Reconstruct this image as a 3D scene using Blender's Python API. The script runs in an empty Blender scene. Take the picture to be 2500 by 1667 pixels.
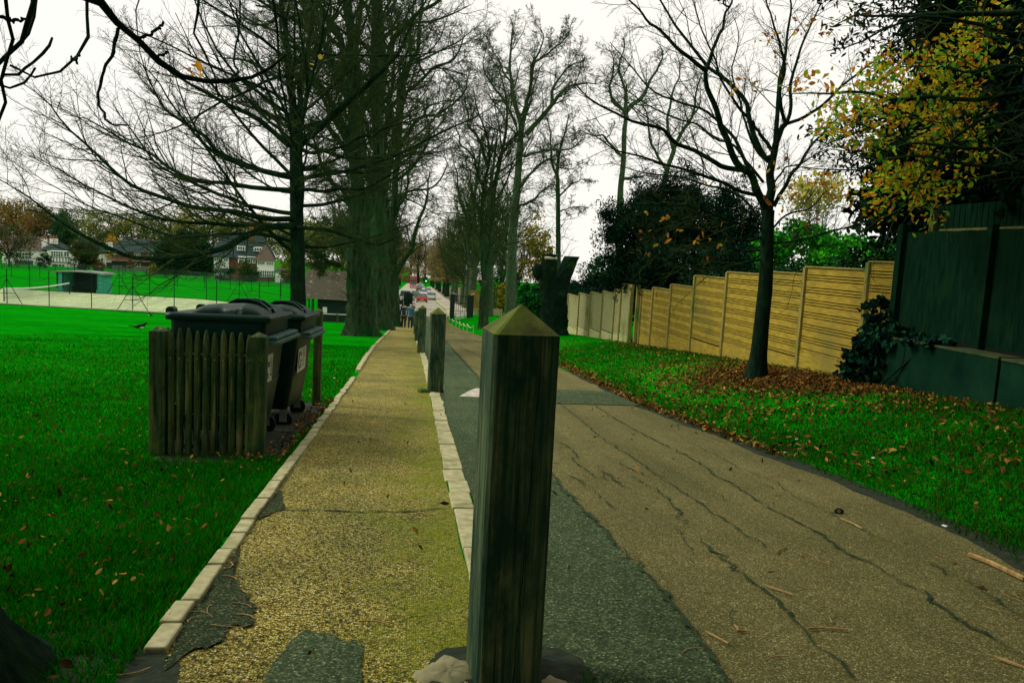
import bpy, bmesh, math, random
import numpy as np
from math import radians, sin, cos, pi, atan2, sqrt
from mathutils import Matrix, Vector
random.seed(7)
SC = bpy.context.scene
COL = SC.collection
# ---------------------------------------------------------------- camera
F_PX, CX, CY = 1878.0, 1250.0, 833.5
YAW, PITCH, ROLL = radians(7.4), radians(-6.5), radians(3.0)
EYE = np.array([0.0, 0.0, 1.175])
_f = np.array([sin(YAW)*cos(PITCH), cos(YAW)*cos(PITCH), sin(PITCH)])
_r0 = np.array([cos(YAW), -sin(YAW), 0.0]); _u0 = np.cross(_r0, _f)
_r = _r0*cos(ROLL)+_u0*sin(ROLL); _u = -_r0*sin(ROLL)+_u0*cos(ROLL)
cam_d = bpy.data.cameras.new('camera'); cam = bpy.data.objects.new('camera', cam_d); COL.objects.link(cam)
cam.matrix_world = Matrix(((_r[0], _u[0], -_f[0], EYE[0]), (_r[1], _u[1], -_f[1], EYE[1]), (_r[2], _u[2], -_f[2], EYE[2]), (0, 0, 0, 1)))
cam_d.sensor_width = 36.0; cam_d.lens = 36.0*F_PX/2500.0
cam_d.clip_start = 0.05; cam_d.clip_end = 5000
SC.camera = cam
# ---------------------------------------------------------------- sky, sun, exposure
SUN_AZ, SUN_EL = atan2(-0.92, 0.32), radians(40)      # light comes from the left
w = bpy.data.worlds.new('World'); SC.world = w; w.use_nodes = True
wn, wl = w.node_tree.nodes, w.node_tree.links; wn.clear()
sky = wn.new('ShaderNodeTexSky'); sky.sky_type = 'NISHITA'; sky.sun_disc = False
sky.sun_elevation = SUN_EL; sky.sun_rotation = SUN_AZ; sky.dust_density = 4.0; sky.air_density = 1.0
tcw = wn.new('ShaderNodeTexCoord')
nzw = wn.new('ShaderNodeTexNoise'); nzw.inputs['Scale'].default_value = 1.6; nzw.inputs['Detail'].default_value = 4
crw = wn.new('ShaderNodeValToRGB')
crw.color_ramp.elements[0].position = 0.3; crw.color_ramp.elements[0].color = (9.65, 9.65, 9.1, 1)
crw.color_ramp.elements[1].position = 0.7; crw.color_ramp.elements[1].color = (10.3, 9.85, 8.95, 1)
mxw = wn.new('ShaderNodeMix'); mxw.data_type = 'RGBA'; mxw.inputs[0].default_value = 0.93   # overcast cloud layer over the clear sky
bgw = wn.new('ShaderNodeBackground'); bgw.inputs['Strength'].default_value = 0.1
ouw = wn.new('ShaderNodeOutputWorld')
wl.new(tcw.outputs['Generated'], nzw.inputs['Vector']); wl.new(nzw.outputs['Fac'], crw.inputs['Fac'])
wl.new(sky.outputs['Color'], mxw.inputs[6]); wl.new(crw.outputs['Color'], mxw.inputs[7])
wl.new(mxw.outputs[2], bgw.inputs['Color']); wl.new(bgw.outputs['Background'], ouw.inputs['Surface'])
sd = bpy.data.lights.new('sun', 'SUN'); sd.energy = 1.5; sd.angle = radians(12); sd.color = (1.0, 0.95, 0.84)
so = bpy.data.objects.new('sun', sd); COL.objects.link(so)
_sdir = Vector((sin(SUN_AZ)*cos(SUN_EL), cos(SUN_AZ)*cos(SUN_EL), sin(SUN_EL)))
so.rotation_euler = _sdir.to_track_quat('Z', 'Y').to_euler(); so.location = _sdir*60
vs = SC.view_settings; vs.view_transform = 'Standard'; vs.look = 'None'; vs.exposure = 0.12; vs.gamma = 1.0
try: vs.use_curve_mapping = False
except Exception: pass
SC.cycles.max_bounces = 5; SC.cycles.diffuse_bounces = 3; SC.cycles.transparent_max_bounces = 24

# ---------------------------------------------------------------- helpers
def P(x, y, Y):                     # surveyed point: where the sight line through (x, y) of the 2500 px photo meets the plane at distance Y
    d = _f+_r*(x-CX)/F_PX+_u*(CY-y)/F_PX
    return EYE+d*(Y/d[1])

def PX(x, y, X):                    # the same for a plane at X
    d = _f+_r*(x-CX)/F_PX+_u*(CY-y)/F_PX
    return EYE+d*(X/d[0])

def gz(x, y):                       # height of the ground
    x = np.asarray(x, float); y = np.asarray(y, float)
    z = np.where(y < 60, -.078*y, np.where(y < 130, -4.68-.043*(y-60), -7.69-.035*(y-130)))
    zl = np.where(y < 60.9, -.078*y, np.where(y < 78, -4.75, -4.75-.022*(y-78)))
    t = np.clip((-8-x)/12., 0, 1)
    z = z*(1-t)+zl*t
    t = np.clip((x-3.3)/2.7, 0, 1)
    rise = .4*t*t*(3-2*t)
    return z+rise

def g(x, y): return float(gz(x, y))

def PG(x, y):                       # where the sight line meets the ground
    d = _f+_r*(x-CX)/F_PX+_u*(CY-y)/F_PX
    t = .5
    while True:
        p = EYE+d*t
        if p[2] < gz(p[0], p[1]) or t > 900: break
        t *= 1.004
    a, b = t/1.004, t
    for _ in range(24):
        m = (a+b)/2; p = EYE+d*m
        if p[2] < gz(p[0], p[1]): b = m
        else: a = m
    return EYE+d*b

def tag(o, label=None, cat=None, group=None, kind=None):
    if label: o['label'] = label
    if cat: o['category'] = cat
    if group: o['group'] = group
    if kind: o['kind'] = kind
    return o

def thing(name, loc, label, cat, group=None, rz=0.0):
    o = bpy.data.objects.new(name, None); o.empty_display_size = .2
    COL.objects.link(o); o.location = Vector([float(v) for v in loc]); o.rotation_euler = (0, 0, rz)
    return tag(o, label, cat, group)

class MB:
    """collects simple shapes and links them as ONE mesh object"""
    def __init__(s): s.v = []; s.f = []
    def add(s, v, f):
        b = len(s.v); s.v += [tuple(float(c) for c in p) for p in v]; s.f += [tuple(b+i for i in q) for q in f]; return s
    def box(s, c, d, rz=0.0, taper=1.0, rx=0.0, ry=0.0):
        m = Matrix.Rotation(rz, 3, 'Z') @ Matrix.Rotation(ry, 3, 'Y') @ Matrix.Rotation(rx, 3, 'X')
        pts = []
        for k, sz in ((1, -1), (taper, 1)):
            for sx, sy in ((-1, -1), (1, -1), (1, 1), (-1, 1)):
                q = m @ Vector((sx*d[0]/2*k, sy*d[1]/2*k, sz*d[2]/2)); pts.append((q[0]+c[0], q[1]+c[1], q[2]+c[2]))
        return s.add(pts, [(3, 2, 1, 0), (4, 5, 6, 7), (0, 1, 5, 4), (1, 2, 6, 5), (2, 3, 7, 6), (3, 0, 4, 7)])
    def beam(s, a, b, wd, ht=None, up=(0, 0, 1)):
        a = Vector(a); b = Vector(b); ht = ht or wd; t = (b-a).normalized(); upv = Vector(up)
        if abs(t.dot(upv)) > .95: upv = Vector((0, 1, 0))
        sx = t.cross(upv).normalized()*wd/2; sz = sx.cross(t).normalized()*ht/2
        return s.add([a-sx-sz, a+sx-sz, a+sx+sz, a-sx+sz, b-sx-sz, b+sx-sz, b+sx+sz, b-sx+sz],
                     [(3, 2, 1, 0), (4, 5, 6, 7), (0, 1, 5, 4), (1, 2, 6, 5), (2, 3, 7, 6), (3, 0, 4, 7)])
    def prism(s, prof, a, b, plane='xz'):
        n = len(prof)
        def pt(p, t):
            return {'xz': (p[0], t, p[1]), 'yz': (t, p[0], p[1]), 'xy': (p[0], p[1], t)}[plane]
        return s.add([pt(p, a) for p in prof]+[pt(p, b) for p in prof],
                     [tuple(range(n))[::-1], tuple(range(n, 2*n))]+[(i, (i+1) % n, n+(i+1) % n, n+i) for i in range(n)])
    def loft(s, rings, cap=True):
        n = len(rings[0]); v = [p for r in rings for p in r]; f = []
        for k in range(len(rings)-1):
            for i in range(n): f.append((k*n+i, k*n+(i+1) % n, (k+1)*n+(i+1) % n, (k+1)*n+i))
        if cap: f += [tuple(range(n))[::-1], tuple(range((len(rings)-1)*n, len(rings)*n))]
        return s.add(v, f)
    def tube(s, pts, rad, n=8, cap=True):
        pts = [Vector([float(c) for c in p]) for p in pts]; m = len(pts)
        if not hasattr(rad, '__len__'): rad = [rad]*m
        rings = []; ref = None
        for i in range(m):
            t = (pts[min(i+1, m-1)]-pts[max(i-1, 0)]).normalized()
            if ref is None: ref = t.orthogonal().normalized()
            ref = (ref-t*ref.dot(t)).normalized(); b = t.cross(ref)
            rings.append([pts[i]+(ref*cos(2*pi*k/n)+b*sin(2*pi*k/n))*rad[i] for k in range(n)])
        return s.loft(rings, cap)
    def cyl(s, c, r, h, n=12, r2=None):
        return s.tube([(c[0], c[1], c[2]), (c[0], c[1], c[2]+h)], [r, r if r2 is None else r2], n)
    def wheel(s, c, r, wd, axis='x', n=16):
        a = {'x': (wd/2, 0, 0), 'y': (0, wd/2, 0)}[axis]
        return s.tube([Vector(c)-Vector(a), Vector(c)+Vector(a)], r, n)
    def build(s, name, mat, parent=None, smooth=False, bevel=0.0, local=None):
        me = bpy.data.meshes.new(name); me.from_pydata(s.v, [], s.f)
        bm = bmesh.new(); bm.from_mesh(me); bmesh.ops.recalc_face_normals(bm, faces=bm.faces); bm.to_mesh(me); bm.free()
        o = bpy.data.objects.new(name, me); COL.objects.link(o)
        if mat: me.materials.append(mat)
        if smooth:
            me.polygons.foreach_set('use_smooth', [True]*len(me.polygons))
        if parent: o.parent = parent
        if local is not None: o.location = local
        if bevel:
            md = o.modifiers.new('bevel', 'BEVEL'); md.width = bevel; md.segments = 2; md.limit_method = 'ANGLE'; md.angle_limit = radians(40)
        return o

def big_mesh(name, V, Fa, mat, parent=None, col=None, smooth=False):
    V = np.asarray(V, np.float32); Fa = np.asarray(Fa, np.int32); k = Fa.shape[1]
    me = bpy.data.meshes.new(name)
    me.vertices.add(len(V)); me.vertices.foreach_set('co', V.ravel())
    me.loops.add(Fa.size); me.loops.foreach_set('vertex_index', Fa.ravel())
    me.polygons.add(len(Fa)); me.polygons.foreach_set('loop_start', np.arange(0, Fa.size, k, dtype=np.int32))
    if smooth: me.polygons.foreach_set('use_smooth', np.ones(len(Fa), bool))
    me.update(calc_edges=True)
    if col is not None:
        at = me.attributes.new('tint', 'FLOAT_COLOR', 'POINT')
        c4 = np.ones((len(V), 4), np.float32); c4[:, :3] = col; at.data.foreach_set('color', c4.ravel())
    if mat: me.materials.append(mat)
    o = bpy.data.objects.new(name, me); COL.objects.link(o)
    if parent: o.parent = parent
    return o

# ---------------------------------------------------------------- materials
def new_mat(name):
    m = bpy.data.materials.new(name); m.use_nodes = True
    n = m.node_tree.nodes; l = m.node_tree.links
    return m, n, l, n['Principled BSDF']

def ramp(n, stops):
    r = n.new('ShaderNodeValToRGB'); e = r.color_ramp.elements
    while len(e) < len(stops): e.new(0.5)
    for k, (p, c) in enumerate(stops): e[k].position = p; e[k].color = (*c, 1)
    return r

def coords(n, l, scale=(1, 1, 1), kind='Object', rot=(0, 0, 0)):
    t = n.new('ShaderNodeTexCoord'); mp = n.new('ShaderNodeMapping'); mp.inputs['Scale'].default_value = scale; mp.inputs['Rotation'].default_value = rot
    l.new(t.outputs[kind], mp.inputs['Vector']); return mp.outputs['Vector']

def noise(n, l, vec, scale, detail=4, rough=.6, dist=0.0):
    t = n.new('ShaderNodeTexNoise'); t.inputs['Scale'].default_value = scale; t.inputs['Detail'].default_value = detail
    t.inputs['Roughness'].default_value = rough; t.inputs['Distortion'].default_value = dist
    l.new(vec, t.inputs['Vector']); return t.outputs['Fac']

def mixc(n, l, fac, a, b, mode='MIX'):
    m = n.new('ShaderNodeMix'); m.data_type = 'RGBA'; m.blend_type = mode
    for s, v in ((0, fac), (6, a), (7, b)):
        if hasattr(v, 'links'): l.new(v, m.inputs[s])
        elif s == 0: m.inputs[0].default_value = v
        else: m.inputs[s].default_value = (*v, 1)
    return m.outputs[2]

def bump(n, l, bs, h, strength=.4, dist=.01):
    b = n.new('ShaderNodeBump'); b.inputs['Strength'].default_value = strength; b.inputs['Distance'].default_value = dist
    l.new(h, b.inputs['Height']); l.new(b.outputs['Normal'], bs.inputs['Normal'])

def mat_noise(name, a, b, scale=8, stretch=(1, 1, 1), rough=.8, bmp=.3, bdist=.01, c=None, cscale=2.0, cfac=(.5, .7), spec=.3, detail=5, metallic=0.0, rot=(0, 0, 0)):
    m, n, l, bs = new_mat(name)
    v = coords(n, l, stretch, rot=rot)
    f = noise(n, l, v, scale, detail)
    r = ramp(n, [(.32, a), (.68, b)]); l.new(f, r.inputs['Fac']); out = r.outputs['Color']
    if c is not None:
        f2 = noise(n, l, coords(n, l), cscale, 3)
        r2 = ramp(n, [(cfac[0], (0, 0, 0)), (cfac[1], (1, 1, 1))]); l.new(f2, r2.inputs['Fac'])
        out = mixc(n, l, r2.outputs['Color'], out, c)
    l.new(out, bs.inputs['Base Color'])
    bs.inputs['Roughness'].default_value = rough; bs.inputs['Specular IOR Level'].default_value = spec; bs.inputs['Metallic'].default_value = metallic
    if bmp: bump(n, l, bs, f, bmp, bdist)
    return m

def mat_tint(name, rough=.6, spec=.2, gain=1.0, trans=0.0):
    m, n, l, bs = new_mat(name)
    a = n.new('ShaderNodeAttribute'); a.attribute_name = 'tint'
    f = noise(n, l, coords(n, l), 30, 2)
    r = ramp(n, [(.3, (.8, .8, .8)), (.7, (1.15, 1.15, 1.15))]); l.new(f, r.inputs['Fac'])
    o = mixc(n, l, 1.0, a.outputs['Color'], r.outputs['Color'], 'MULTIPLY')
    l.new(o, bs.inputs['Base Color']); bs.inputs['Roughness'].default_value = rough; bs.inputs['Specular IOR Level'].default_value = spec
    if trans:
        tr = n.new('ShaderNodeBsdfTranslucent'); l.new(o, tr.inputs['Color'])
        mx = n.new('ShaderNodeMixShader'); mx.inputs[0].default_value = trans
        l.new(bs.outputs[0], mx.inputs[1]); l.new(tr.outputs[0], mx.inputs[2]); l.new(mx.outputs[0], n['Material Output'].inputs['Surface'])
    return m

M = {}
M['bark'] = mat_noise('bark', (.0025, .018, .010), (.060, .095, .040), 3.4, (3.0, 3.0, .42), .95, 1.0, .10, c=(.010, .065, .016), cscale=.9, cfac=(.45, .7), spec=.05, detail=10)
M['bark_dark'] = mat_noise('bark_dark', (.0015, .012, .008), (.014, .036, .017), 9, (3, 3, .6), .95, .9, .03, c=(.022, .075, .010), cscale=2.0, cfac=(.56, .75), spec=.05, detail=8)
M['bark_grey'] = mat_noise('bark_grey', (.006, .028, .015), (.085, .12, .05), 6, (2, 2, 1), .9, .6, .03, c=(.03, .10, .03), cscale=1.5, cfac=(.5, .7))
M['twig'] = mat_noise('twig', (.008, .030, .010), (.065, .095, .028), 3, (1, 1, 1), .95, .2, spec=.05)
M['leaf'] = mat_tint('leaf', .55, .15, trans=.5)
M['litter'] = mat_tint('litter', .9, .03)
M['evergreen'] = mat_tint('evergreen', .8, .05, trans=.1)
M['paint_white'] = mat_noise('white_paint', (.80, .79, .72), (.90, .89, .84), 6, rough=.6, bmp=.05)
M['glass'] = mat_noise('window_glass', (.02, .05, .05), (.10, .16, .15), 1.3, rough=.08, bmp=0, spec=.6)
M['iron'] = mat_noise('dark_metal', (.002, .016, .011), (.006, .03, .02), 9, rough=.6, bmp=.1, spec=.1)
# ================================================================ ground, path, road
def mat_lawn():
    m, n, l, bs = new_mat('lawn')
    v = coords(n, l)
    f1 = noise(n, l, coords(n, l, (.45, 1.3, 1)), .5, 6, .7); f2 = noise(n, l, coords(n, l, (1, .35, 1)), 26, 4, .7); f3 = noise(n, l, v, 2.2, 4)
    r1 = ramp(n, [(.32, (.0005, .17, .003)), (.66, (.004, .36, .004))]); l.new(f1, r1.inputs['Fac'])
    r2 = ramp(n, [(.25, (.35, .4, .35)), (.5, (.95, .95, .9)), (.75, (1.35, 1.25, 1.2))]); l.new(f2, r2.inputs['Fac'])
    r3 = ramp(n, [(.3, (.55, .68, .7)), (.7, (1.25, 1.15, 1.0))]); l.new(f3, r3.inputs['Fac'])
    o = mixc(n, l, 1.0, r1.outputs[0], r2.outputs[0], 'MULTIPLY'); o = mixc(n, l, 1.0, o, r3.outputs[0], 'MULTIPLY')
    fw = noise(n, l, coords(n, l, (.6, 1.6, 1)), .9, 7, .75); rw = ramp(n, [(.56, (0, 0, 0)), (.78, (.7, .7, .7))]); l.new(fw, rw.inputs['Fac'])
    o = mixc(n, l, rw.outputs[0], o, (.018, .12, .006))
    l.new(o, bs.inputs['Base Color']); bs.inputs['Roughness'].default_value = 1; bs.inputs['Specular IOR Level'].default_value = 0
    bump(n, l, bs, f2, .8, .03); return m

def mat_gravel():
    m, n, l, bs = new_mat('gravel')
    v = coords(n, l)
    vo = n.new('ShaderNodeTexVoronoi'); vo.inputs['Scale'].default_value = 125; l.new(v, vo.inputs['Vector'])
    sep = n.new('ShaderNodeSeparateColor'); l.new(vo.outputs['Color'], sep.inputs[0])
    r = ramp(n, [(.0, (.015, .03, .010)), (.32, (.22, .185, .032)), (.62, (.54, .43, .080)), (.86, (.72, .60, .16)), (1.0, (.90, .85, .5))]); l.new(sep.outputs[0], r.inputs['Fac'])
    # the gaps between stones are dark
    rd = ramp(n, [(.35, (1, 1, 1)), (.62, (.22, .26, .2))]); l.new(vo.outputs['Distance'], rd.inputs['Fac'])
    o = mixc(n, l, .8, r.outputs[0], rd.outputs[0], 'MULTIPLY')
    # broad stains
    f = noise(n, l, v, 1.4, 5); r1 = ramp(n, [(.35, (.60, .66, .62)), (.65, (1.12, 1.08, 1.0))]); l.new(f, r1.inputs['Fac'])
    o = mixc(n, l, 1.0, o, r1.outputs[0], 'MULTIPLY')
    # moss, thicker to the right edge
    sx = n.new('ShaderNodeSeparateXYZ'); l.new(v, sx.inputs[0])
    mr = n.new('ShaderNodeMapRange'); mr.inputs[1].default_value = -.75; mr.inputs[2].default_value = .25; mr.inputs[3].default_value = -.16; mr.inputs[4].default_value = .25; l.new(sx.outputs[0], mr.inputs[0])
    fm = noise(n, l, v, 2.6, 6, .7); ad = n.new('ShaderNodeMath'); l.new(fm, ad.inputs[0]); l.new(mr.outputs[0], ad.inputs[1])
    rm = ramp(n, [(.55, (0, 0, 0)), (.85, (.85, .85, .85))]); l.new(ad.outputs[0], rm.inputs['Fac'])
    fs = noise(n, l, v, 55, 3); rs = ramp(n, [(.3, (.03, .09, .003)), (.7, (.30, .32, .012))]); l.new(fs, rs.inputs['Fac'])
    o = mixc(n, l, rm.outputs[0], o, rs.outputs[0])
    l.new(o, bs.inputs['Base Color']); bs.inputs['Roughness'].default_value = .9; bs.inputs['Specular IOR Level'].default_value = .15
    bump(n, l, bs, vo.outputs['Distance'], .9, .006); return m

def mat_tarmac(name, a, b, c, speck=.9, scale=130, stain=(.75, .78, .75)):
    m, n, l, bs = new_mat(name)
    v = coords(n, l)
    vo = n.new('ShaderNodeTexVoronoi'); vo.inputs['Scale'].default_value = scale; l.new(v, vo.inputs['Vector'])
    sep = n.new('ShaderNodeSeparateColor'); l.new(vo.outputs['Color'], sep.inputs[0])
    r = ramp(n, [(.0, a), (.6, b), (.93, c), (1.0, tuple(min(1, k*2.0) for k in c))]); l.new(sep.outputs[0], r.inputs['Fac'])
    rd = ramp(n, [(.35, (1, 1, 1)), (.65, (.4, .45, .4))]); l.new(vo.outputs['Distance'], rd.inputs['Fac'])
    o = mixc(n, l, speck*.7, r.outputs[0], rd.outputs[0], 'MULTIPLY')
    f = noise(n, l, v, .9, 6, .65); r1 = ramp(n, [(.3, stain), (.7, (1.1, 1.08, 1.05))]); l.new(f, r1.inputs['Fac'])
    o = mixc(n, l, 1.0, o, r1.outputs[0], 'MULTIPLY')
    fb = noise(n, l, coords(n, l, (2.2, .22, 1)), 1.0, 5, .6); rb = ramp(n, [(.3, (.68, .72, .66)), (.7, (1.12, 1.1, 1.05))]); l.new(fb, rb.inputs['Fac'])
    o = mixc(n, l, 1.0, o, rb.outputs[0], 'MULTIPLY')
    fm = noise(n, l, v, 3.2, 8, .75); rm = ramp(n, [(.58, (0, 0, 0)), (.74, (.55, .55, .55))]); l.new(fm, rm.inputs['Fac'])
    o = mixc(n, l, rm.outputs[0], o, tuple(.35*x for x in (b[0]*.7, b[1]*1.2, b[2]*.7)))
    l.new(o, bs.inputs['Base Color']); bs.inputs['Roughness'].default_value = .9; bs.inputs['Specular IOR Level'].default_value = .08
    bump(n, l, bs, vo.outputs['Distance'], .6, .004); return m

M['lawn'] = mat_lawn(); M['gravel'] = mat_gravel()
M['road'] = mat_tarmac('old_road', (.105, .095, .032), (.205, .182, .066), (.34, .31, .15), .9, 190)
M['tarmac'] = mat_tarmac('dark_tarmac', (.030, .060, .028), (.078, .118, .055), (.17, .21, .11), .6)
M['old_patch'] = mat_tarmac('old_patch', (.012, .032, .016), (.042, .066, .032), (.12, .13, .06), .9, 150)
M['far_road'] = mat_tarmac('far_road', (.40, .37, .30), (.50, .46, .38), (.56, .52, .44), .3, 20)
M['kerb'] = mat_noise('kerb_stone', (.30, .29, .13), (.58, .54, .30), 14, rough=.85, bmp=.3, c=(.12, .16, .03), cscale=3, cfac=(.56, .74))
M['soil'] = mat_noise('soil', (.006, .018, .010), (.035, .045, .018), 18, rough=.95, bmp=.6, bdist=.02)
M['dead_leaves'] = mat_noise('leafy_soil', (.05, .045, .015), (.20, .13, .04), 1.2, rough=.95, bmp=.2, c=(.02, .10, .01), cscale=.3, cfac=(.5, .7))
M['crack'] = mat_noise('crack', (.010, .026, .013), (.03, .07, .015), 20, rough=.95, bmp=.2)
M['mark'] = mat_noise('white_marking', (.36, .34, .24), (.72, .68, .54), 12, rough=.8, bmp=.2)

YS = np.concatenate([np.arange(-8, 60, .5), np.arange(60, 130, 1.0), np.arange(130, 240, 2.0), np.arange(240, 420, 10.), [420, 460, 520, 600, 720, 900, 1200, 1700, 2500]])
XS = np.concatenate([[-1500, -900, -600, -420, -320, -260, -210, -170, -140, -115, -95, -80, -70, -62, -56], np.arange(-52, -8, 1.0), np.arange(-8, 3.31, 1.413), np.linspace(3.3, 6.0, 10)[1:], [7, 8.5, 10, 13, 17, 22, 30, 40, 55, 75, 100, 140, 200, 300, 450, 700, 1200]])
def grid_mesh(name, xs, ys, zoff, mat):
    X, Y = np.meshgrid(xs, ys); Z = gz(X, Y)+zoff
    nx, ny = len(xs), len(ys); i = np.arange(nx*ny).reshape(ny, nx)
    Fq = np.stack([i[:-1, :-1], i[:-1, 1:], i[1:, 1:], i[1:, :-1]], -1).reshape(-1, 4)
    return big_mesh(name, np.stack([X, Y, Z], -1).reshape(-1, 3), Fq, mat)
tag(grid_mesh('ground', XS, YS, 0, M['lawn']), kind='structure')

def strip(name, left, right, mat, zoff, y0, y1, nx=2, jl=0, jr=0, seed=0, step=None):
    """sheet between two x(y) functions given as polylines"""
    rng = np.random.default_rng(seed)
    ys = YS[(YS > y0) & (YS < y1)]; ys = np.concatenate([[y0], ys, [y1]])
    if step:
        ys = np.unique(np.round(np.concatenate([ys, np.arange(y0, min(y1, 30), step)]), 3))
        ys = ys[np.concatenate([[True], np.diff(ys) > .004])]
    xl = np.interp(ys, [p[1] for p in left], [p[0] for p in left]); xr = np.interp(ys, [p[1] for p in right], [p[0] for p in right])
    def wob(a): 
        k = rng.normal(0, 1, len(ys)); k = np.convolve(k, np.ones(5)/5, 'same'); return k*a
    xl = xl+wob(jl); xr = xr+wob(jr)
    t = np.linspace(0, 1, nx); X = xl[:, None]*(1-t)+xr[:, None]*t; Y = np.repeat(ys[:, None], nx, 1); Z = gz(np.where(Y > 73, X, np.minimum(X, 3.3)), Y)+zoff
    i = np.arange(X.size).reshape(X.shape)
    Fq = np.stack([i[:-1, :-1], i[:-1, 1:], i[1:, 1:], i[1:, :-1]], -1).reshape(-1, 4)
    return tag(big_mesh(name, np.stack([X, Y, Z], -1).reshape(-1, 3), Fq, mat), kind='structure')

PATH_L = [(-.76, -8), (-.77, 2.5), (-.80, 4.4), (-.83, 7.0), (-.87, 10), (-.90, 13), (-.98, 16), (-1.09, 22.4), (-1.14, 32), (-1.2, 47), (-1.3, 72)]
KERB_I = [(.33, -8), (.285, 3.1), (.26, 5.2), (.265, 10.7), (.20, 20.8), (.12, 28), (.08, 36), (0.0, 53), (-.1, 72)]
KERB_O = [(x+.14, y) for x, y in KERB_I]
ROAD_R = [(3.0, -8), (3.05, 3.3), (3.22, 4.8), (3.12, 6.8), (2.98, 9.9), (3.25, 16), (3.3, 22), (3.25, 40), (3.0, 70.5), (3.3, 76)]
SEAM = [(1.0, -8), (1.06, 2.25), (1.1, 3.1), (1.03, 5.0), (1.08, 8.4), (1.18, 13.7), (1.22, 20), (1.26, 30.6), (1.3, 60), (1.3, 76)]
strip('path', PATH_L, KERB_I, M['gravel'], .006, -6, 72, 4, .012, .006, 1, .12)
strip('road', SEAM, ROAD_R, M['road'], .006, -6, 76, 5, .010, .05, 2, .12)
strip('road_edge_strip', KERB_O, SEAM, M['tarmac'], .012, -6, 76, 3, .004, .02, 3, .12)
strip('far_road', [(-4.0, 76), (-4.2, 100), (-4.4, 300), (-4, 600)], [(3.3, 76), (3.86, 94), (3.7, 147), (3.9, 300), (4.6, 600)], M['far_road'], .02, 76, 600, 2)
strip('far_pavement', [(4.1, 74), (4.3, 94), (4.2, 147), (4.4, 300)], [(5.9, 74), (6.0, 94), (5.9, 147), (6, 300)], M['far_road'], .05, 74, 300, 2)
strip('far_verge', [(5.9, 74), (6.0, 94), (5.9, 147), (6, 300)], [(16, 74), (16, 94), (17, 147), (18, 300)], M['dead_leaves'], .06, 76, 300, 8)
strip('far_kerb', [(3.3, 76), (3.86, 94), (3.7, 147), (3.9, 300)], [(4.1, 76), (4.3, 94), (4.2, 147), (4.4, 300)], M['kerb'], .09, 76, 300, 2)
# bare soil along the right edge of the road and under the bins
strip('verge_soil', [(x-.06, y) for x, y in ROAD_R], [(x+.30, y) for x, y in ROAD_R], M['soil'], .004, -4, 16, 3, .01, .12, 5, .15)

def ground_patch(name, outline, mat, zoff, jit=.0, seed=0, sub=10):
    """flat patch with an uneven outline laid over the ground"""
    rng = np.random.default_rng(seed); o = np.array(outline, float); n = len(o)
    q = np.vstack([o[-1], o, o[:2]]); pts = []
    for i in range(1, n+1):                              # rounded outline with a frayed edge
        for k in range(sub):
            t = k/sub; a, b, c, d = q[i-1], q[i], q[i+1], q[i+2]
            pts.append(.5*((2*b)+(-a+c)*t+(2*a-5*b+4*c-d)*t*t+(-a+3*b-3*c+d)*t**3))
    pts = np.array(pts); c = pts.mean(0); m_ = len(pts); a = np.arange(m_)*2*pi/m_
    fr = 1+sum(rng.normal(0, jit*2.2/np.sqrt(f))*np.sin(a*f+rng.random()*6.28) for f in (3, 5, 9, 14, 23, 31))+rng.normal(0, jit*.4, m_)
    rings = [c+(pts-c)*fr[:, None]*s for s in (1, .66, .33)]; v = [(p[0], p[1], g(min(p[0], 3.3), p[1])+zoff) for r_ in rings for p in r_]+[(c[0], c[1], g(c[0], c[1])+zoff)]
    f = [(k*m_+i, k*m_+(i+1) % m_, (k+1)*m_+(i+1) % m_, (k+1)*m_+i) for k in range(2) for i in range(m_)]+[(2*m_+i, 2*m_+(i+1) % m_, 3*m_) for i in range(m_)]
    return tag(MB().add(v, f).build(name, mat), kind='structure')

ground_patch('asphalt_patch', [(-.43, 1.6), (-.12, 1.6), (-.13, 2.45), (-.20, 2.60), (-.38, 2.58)], M['tarmac'], .013, .03, 1)
ground_patch('asphalt_patch', [(-.76, 2.50), (-.66, 2.55), (-.55, 2.76), (-.58, 2.95), (-.66, 3.1), (-.73, 3.3), (-.78, 3.6)], M['old_patch'], .013, .075, 2)
ground_patch('asphalt_patch', [(-.79, 4.2), (-.72, 4.27), (-.70, 4.42), (-.74, 4.6), (-.80, 4.75)], M['old_patch'], .013, .07, 3)
ground_patch('soil_and_shade_patch', [(-1.85, 5.95), (-1.02, 5.9), (-.98, 7.0), (-1.0, 9.2), (-1.3, 9.3), (-1.95, 9.1)], M['soil'], .006, .03, 4)
ground_patch('soil_and_shade_patch', [(-1.5, 1.2), (-.66, 1.4), (-.70, 2.38), (-.80, 2.5), (-1.0, 2.7), (-1.4, 2.6)], M['soil'], .010, .03, 6)

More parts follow.
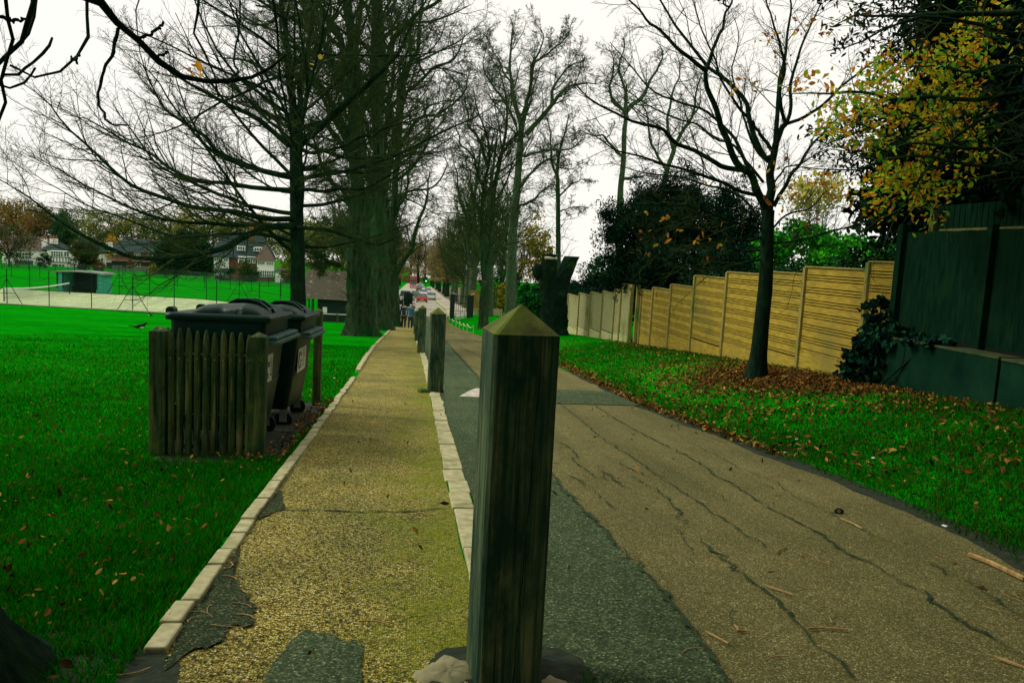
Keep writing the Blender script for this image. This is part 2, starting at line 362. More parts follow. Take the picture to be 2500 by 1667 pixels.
ground_patch('soil_and_shade_patch', [(.13, 2.14), (.50, 2.12), (.62, 2.30), (.52, 2.50), (.16, 2.50), (.10, 2.3)], M['soil'], .018, .05, 7)  # earth ring at the near bollard, its contact shadow painted in as dark colour
ground_patch('soil_and_shade_patch', [(.20, 10.78), (.50, 10.78), (.52, 11.1), (.20, 11.12)], M['soil'], .018, .05, 8)  # contact shadow of the second bollard, laid down as a dark patch
def kerb(name, line, y0, y1, wd, ln, side, up, seed, skip=()):
    rng = random.Random(seed); mb = MB(); y = y0
    while y < y1:
        L = ln*rng.uniform(.88, 1.1)
        if not any(a < y < b for a, b in skip):
            x = np.interp(y+L/2, [p[1] for p in line], [p[0] for p in line])+side*wd/2+rng.uniform(-.008, .008)
            dx = np.interp(y+L, [p[1] for p in line], [p[0] for p in line])-np.interp(y, [p[1] for p in line], [p[0] for p in line])
            mb.box((x, y+L/2, g(x, y+L/2)+up-.06+rng.uniform(-.006, .006)), (wd*rng.uniform(.93, 1.05), L-rng.uniform(.008, .02), .12), -atan2(dx, L)+rng.uniform(-.010, .010), rx=-.078+rng.uniform(-.008, .008), ry=rng.uniform(-.02, .02))
        y += L
    return tag(mb.build(name, M['kerb'], bevel=.008), kind='structure')
kerb('kerb', PATH_L, 2.50, 12.6, .075, .235, -1, .028, 1)
kerb('kerb', PATH_L, 14.0, 62, .09, .45, -1, .05, 2, ((23.5, 24.6), (31, 32.4), (40, 42)))
kerb('kerb', KERB_I, .4, 70, .14, .36, 1, .020, 3, ((1.9, 2.7), (10.8, 11.1), (20.6, 21)))

def ribbon(mb, pts, wd, zoff, rng, jit=.012):
    """thin sheet along a jagged line on the road"""
    q = []
    for a, b in zip(pts[:-1], pts[1:]):
        a = np.array(a[:2]); b = np.array(b[:2]); n = max(2, int(np.linalg.norm(b-a)/.05))
        for k in range(n): q.append(a+(b-a)*k/n+np.array([rng.gauss(0, jit), rng.gauss(0, jit)]))
    q.append(np.array(pts[-1][:2])); v = []; m_ = len(q)
    for i, p in enumerate(q):
        t = q[min(i+1, m_-1)]-q[max(i-1, 0)]; nrm = np.array([-t[1], t[0]])/(np.linalg.norm(t)+1e-6)
        h = wd*.42*rng.uniform(.25, 1.8)*min(1, .25+i/4., .25+(m_-1-i)/4.)
        for s in (-1, 1):
            c = p+nrm*h*s; v.append((c[0], c[1], g(min(c[0], 3.3), c[1])+zoff))
    mb.add(v, [(2*i, 2*i+1, 2*i+3, 2*i+2) for i in range(m_-1)])
CR = [
 (.011, [(1366, 987), (1428, 1036), (1473, 1076), (1527, 1108), (1580, 1143), (1620, 1175), (1642, 1187), (1706, 1229), (1744, 1259), (1804, 1297), (1855, 1327), (1893, 1357)]),
 (.014, [(1446, 987), (1491, 1018), (1535, 1043), (1598, 1076), (1664, 1108), (1702, 1131), (1749, 1165), (1804, 1195), (1855, 1229), (1910, 1259), (1965, 1289), (2025, 1323), (2067, 1355), (2110, 1374), (2165, 1404), (2216, 1433), (2263, 1463), (2314, 1497), (2365, 1536), (2420, 1568), (2500, 1604)]),
 (.014, [(1545, 1165), (1600, 1200), (1630, 1221), (1647, 1242), (1666, 1253), (1651, 1264), (1679, 1272), (1664, 1285)]),
 (.016, [(1704, 1319), (1723, 1340), (1766, 1362), (1800, 1396), (1838, 1425), (1876, 1459), (1915, 1498), (1953, 1536), (1983, 1570), (2025, 1608), (2059, 1638), (2093, 1667)]),
 (.007, [(1643, 1060), (1689, 1085), (1749, 1115), (1804, 1145), (1855, 1164), (1898, 1183), (1932, 1208), (1983, 1234), (2025, 1255), (2110, 1298), (2170, 1332)]),
 (.009, [(2229, 1357), (2280, 1383), (2323, 1408), (2387, 1438), (2429, 1468), (2472, 1493), (2500, 1515)]),
 (.010, [(1757, 1472), (1779, 1493), (1796, 1527)]),
 (.009, [(1651, 1289), (1664, 1315), (1689, 1349), (1691, 1391)]),
 (.012, [(1500, 1128), (1536, 1144), (1594, 1173)]),
 (.012, [(1357, 1075), (1380, 1090), (1397, 1099), (1411, 1121), (1395, 1120), (1411, 1135), (1437, 1157), (1458, 1173)]),
 (.012, [(1464, 1150), (1496, 1166), (1509, 1184), (1536, 1197)]),
 (.010, [(1371, 1155), (1406, 1170), (1429, 1188), (1451, 1200), (1500, 1250)]),
 (.008, [(1455, 1135), (1470, 1160), (1490, 1185)]),
 (.016, [(1120, 845), (1160, 866), (1185, 880)]), (.012, [(1100, 850), (1150, 905), (1178, 925)]),
 (.010, [(1320, 870), (1370, 900), (1400, 915)]), (.010, [(1310, 880), (1350, 905)]), (.010, [(1120, 805), (1180, 830)]),
]
rngc = random.Random(5); cb = MB()
for wd, px in CR: ribbon(cb, [PG(*p) for p in px], wd, .016, rngc)
ribbon(cb, [(x, y) for x, y in SEAM if -2 < y < 40], .022, .020, rngc, .012)
tag(cb.build('road_cracks', M['crack']), kind='structure')
pc = MB(); ribbon(pc, [(-.86, 4.35), (-.5, 4.33), (-.1, 4.30), (.26, 4.42)], .016, .012, rngc, .012)
tag(pc.build('path_cracks', M['crack']), kind='structure')
# the low hump of dark tarmac across the lane, with a white arrowhead painted on its slope
hs = MB(); nx_, ny_ = 14, 15; v = []
for j in range(ny_):
    for i in range(nx_):
        u = i/(nx_-1); t = j/(ny_-1); x = .44+(3.06-.44)*u
        y = 9.75+.25*(u*2-1)**2*-.2+t*1.75+.15*u
        v.append((x, y, g(min(x, 3.3), y)+.014+.085*sin(pi*t)**1.2*min(1, (1-u)*6+.05)))
hs.add(v, [(j*nx_+i, j*nx_+i+1, (j+1)*nx_+i+1, (j+1)*nx_+i) for j in range(ny_-1) for i in range(nx_-1)])
tag(hs.build('road_hump', M['tarmac'], smooth=True), kind='structure')
def hump_z(x, y):
    u = (x-.44)/2.62; t = (y-9.75-.15*u)/1.75
    return g(x, y)+.014+.085*max(0, sin(pi*min(1, max(0, t))))**1.2
tm = MB(); tri = []
for k in range(7):
    y = 10.02+.62*k/6
    hw = .27*(1-k/6)+.02
    tri.append([(.93-hw, y, hump_z(.93-hw, y)+.006), (.93+hw, y, hump_z(.93+hw, y)+.006)])
tm.add([p for r_ in tri for p in r_], [(2*k, 2*k+1, 2*k+3, 2*k+2) for k in range(6)])
tag(tm.build('road_marking', M['mark']), kind='structure')

# ---------------------------------------------------------------- grass and fallen leaves
def in_poly_x(x, y, line): return np.interp(y, [p[1] for p in line], [p[0] for p in line])
def make_grass(name, n, side, seed):
    rng = np.random.default_rng(seed)
    y = 1.3*np.exp(rng.random(n)*np.log(24/1.3))
    if side == 'l':
        x = in_poly_x(None, y, PATH_L)-.09-rng.random(n)**1.1*np.minimum(.62*y+.9, 9.5)
        ok = ~((x > -1.95) & (x < -.95) & (y > 5.95) & (y < 9.2)) & ~((x > -1.42) & (y < 2.5) & (x < -.9) & (rng.random(n) < .75))
        ok &= ~((x > -1.95) & (x < -.95) & (y > 5.6) & (y < 6.2) & (rng.random(n) < .5))
    else:
        x = in_poly_x(None, y, ROAD_R)+.06+rng.random(n)*(6.7-3.1)
        e = x-in_poly_x(None, y, ROAD_R)
        ok = ~((e < .35) & (rng.random(n) > e/.35)) & (y > 2)
        ok &= ~((np.hypot(x-5.35, (y-11.3)*.5) < 1.6) & (rng.random(n) < .85))
    ok &= rng.random(n) < np.clip((24-y)/19, 0, 1)**.8
    x, y = x[ok], y[ok]; n = len(x); z = gz(x, y)
    clump = .5+.5*np.sin(x*5.1+np.sin(y*3.3)*2)*np.sin(y*4.3+np.sin(x*2.7)*2)
    h = rng.uniform(.022, .05, n)*(.7+.75*clump)*np.where(y < 3.2, 1.25, 1); wd = rng.uniform(.002, .0042, n)*(1+y*.10)
    az = rng.random(n)*2*pi; ln = rng.uniform(.2, .9, n)*h; la = rng.random(n)*2*pi
    b = np.stack([x, y, z], -1); s = np.stack([np.cos(az), np.sin(az), 0*az], -1)*wd[:, None]
    tip = b+np.stack([np.cos(la)*ln, np.sin(la)*ln, h], -1)
    V = np.stack([b-s, b+s, tip], 1).reshape(-1, 3); Fa = np.arange(3*n).reshape(-1, 3)
    k = rng.random(n)[:, None]
    c = np.array([.0005, .10, .002])*(1-k)+np.array([.008, .36, .004])*k
    if side == 'r': c = c*np.array([1.6, .62, 1.6])
    pt = np.clip(.5+.5*np.sin(x*1.7+2*np.sin(y*.9))*np.sin(y*1.1+1.5*np.sin(x*1.3))+rng.normal(0, .18, n), 0, 1)[:, None]; c = c*(.62+.55*pt)
    yel = rng.random(n) < (.13 if side == 'l' else .22); c[yel] = np.array([.11, .14, .018])*rng.uniform(.5, 1, (yel.sum(), 1))
    return tag(big_mesh(name, V, Fa, M['grass'], col=np.repeat(c, 3, 0)), 'short green grass blades of the mown lawn' if side == 'l' else 'short green grass blades on the leafy verge', 'grass', kind='stuff')
M['grass'] = mat_tint('grass', 1, 0, trans=.35)
make_grass('grass', 330000, 'l', 11); make_grass('grass', 210000, 'r', 12)

LEAFC = np.array([[.17, .065, .012], [.22, .11, .02], [.10, .04, .012], [.30, .17, .035], [.06, .03, .012], [.42, .24, .05], [.14, .075, .02], [.09, .055, .02]])
def leaf_quads(c, L, W, rng, flat=.5, colours=LEAFC, cw=None):
    """six-point folded leaves at centres c, lengths L"""
    n = len(c)
    az = rng.random(n)*2*pi; tilt = rng.normal(0, flat, n); roll = rng.normal(0, flat, n)
    a = np.stack([np.cos(az)*np.cos(tilt), np.sin(az)*np.cos(tilt), np.sin(tilt)], -1)
    s = np.cross(np.tile([0, 0, 1.], (n, 1)), a); s /= np.linalg.norm(s, axis=1, keepdims=True)+1e-9
    u = np.cross(a, s); s2 = s*np.cos(roll)[:, None]+u*np.sin(roll)[:, None]; u2 = np.cross(a, s2)
    L = L[:, None]; W = W[:, None]; cu = rng.uniform(-.25, .7, n)[:, None]
    p = [c-a*L*.5, c-a*L*.12+s2*W*.5+u2*L*cu*.6, c+a*L*.25+s2*W*.36+u2*L*cu*.6, c+a*L*.5+u2*L*cu*.8, c+a*L*.25-s2*W*.36+u2*L*cu*.6, c-a*L*.12-s2*W*.5+u2*L*cu*.6]
    V = np.stack(p, 1).reshape(-1, 3)
    i = np.arange(n)[:, None]*6
    Fq = np.concatenate([i+np.array([[0, 1, 2, 3]]), i+np.array([[0, 3, 4, 5]])], 0)
    ci = rng.choice(len(colours), n, p=cw); col = colours[ci]*rng.uniform(.6, 1.25, (n, 1))
    return V, Fq, np.repeat(col, 6, 0)
def litter(name, xy, lab, rng, lo=.03, hi=.075, lift=.018):
    x, y = xy; z = gz(x, y)+lift+rng.random(len(x))*.03
    L = lo+(hi-lo)*rng.random(len(x))**1.6; V, Fq, c = leaf_quads(np.stack([x, y, z], -1), L, L*rng.uniform(.30, .6, len(x)), rng, .6)
    return tag(big_mesh(name, V, Fq, M['litter'], col=c), lab, 'leaves', kind='stuff')
rng = np.random.default_rng(21)
# thick carpet round the young tree, drifts along the lane edge and thin scatter elsewhere
n = 15000; th = rng.random(n)*2*pi; rr = np.sqrt(rng.random(n))
rr = np.abs(rng.normal(0, .55, n)); cx_, cy_ = 5.35+np.cos(th)*rr*1.5, 11.2+np.sin(th)*rr*3.3
n = 2300; yy = rng.uniform(6.2, 19, n); dx = np.abs(rng.normal(0, .16, n)); ex = in_poly_x(None, yy, ROAD_R)+.05+dx
n = 13000; sy = 3.2*np.exp(rng.random(n)*np.log(26/3.2)); sx = 3.5+rng.random(n)*3.2
k1 = np.sin(sx*2.1+sy*.7)*np.sin(sy*1.3-sx)+rng.normal(0, .6, n)+.35*(sy > 6) > .3
n3 = 3000; wy = rng.uniform(8.6, 10.6, n3); wx = 6.4-rng.random(n3)**2*1.2
X_ = np.concatenate([cx_, ex, sx[k1], wx]); Y_ = np.concatenate([cy_, yy, sy[k1], wy])
ok = (X_ < 6.75) & (X_ > in_poly_x(None, Y_, ROAD_R)-.05)
litter('fallen_leaves', (X_[ok], Y_[ok]), 'brown fallen beech leaves drifted over the right verge', rng)
n = 2000; ly = 1.9*np.exp(rng.random(n)*np.log(15/1.9)); lx = -1.0-rng.random(n)*np.minimum(.55*ly+.6, 6.5)
n2 = 900; by = rng.uniform(5.6, 9.4, n2); bx = -1.03+rng.normal(0, .10, n2)*1.2
X_ = np.concatenate([lx, np.minimum(bx, -.93)]); Y_ = np.concatenate([ly, by])
ok = ~((X_ < -1.1) & (X_ > -1.95) & (Y_ > 5.8) & (Y_ < 9.1))
litter('fallen_leaves', (X_[ok], Y_[ok]), 'scattered dry brown leaves on the left lawn and beside the bins', rng, .018, .048, .03)
n = 130; ly = rng.uniform(2.3, 12, n); lx = rng.uniform(-.82, 3.0, n)
litter('fallen_leaves', (lx, ly), 'few loose orange leaves blown onto path and lane', rng, .025, .06, .018)

M['stick'] = mat_noise('dry_stick', (.22, .13, .04), (.50, .34, .12), 20, rough=.85, bmp=.2)
def sticks(name, x0, x1, y0, y1, n, seed, lab):
    r_ = random.Random(seed); mb = MB()
    for _ in range(n):
        x = r_.uniform(x0, x1); y = y0*math.exp(r_.random()*math.log(y1/y0)); a = r_.uniform(0, 2*pi); L = r_.uniform(.04, .13); c_ = r_.uniform(-.5, .5); p = []
        for k in range(4):
            q = (x+cos(a+c_*k)*L*k/3, y+sin(a+c_*k)*L*k/3); p.append((q[0], q[1], g(min(q[0], 3.3), q[1])+.017))
        mb.tube(p, r_.uniform(.0012, .0026), 4)
    return tag(mb.build(name, M['stick']), lab, 'twigs', kind='stuff')
sticks('stick_litter', -.8, .25, 2.2, 9, 46, 3, 'thin dry twig litter on the gravel path')
sticks('stick_litter', -.84, -.5, 2.6, 4.4, 22, 4, 'small heap of dry twigs beside the left kerb')
sticks('stick_litter', .95, 3.0, 2.3, 8, 60, 5, 'thin dry twig litter on the cracked lane')
def stick(pts, r, lab):
    q = [PG(*p) for p in pts]; o = q[0]
    t = thing('twig', o, lab, 'twig', 'loose twigs on the lane')
    MB().tube([(p[0]-o[0], p[1]-o[1], p[2]-o[2]+.012+r) for p in q], r, 5).build('stem', M['stick'], t)
stick([(1971, 1543), (2010, 1541), (2068, 1546)], .004, 'straight brown twig lying crossways on the lane, nearest the bottom right crack')
stick([(1893, 1357), (1900, 1350), (1920, 1340)], .004, 'short pale twig on the lane at the end of the middle crack')
stick([(2365, 1363), (2420, 1385), (2500, 1424)], .012, 'long pale stick at the right edge of the lane')
stick([(2051, 1271), (2080, 1283), (2105, 1297)], .005, 'pale forked twig beside the pine cone')
stick([(1865, 1436), (1890, 1444), (1936, 1460)], .004, 'thin bent twig across the long crack in mid lane')
stick([(1793, 1535), (1803, 1548), (1822, 1549)], .005, 'small pale hooked twig near the dark tarmac seam')
stick([(1722, 1550), (1750, 1565), (1778, 1580)], .004, 'orange brown twig just right of the dark tarmac seam')
stick([(2425, 1612), (2460, 1625), (2500, 1640)], .005, 'straight twig in the bottom right corner of the lane')
q = PG(2048, 1255); t = thing('pine_cone', q, 'dark pine cone lying on the lane near the right verge', 'pine cone')
mb = MB()
for k in range(7):
    for j in range(7):
        a = j*2*pi/7+k*.45; rr_ = .024*sin(pi*(k+.8)/7.6); mb.box((-.035+.011*k, cos(a)*rr_, .026+sin(a)*rr_), (.014, .012, .006), 0, .5, rx=a, ry=.5)
mb.build('scales', M['soil'], t); t.scale = (.75, .75, .75)
# ================================================================ trees
def catmull(pts, N):
    p = np.asarray(pts, float)
    if len(p) == 2: return p[0]+(p[1]-p[0])*np.linspace(0, 1, N)[:, None]
    q = np.vstack([2*p[0]-p[1], p, 2*p[-1]-p[-2]])
    d = np.linalg.norm(np.diff(p, axis=0), axis=1); s = np.concatenate([[0], np.cumsum(d)]); u = np.linspace(0, s[-1], N)
    k = np.clip(np.searchsorted(s, u, 'right')-1, 0, len(p)-2); t = ((u-s[k])/np.maximum(d[k], 1e-6))[:, None]
    a, b, c, e = q[k], q[k+1], q[k+2], q[k+3]
    return .5*((2*b)+(-a+c)*t+(2*a-5*b+4*c-e)*t*t+(-a+3*b-3*c+e)*t**3)

def norm(v): return v/(np.linalg.norm(v, axis=-1, keepdims=True)+1e-9)

class Batch:
    def __init__(s, pts, rad): s.p = pts; s.r = rad; s.len = np.linalg.norm(np.diff(pts, axis=1), axis=2).sum(1)

def limbs(specs, N=20):
    """hand-traced limbs: (points, r0, r1)"""
    return Batch(np.stack([catmull(p, N) for p, _, _ in specs]), np.stack([np.linspace(1, 0, N)**.9*(a-b)+b for _, a, b in specs]))

def rough(b, amp, rng, keep=True):
    n = rng.normal(0, 1, b.p.shape); k = np.array([.25, .5, .25])
    n = np.apply_along_axis(lambda a: np.convolve(a, k, 'same'), 1, n)
    wgt = np.linspace(0, 1, b.p.shape[1])[None, :, None] if keep else 1
    b.p = b.p+n*(np.array(amp).reshape(-1, 1, 1) if hasattr(amp, '__len__') else amp)*np.minimum(1, wgt*4); return b

def spawn(par, k, rng, ang=(55, 12), lr=.45, lvar=.35, N=7, u=(.15, 1.0), wander=.18, trop=.0, rr=.55, rmin=.004, slender=.016, end=.25, taper=.8, flat=0.0, lshape=.6, lmax=None, phi=None):
    Mn, Np, _ = par.p.shape
    uu = u[0]+(u[1]-u[0])*(np.arange(k)[None, :]+rng.random((Mn, k)))/k
    f = np.clip(uu*(Np-1), 0, Np-1.001); i = f.astype(int); t = (f-i)[..., None]
    m = np.arange(Mn)[:, None]
    pos = par.p[m, i]*(1-t)+par.p[m, i+1]*t; T = norm(par.p[m, i+1]-par.p[m, i]); R = par.r[m, i]*(1-t[..., 0])+par.r[m, i+1]*t[..., 0]
    pos = pos.reshape(-1, 3); T = T.reshape(-1, 3); R = R.ravel(); U = uu.ravel(); PL = np.repeat(par.len, k)
    n = len(pos)
    up = np.tile([0., 0, 1], (n, 1)); A = np.cross(T, up); bad = np.linalg.norm(A, axis=1) < .15
    A[bad] = np.cross(T[bad], [0.3, 1., 0]); A = norm(A); B = np.cross(A, T)
    if phi is None: ph = rng.random(n)*2*pi
    else: ph = (np.arange(n)*phi+rng.normal(0, .3, n))
    if flat:
        side = np.where(np.arange(n) % 2 == 0, 0, pi); ph = np.where(rng.random(n) < flat, side+rng.normal(0, .4, n), ph)
    th = np.radians(rng.normal(ang[0], ang[1], n))[:, None]
    D = np.cos(th)*T+np.sin(th)*(np.cos(ph)[:, None]*A+np.sin(ph)[:, None]*B)
    L = PL*lr*(1-lshape*U)*rng.uniform(1-lvar, 1+lvar, n)
    if lmax: L = np.minimum(L, lmax*rng.uniform(.6, 1, n))
    r0 = np.maximum(np.minimum(R*rr, L*slender+rmin*.5), rmin)
    pts = np.empty((n, N, 3)); pts[:, 0] = pos; st = (L/(N-1))[:, None]
    tv = np.array([0, 0, trop]) if not hasattr(trop, '__len__') else np.array(trop)
    for j in range(1, N):
        D = norm(D+rng.normal(0, wander, (n, 3))+tv); pts[:, j] = pts[:, j-1]+D*st
    s = np.linspace(0, 1, N)[None, :]
    rad = np.maximum(r0[:, None]*((1-s)**taper*(1-end)+end), rmin*.7)
    return Batch(pts, rad)

def tubes(batches):
    Vs, Fs, o = [], [], 0
    for b, S in batches:
        p, r = b.p, b.r; Mn, N, _ = p.shape
        T = np.empty_like(p); T[:, 1:-1] = p[:, 2:]-p[:, :-2]; T[:, 0] = p[:, 1]-p[:, 0]; T[:, -1] = p[:, -1]-p[:, -2]; T = norm(T)
        ref = np.cross(T.mean(1), [0.31, .17, .93]); ref = norm(ref)[:, None, :]
        Bn = norm(np.cross(T, np.repeat(ref, N, 1))); A = np.cross(Bn, T)
        a = np.arange(S)*2*pi/S
        ring = p[:, :, None, :]+r[:, :, None, None]*(A[:, :, None, :]*np.cos(a)[None, None, :, None]+Bn[:, :, None, :]*np.sin(a)[None, None, :, None])
        Vs.append(ring.reshape(-1, 3))
        idx = (np.arange(Mn*N*S).reshape(Mn, N, S))+o
        nx = np.roll(idx, -1, 2)
        Fs.append(np.stack([idx[:, :-1], nx[:, :-1], nx[:, 1:], idx[:, 1:]], -1).reshape(-1, 4)); o += Mn*N*S
    return np.concatenate(Vs), np.concatenate(Fs)

def tree_obj(name, batches, mat, parent, origin):
    V, Fq = tubes(batches); return big_mesh(name, V-np.asarray(origin, float), Fq, mat, parent, smooth=True)

def flare(pts, r0, r1, foot=1.7, N=24, S=20, rng=None, ridge=.12, knots=0.0):
    """trunk with a root flare and ridged bark"""
    c = catmull(pts, N); h = np.linspace(0, 1, N); r = r0+(r1-r0)*h
    fl = 1+(foot-1)*np.exp(-h*N/2.2)
    a = np.arange(S)*2*pi/S; ph = rng.random(4)*6.28
    prof = np.sin(a*3+ph[0])*.5+np.sin(a*5+ph[1])*.35+np.sin(a*8+ph[2])*.25
    V = np.empty((N, S, 3))
    for j in range(N):
        rr = r[j]*(1+(fl[j]-1)*(1+prof*.9))*(1+ridge*prof*.6+rng.normal(0, .018+knots, S))
        V[j] = c[j]+np.stack([np.cos(a)*rr, np.sin(a)*rr, np.zeros(S)], -1)
    i = np.arange(N*S).reshape(N, S); nx = np.roll(i, -1, 1)
    F = np.stack([i[:-1], nx[:-1], nx[1:], i[1:]], -1).reshape(-1, 4)
    return V.reshape(-1, 3), F

def crown(ells, nclump, nleaf, crad, L, rng, colours, W=.6, shell=.55, flat=.7, cw=None, jl=.35, squash=.7):
    E_ = np.array(ells, float); vol = E_[:, 3]*E_[:, 4]*E_[:, 5]; k = rng.choice(len(E_), nclump, p=vol/vol.sum())
    d = norm(rng.normal(0, 1, (nclump, 3))); rad = (shell+(1-shell)*rng.random(nclump)**.7)[:, None]
    cc = E_[k, :3]+d*E_[k, 3:6]*rad
    tone = rng.uniform(.55, 1.3, nclump)
    off = np.clip(rng.normal(0, 1, (nclump, nleaf, 3)), -1.7, 1.7)*np.array([1, 1, squash])*crad*rng.uniform(.5, 1.2, (nclump, 1, 1))
    pts = (cc[:, None, :]+off).reshape(-1, 3); ln = L*rng.uniform(1-jl, 1+jl, len(pts))
    V, Fq, c = leaf_quads(pts, ln, ln*W, rng, flat, np.array(colours), cw)
    c = c*np.repeat(np.repeat(tone, nleaf), 6)[:, None]
    return V, Fq, c

def crown_obj(name, o, mat, parent, *a, **k):
    V, Fq, c = crown(*a, **k); return big_mesh(name, V-np.asarray(o, float), Fq, mat, parent, col=c)

# ---- the young-limbed beech on the left lawn, its boughs sweeping out low and curving up
rng = np.random.default_rng(101)
TY = 23.2; base = P(728, 842, TY); base[2] = g(base[0], base[1])
beech = thing('beech_tree', base, 'bare beech on the left lawn, low boughs sweeping over the bins, slim dark trunk', 'tree')
top = P(718, -330, TY)
V, Fq = flare([base-[0, 0, .1], P(727, 650, TY), P(723, 456, TY), P(721, 356, TY)], .235, .165, 1.5, 26, 18, rng, .10)
big_mesh('trunk', V-base, Fq, M['bark_dark'], beech, smooth=True)
def Pz(lst, Y0, Y1):
    n_ = len(lst); return [P(x, y, Y0+(Y1-Y0)*(k/(n_-1))) for k, (x, y) in enumerate(lst)]
z2 = lambda l: [(x/2.412, y/2.412) for x, y in l]
sp = [
 (Pz(z2([(1745, 860), (1715, 600), (1700, 480), (1690, 300), (1660, 0), (1650, -300)]), TY, TY+.5), .13, .03),
 (Pz(z2([(1750, 860), (1770, 500), (1800, 400), (1830, 150), (1850, -200), (1830, -500)]), TY, TY-.4), .10, .02),
 (Pz(z2([(1760, 860), (1830, 790), (1950, 690), (2040, 610), (2170, 500), (2330, 330), (2450, 100)]), TY, TY-2), .12, .02),
 (Pz(z2([(1746, 1330), (1720, 1330), (1580, 1340), (1440, 1400), (1330, 1460), (1200, 1500), (1050, 1520), (850, 1520), (700, 1480), (520, 1410), (330, 1270), (150, 1150), (0, 1050)]), TY, TY-4), .105, .008),
 (Pz(z2([(1746, 1290), (1700, 1290), (1560, 1290), (1400, 1250), (1130, 1210), (950, 1150), (800, 1100), (700, 1030), (560, 900), (400, 720), (270, 590), (140, 490)]), TY, TY-2.5), .085, .008),
 (Pz(z2([(1746, 1120), (1700, 1120), (1550, 1110), (1350, 1080), (1150, 1060), (1000, 990), (880, 900), (720, 820), (560, 720), (380, 660)]), TY, TY+1.5), .08, .007),
 (Pz(z2([(1746, 1040), (1690, 1040), (1560, 1010), (1420, 960), (1280, 890), (1200, 800), (1080, 740), (960, 620), (890, 500), (850, 350)]), TY, TY-1.5), .09, .008),
 (Pz(z2([(1746, 850), (1690, 850), (1600, 770), (1460, 670), (1330, 600), (1200, 540), (1060, 470), (900, 330), (760, 150)]), TY, TY-1.), .085, .008),
 (Pz(z2([(1746, 1330), (1720, 1330), (1500, 1330), (1300, 1320), (1100, 1300), (900, 1270), (700, 1180), (500, 1080), (330, 1000), (170, 900)]), TY, TY-3), .07, .007),
 (Pz(z2([(1746, 1420), (1720, 1420), (1560, 1380), (1350, 1370), (1150, 1400), (950, 1370), (760, 1300), (560, 1230), (350, 1120), (120, 960)]), TY, TY+2.5), .06, .006),
 (Pz(z2([(1746, 1340), (1770, 1340), (1900, 1345), (2050, 1400), (2200, 1440), (2350, 1400)]), TY, TY-2), .07, .01),
 (Pz(z2([(1746, 1120), (1770, 1120), (1900, 1110), (2080, 1120), (2250, 1060), (2420, 930)]), TY, TY-2.5), .07, .01),
 (Pz(z2([(1746, 1000), (1770, 1000), (1900, 990), (2060, 1010), (2260, 1000), (2480, 880)]), TY, TY+1.), .06, .01),
 (Pz(z2([(1746, 880), (1770, 880), (1880, 900), (2000, 870), (2200, 790), (2420, 700)]), TY, TY-1), .06, .01),
]
L1 = rough(limbs(sp, 22), .05, rng)
trunkB = limbs([([P(725, 640, TY), P(723, 456, TY), P(721, 356, TY), P(711, 249, TY), P(700, 120, TY), P(690, -60, TY), P(690, -250, TY)], .18, .04)], 24)
L1b = spawn(trunkB, 40, rng, (78, 12), .60, .35, 16, (0.0, .97), .10, .05, .42, .016, .0085, .12, .8, lshape=.45, phi=2.4)
L1b2 = spawn(trunkB, 22, rng, (55, 10), .5, .3, 14, (.2, 1), .10, .05, .42, .016, .009, .12, .8, lshape=.45, phi=2.4)
L2 = spawn(L1, 30, rng, (42, 10), .27, .4, 9, (.16, .99), .10, .05, .55, .007, .010, .2, flat=.6, lshape=.35)
L2b = spawn(L1b, 17, rng, (42, 10), .33, .4, 8, (.14, .99), .11, .05, .55, .007, .010, .2, flat=.6, lshape=.45)
L2c = spawn(L1b2, 10, rng, (42, 10), .33, .4, 8, (.14, .99), .11, .05, .55, .007, .010, .2, flat=.6, lshape=.45)
L3 = spawn(L2, 10, rng, (40, 12), .36, .4, 6, (.12, 1), .13, .03, .6, .0048, .010, .3, flat=.6, lshape=.4)
L3b = spawn(L2b, 10, rng, (40, 12), .38, .4, 5, (.12, 1), .14, .03, .6, .0048, .010, .3, flat=.6, lshape=.4)
L3c = spawn(L2c, 8, rng, (40, 12), .38, .4, 5, (.12, 1), .14, .03, .6, .0048, .010, .3, flat=.6, lshape=.4)
L4 = spawn(L3, 5, rng, (42, 12), .42, .4, 4, (.2, 1), .16, .02, .7, .0036, .01, .5, flat=.5, lshape=.3)
L4b = spawn(L3b, 3, rng, (42, 12), .5, .4, 4, (.2, 1), .16, .02, .7, .0036, .01, .5, flat=.5, lshape=.3)
tree_obj('branches', [(L1, 8), (L1b, 6), (L1b2, 6)], M['bark_dark'], beech, base)
tree_obj('twigs', [(L2, 4), (L2b, 4), (L2c, 4), (L3, 3), (L3b, 3), (L3c, 3), (L4, 3), (L4b, 3)], M['twig'], beech, base)

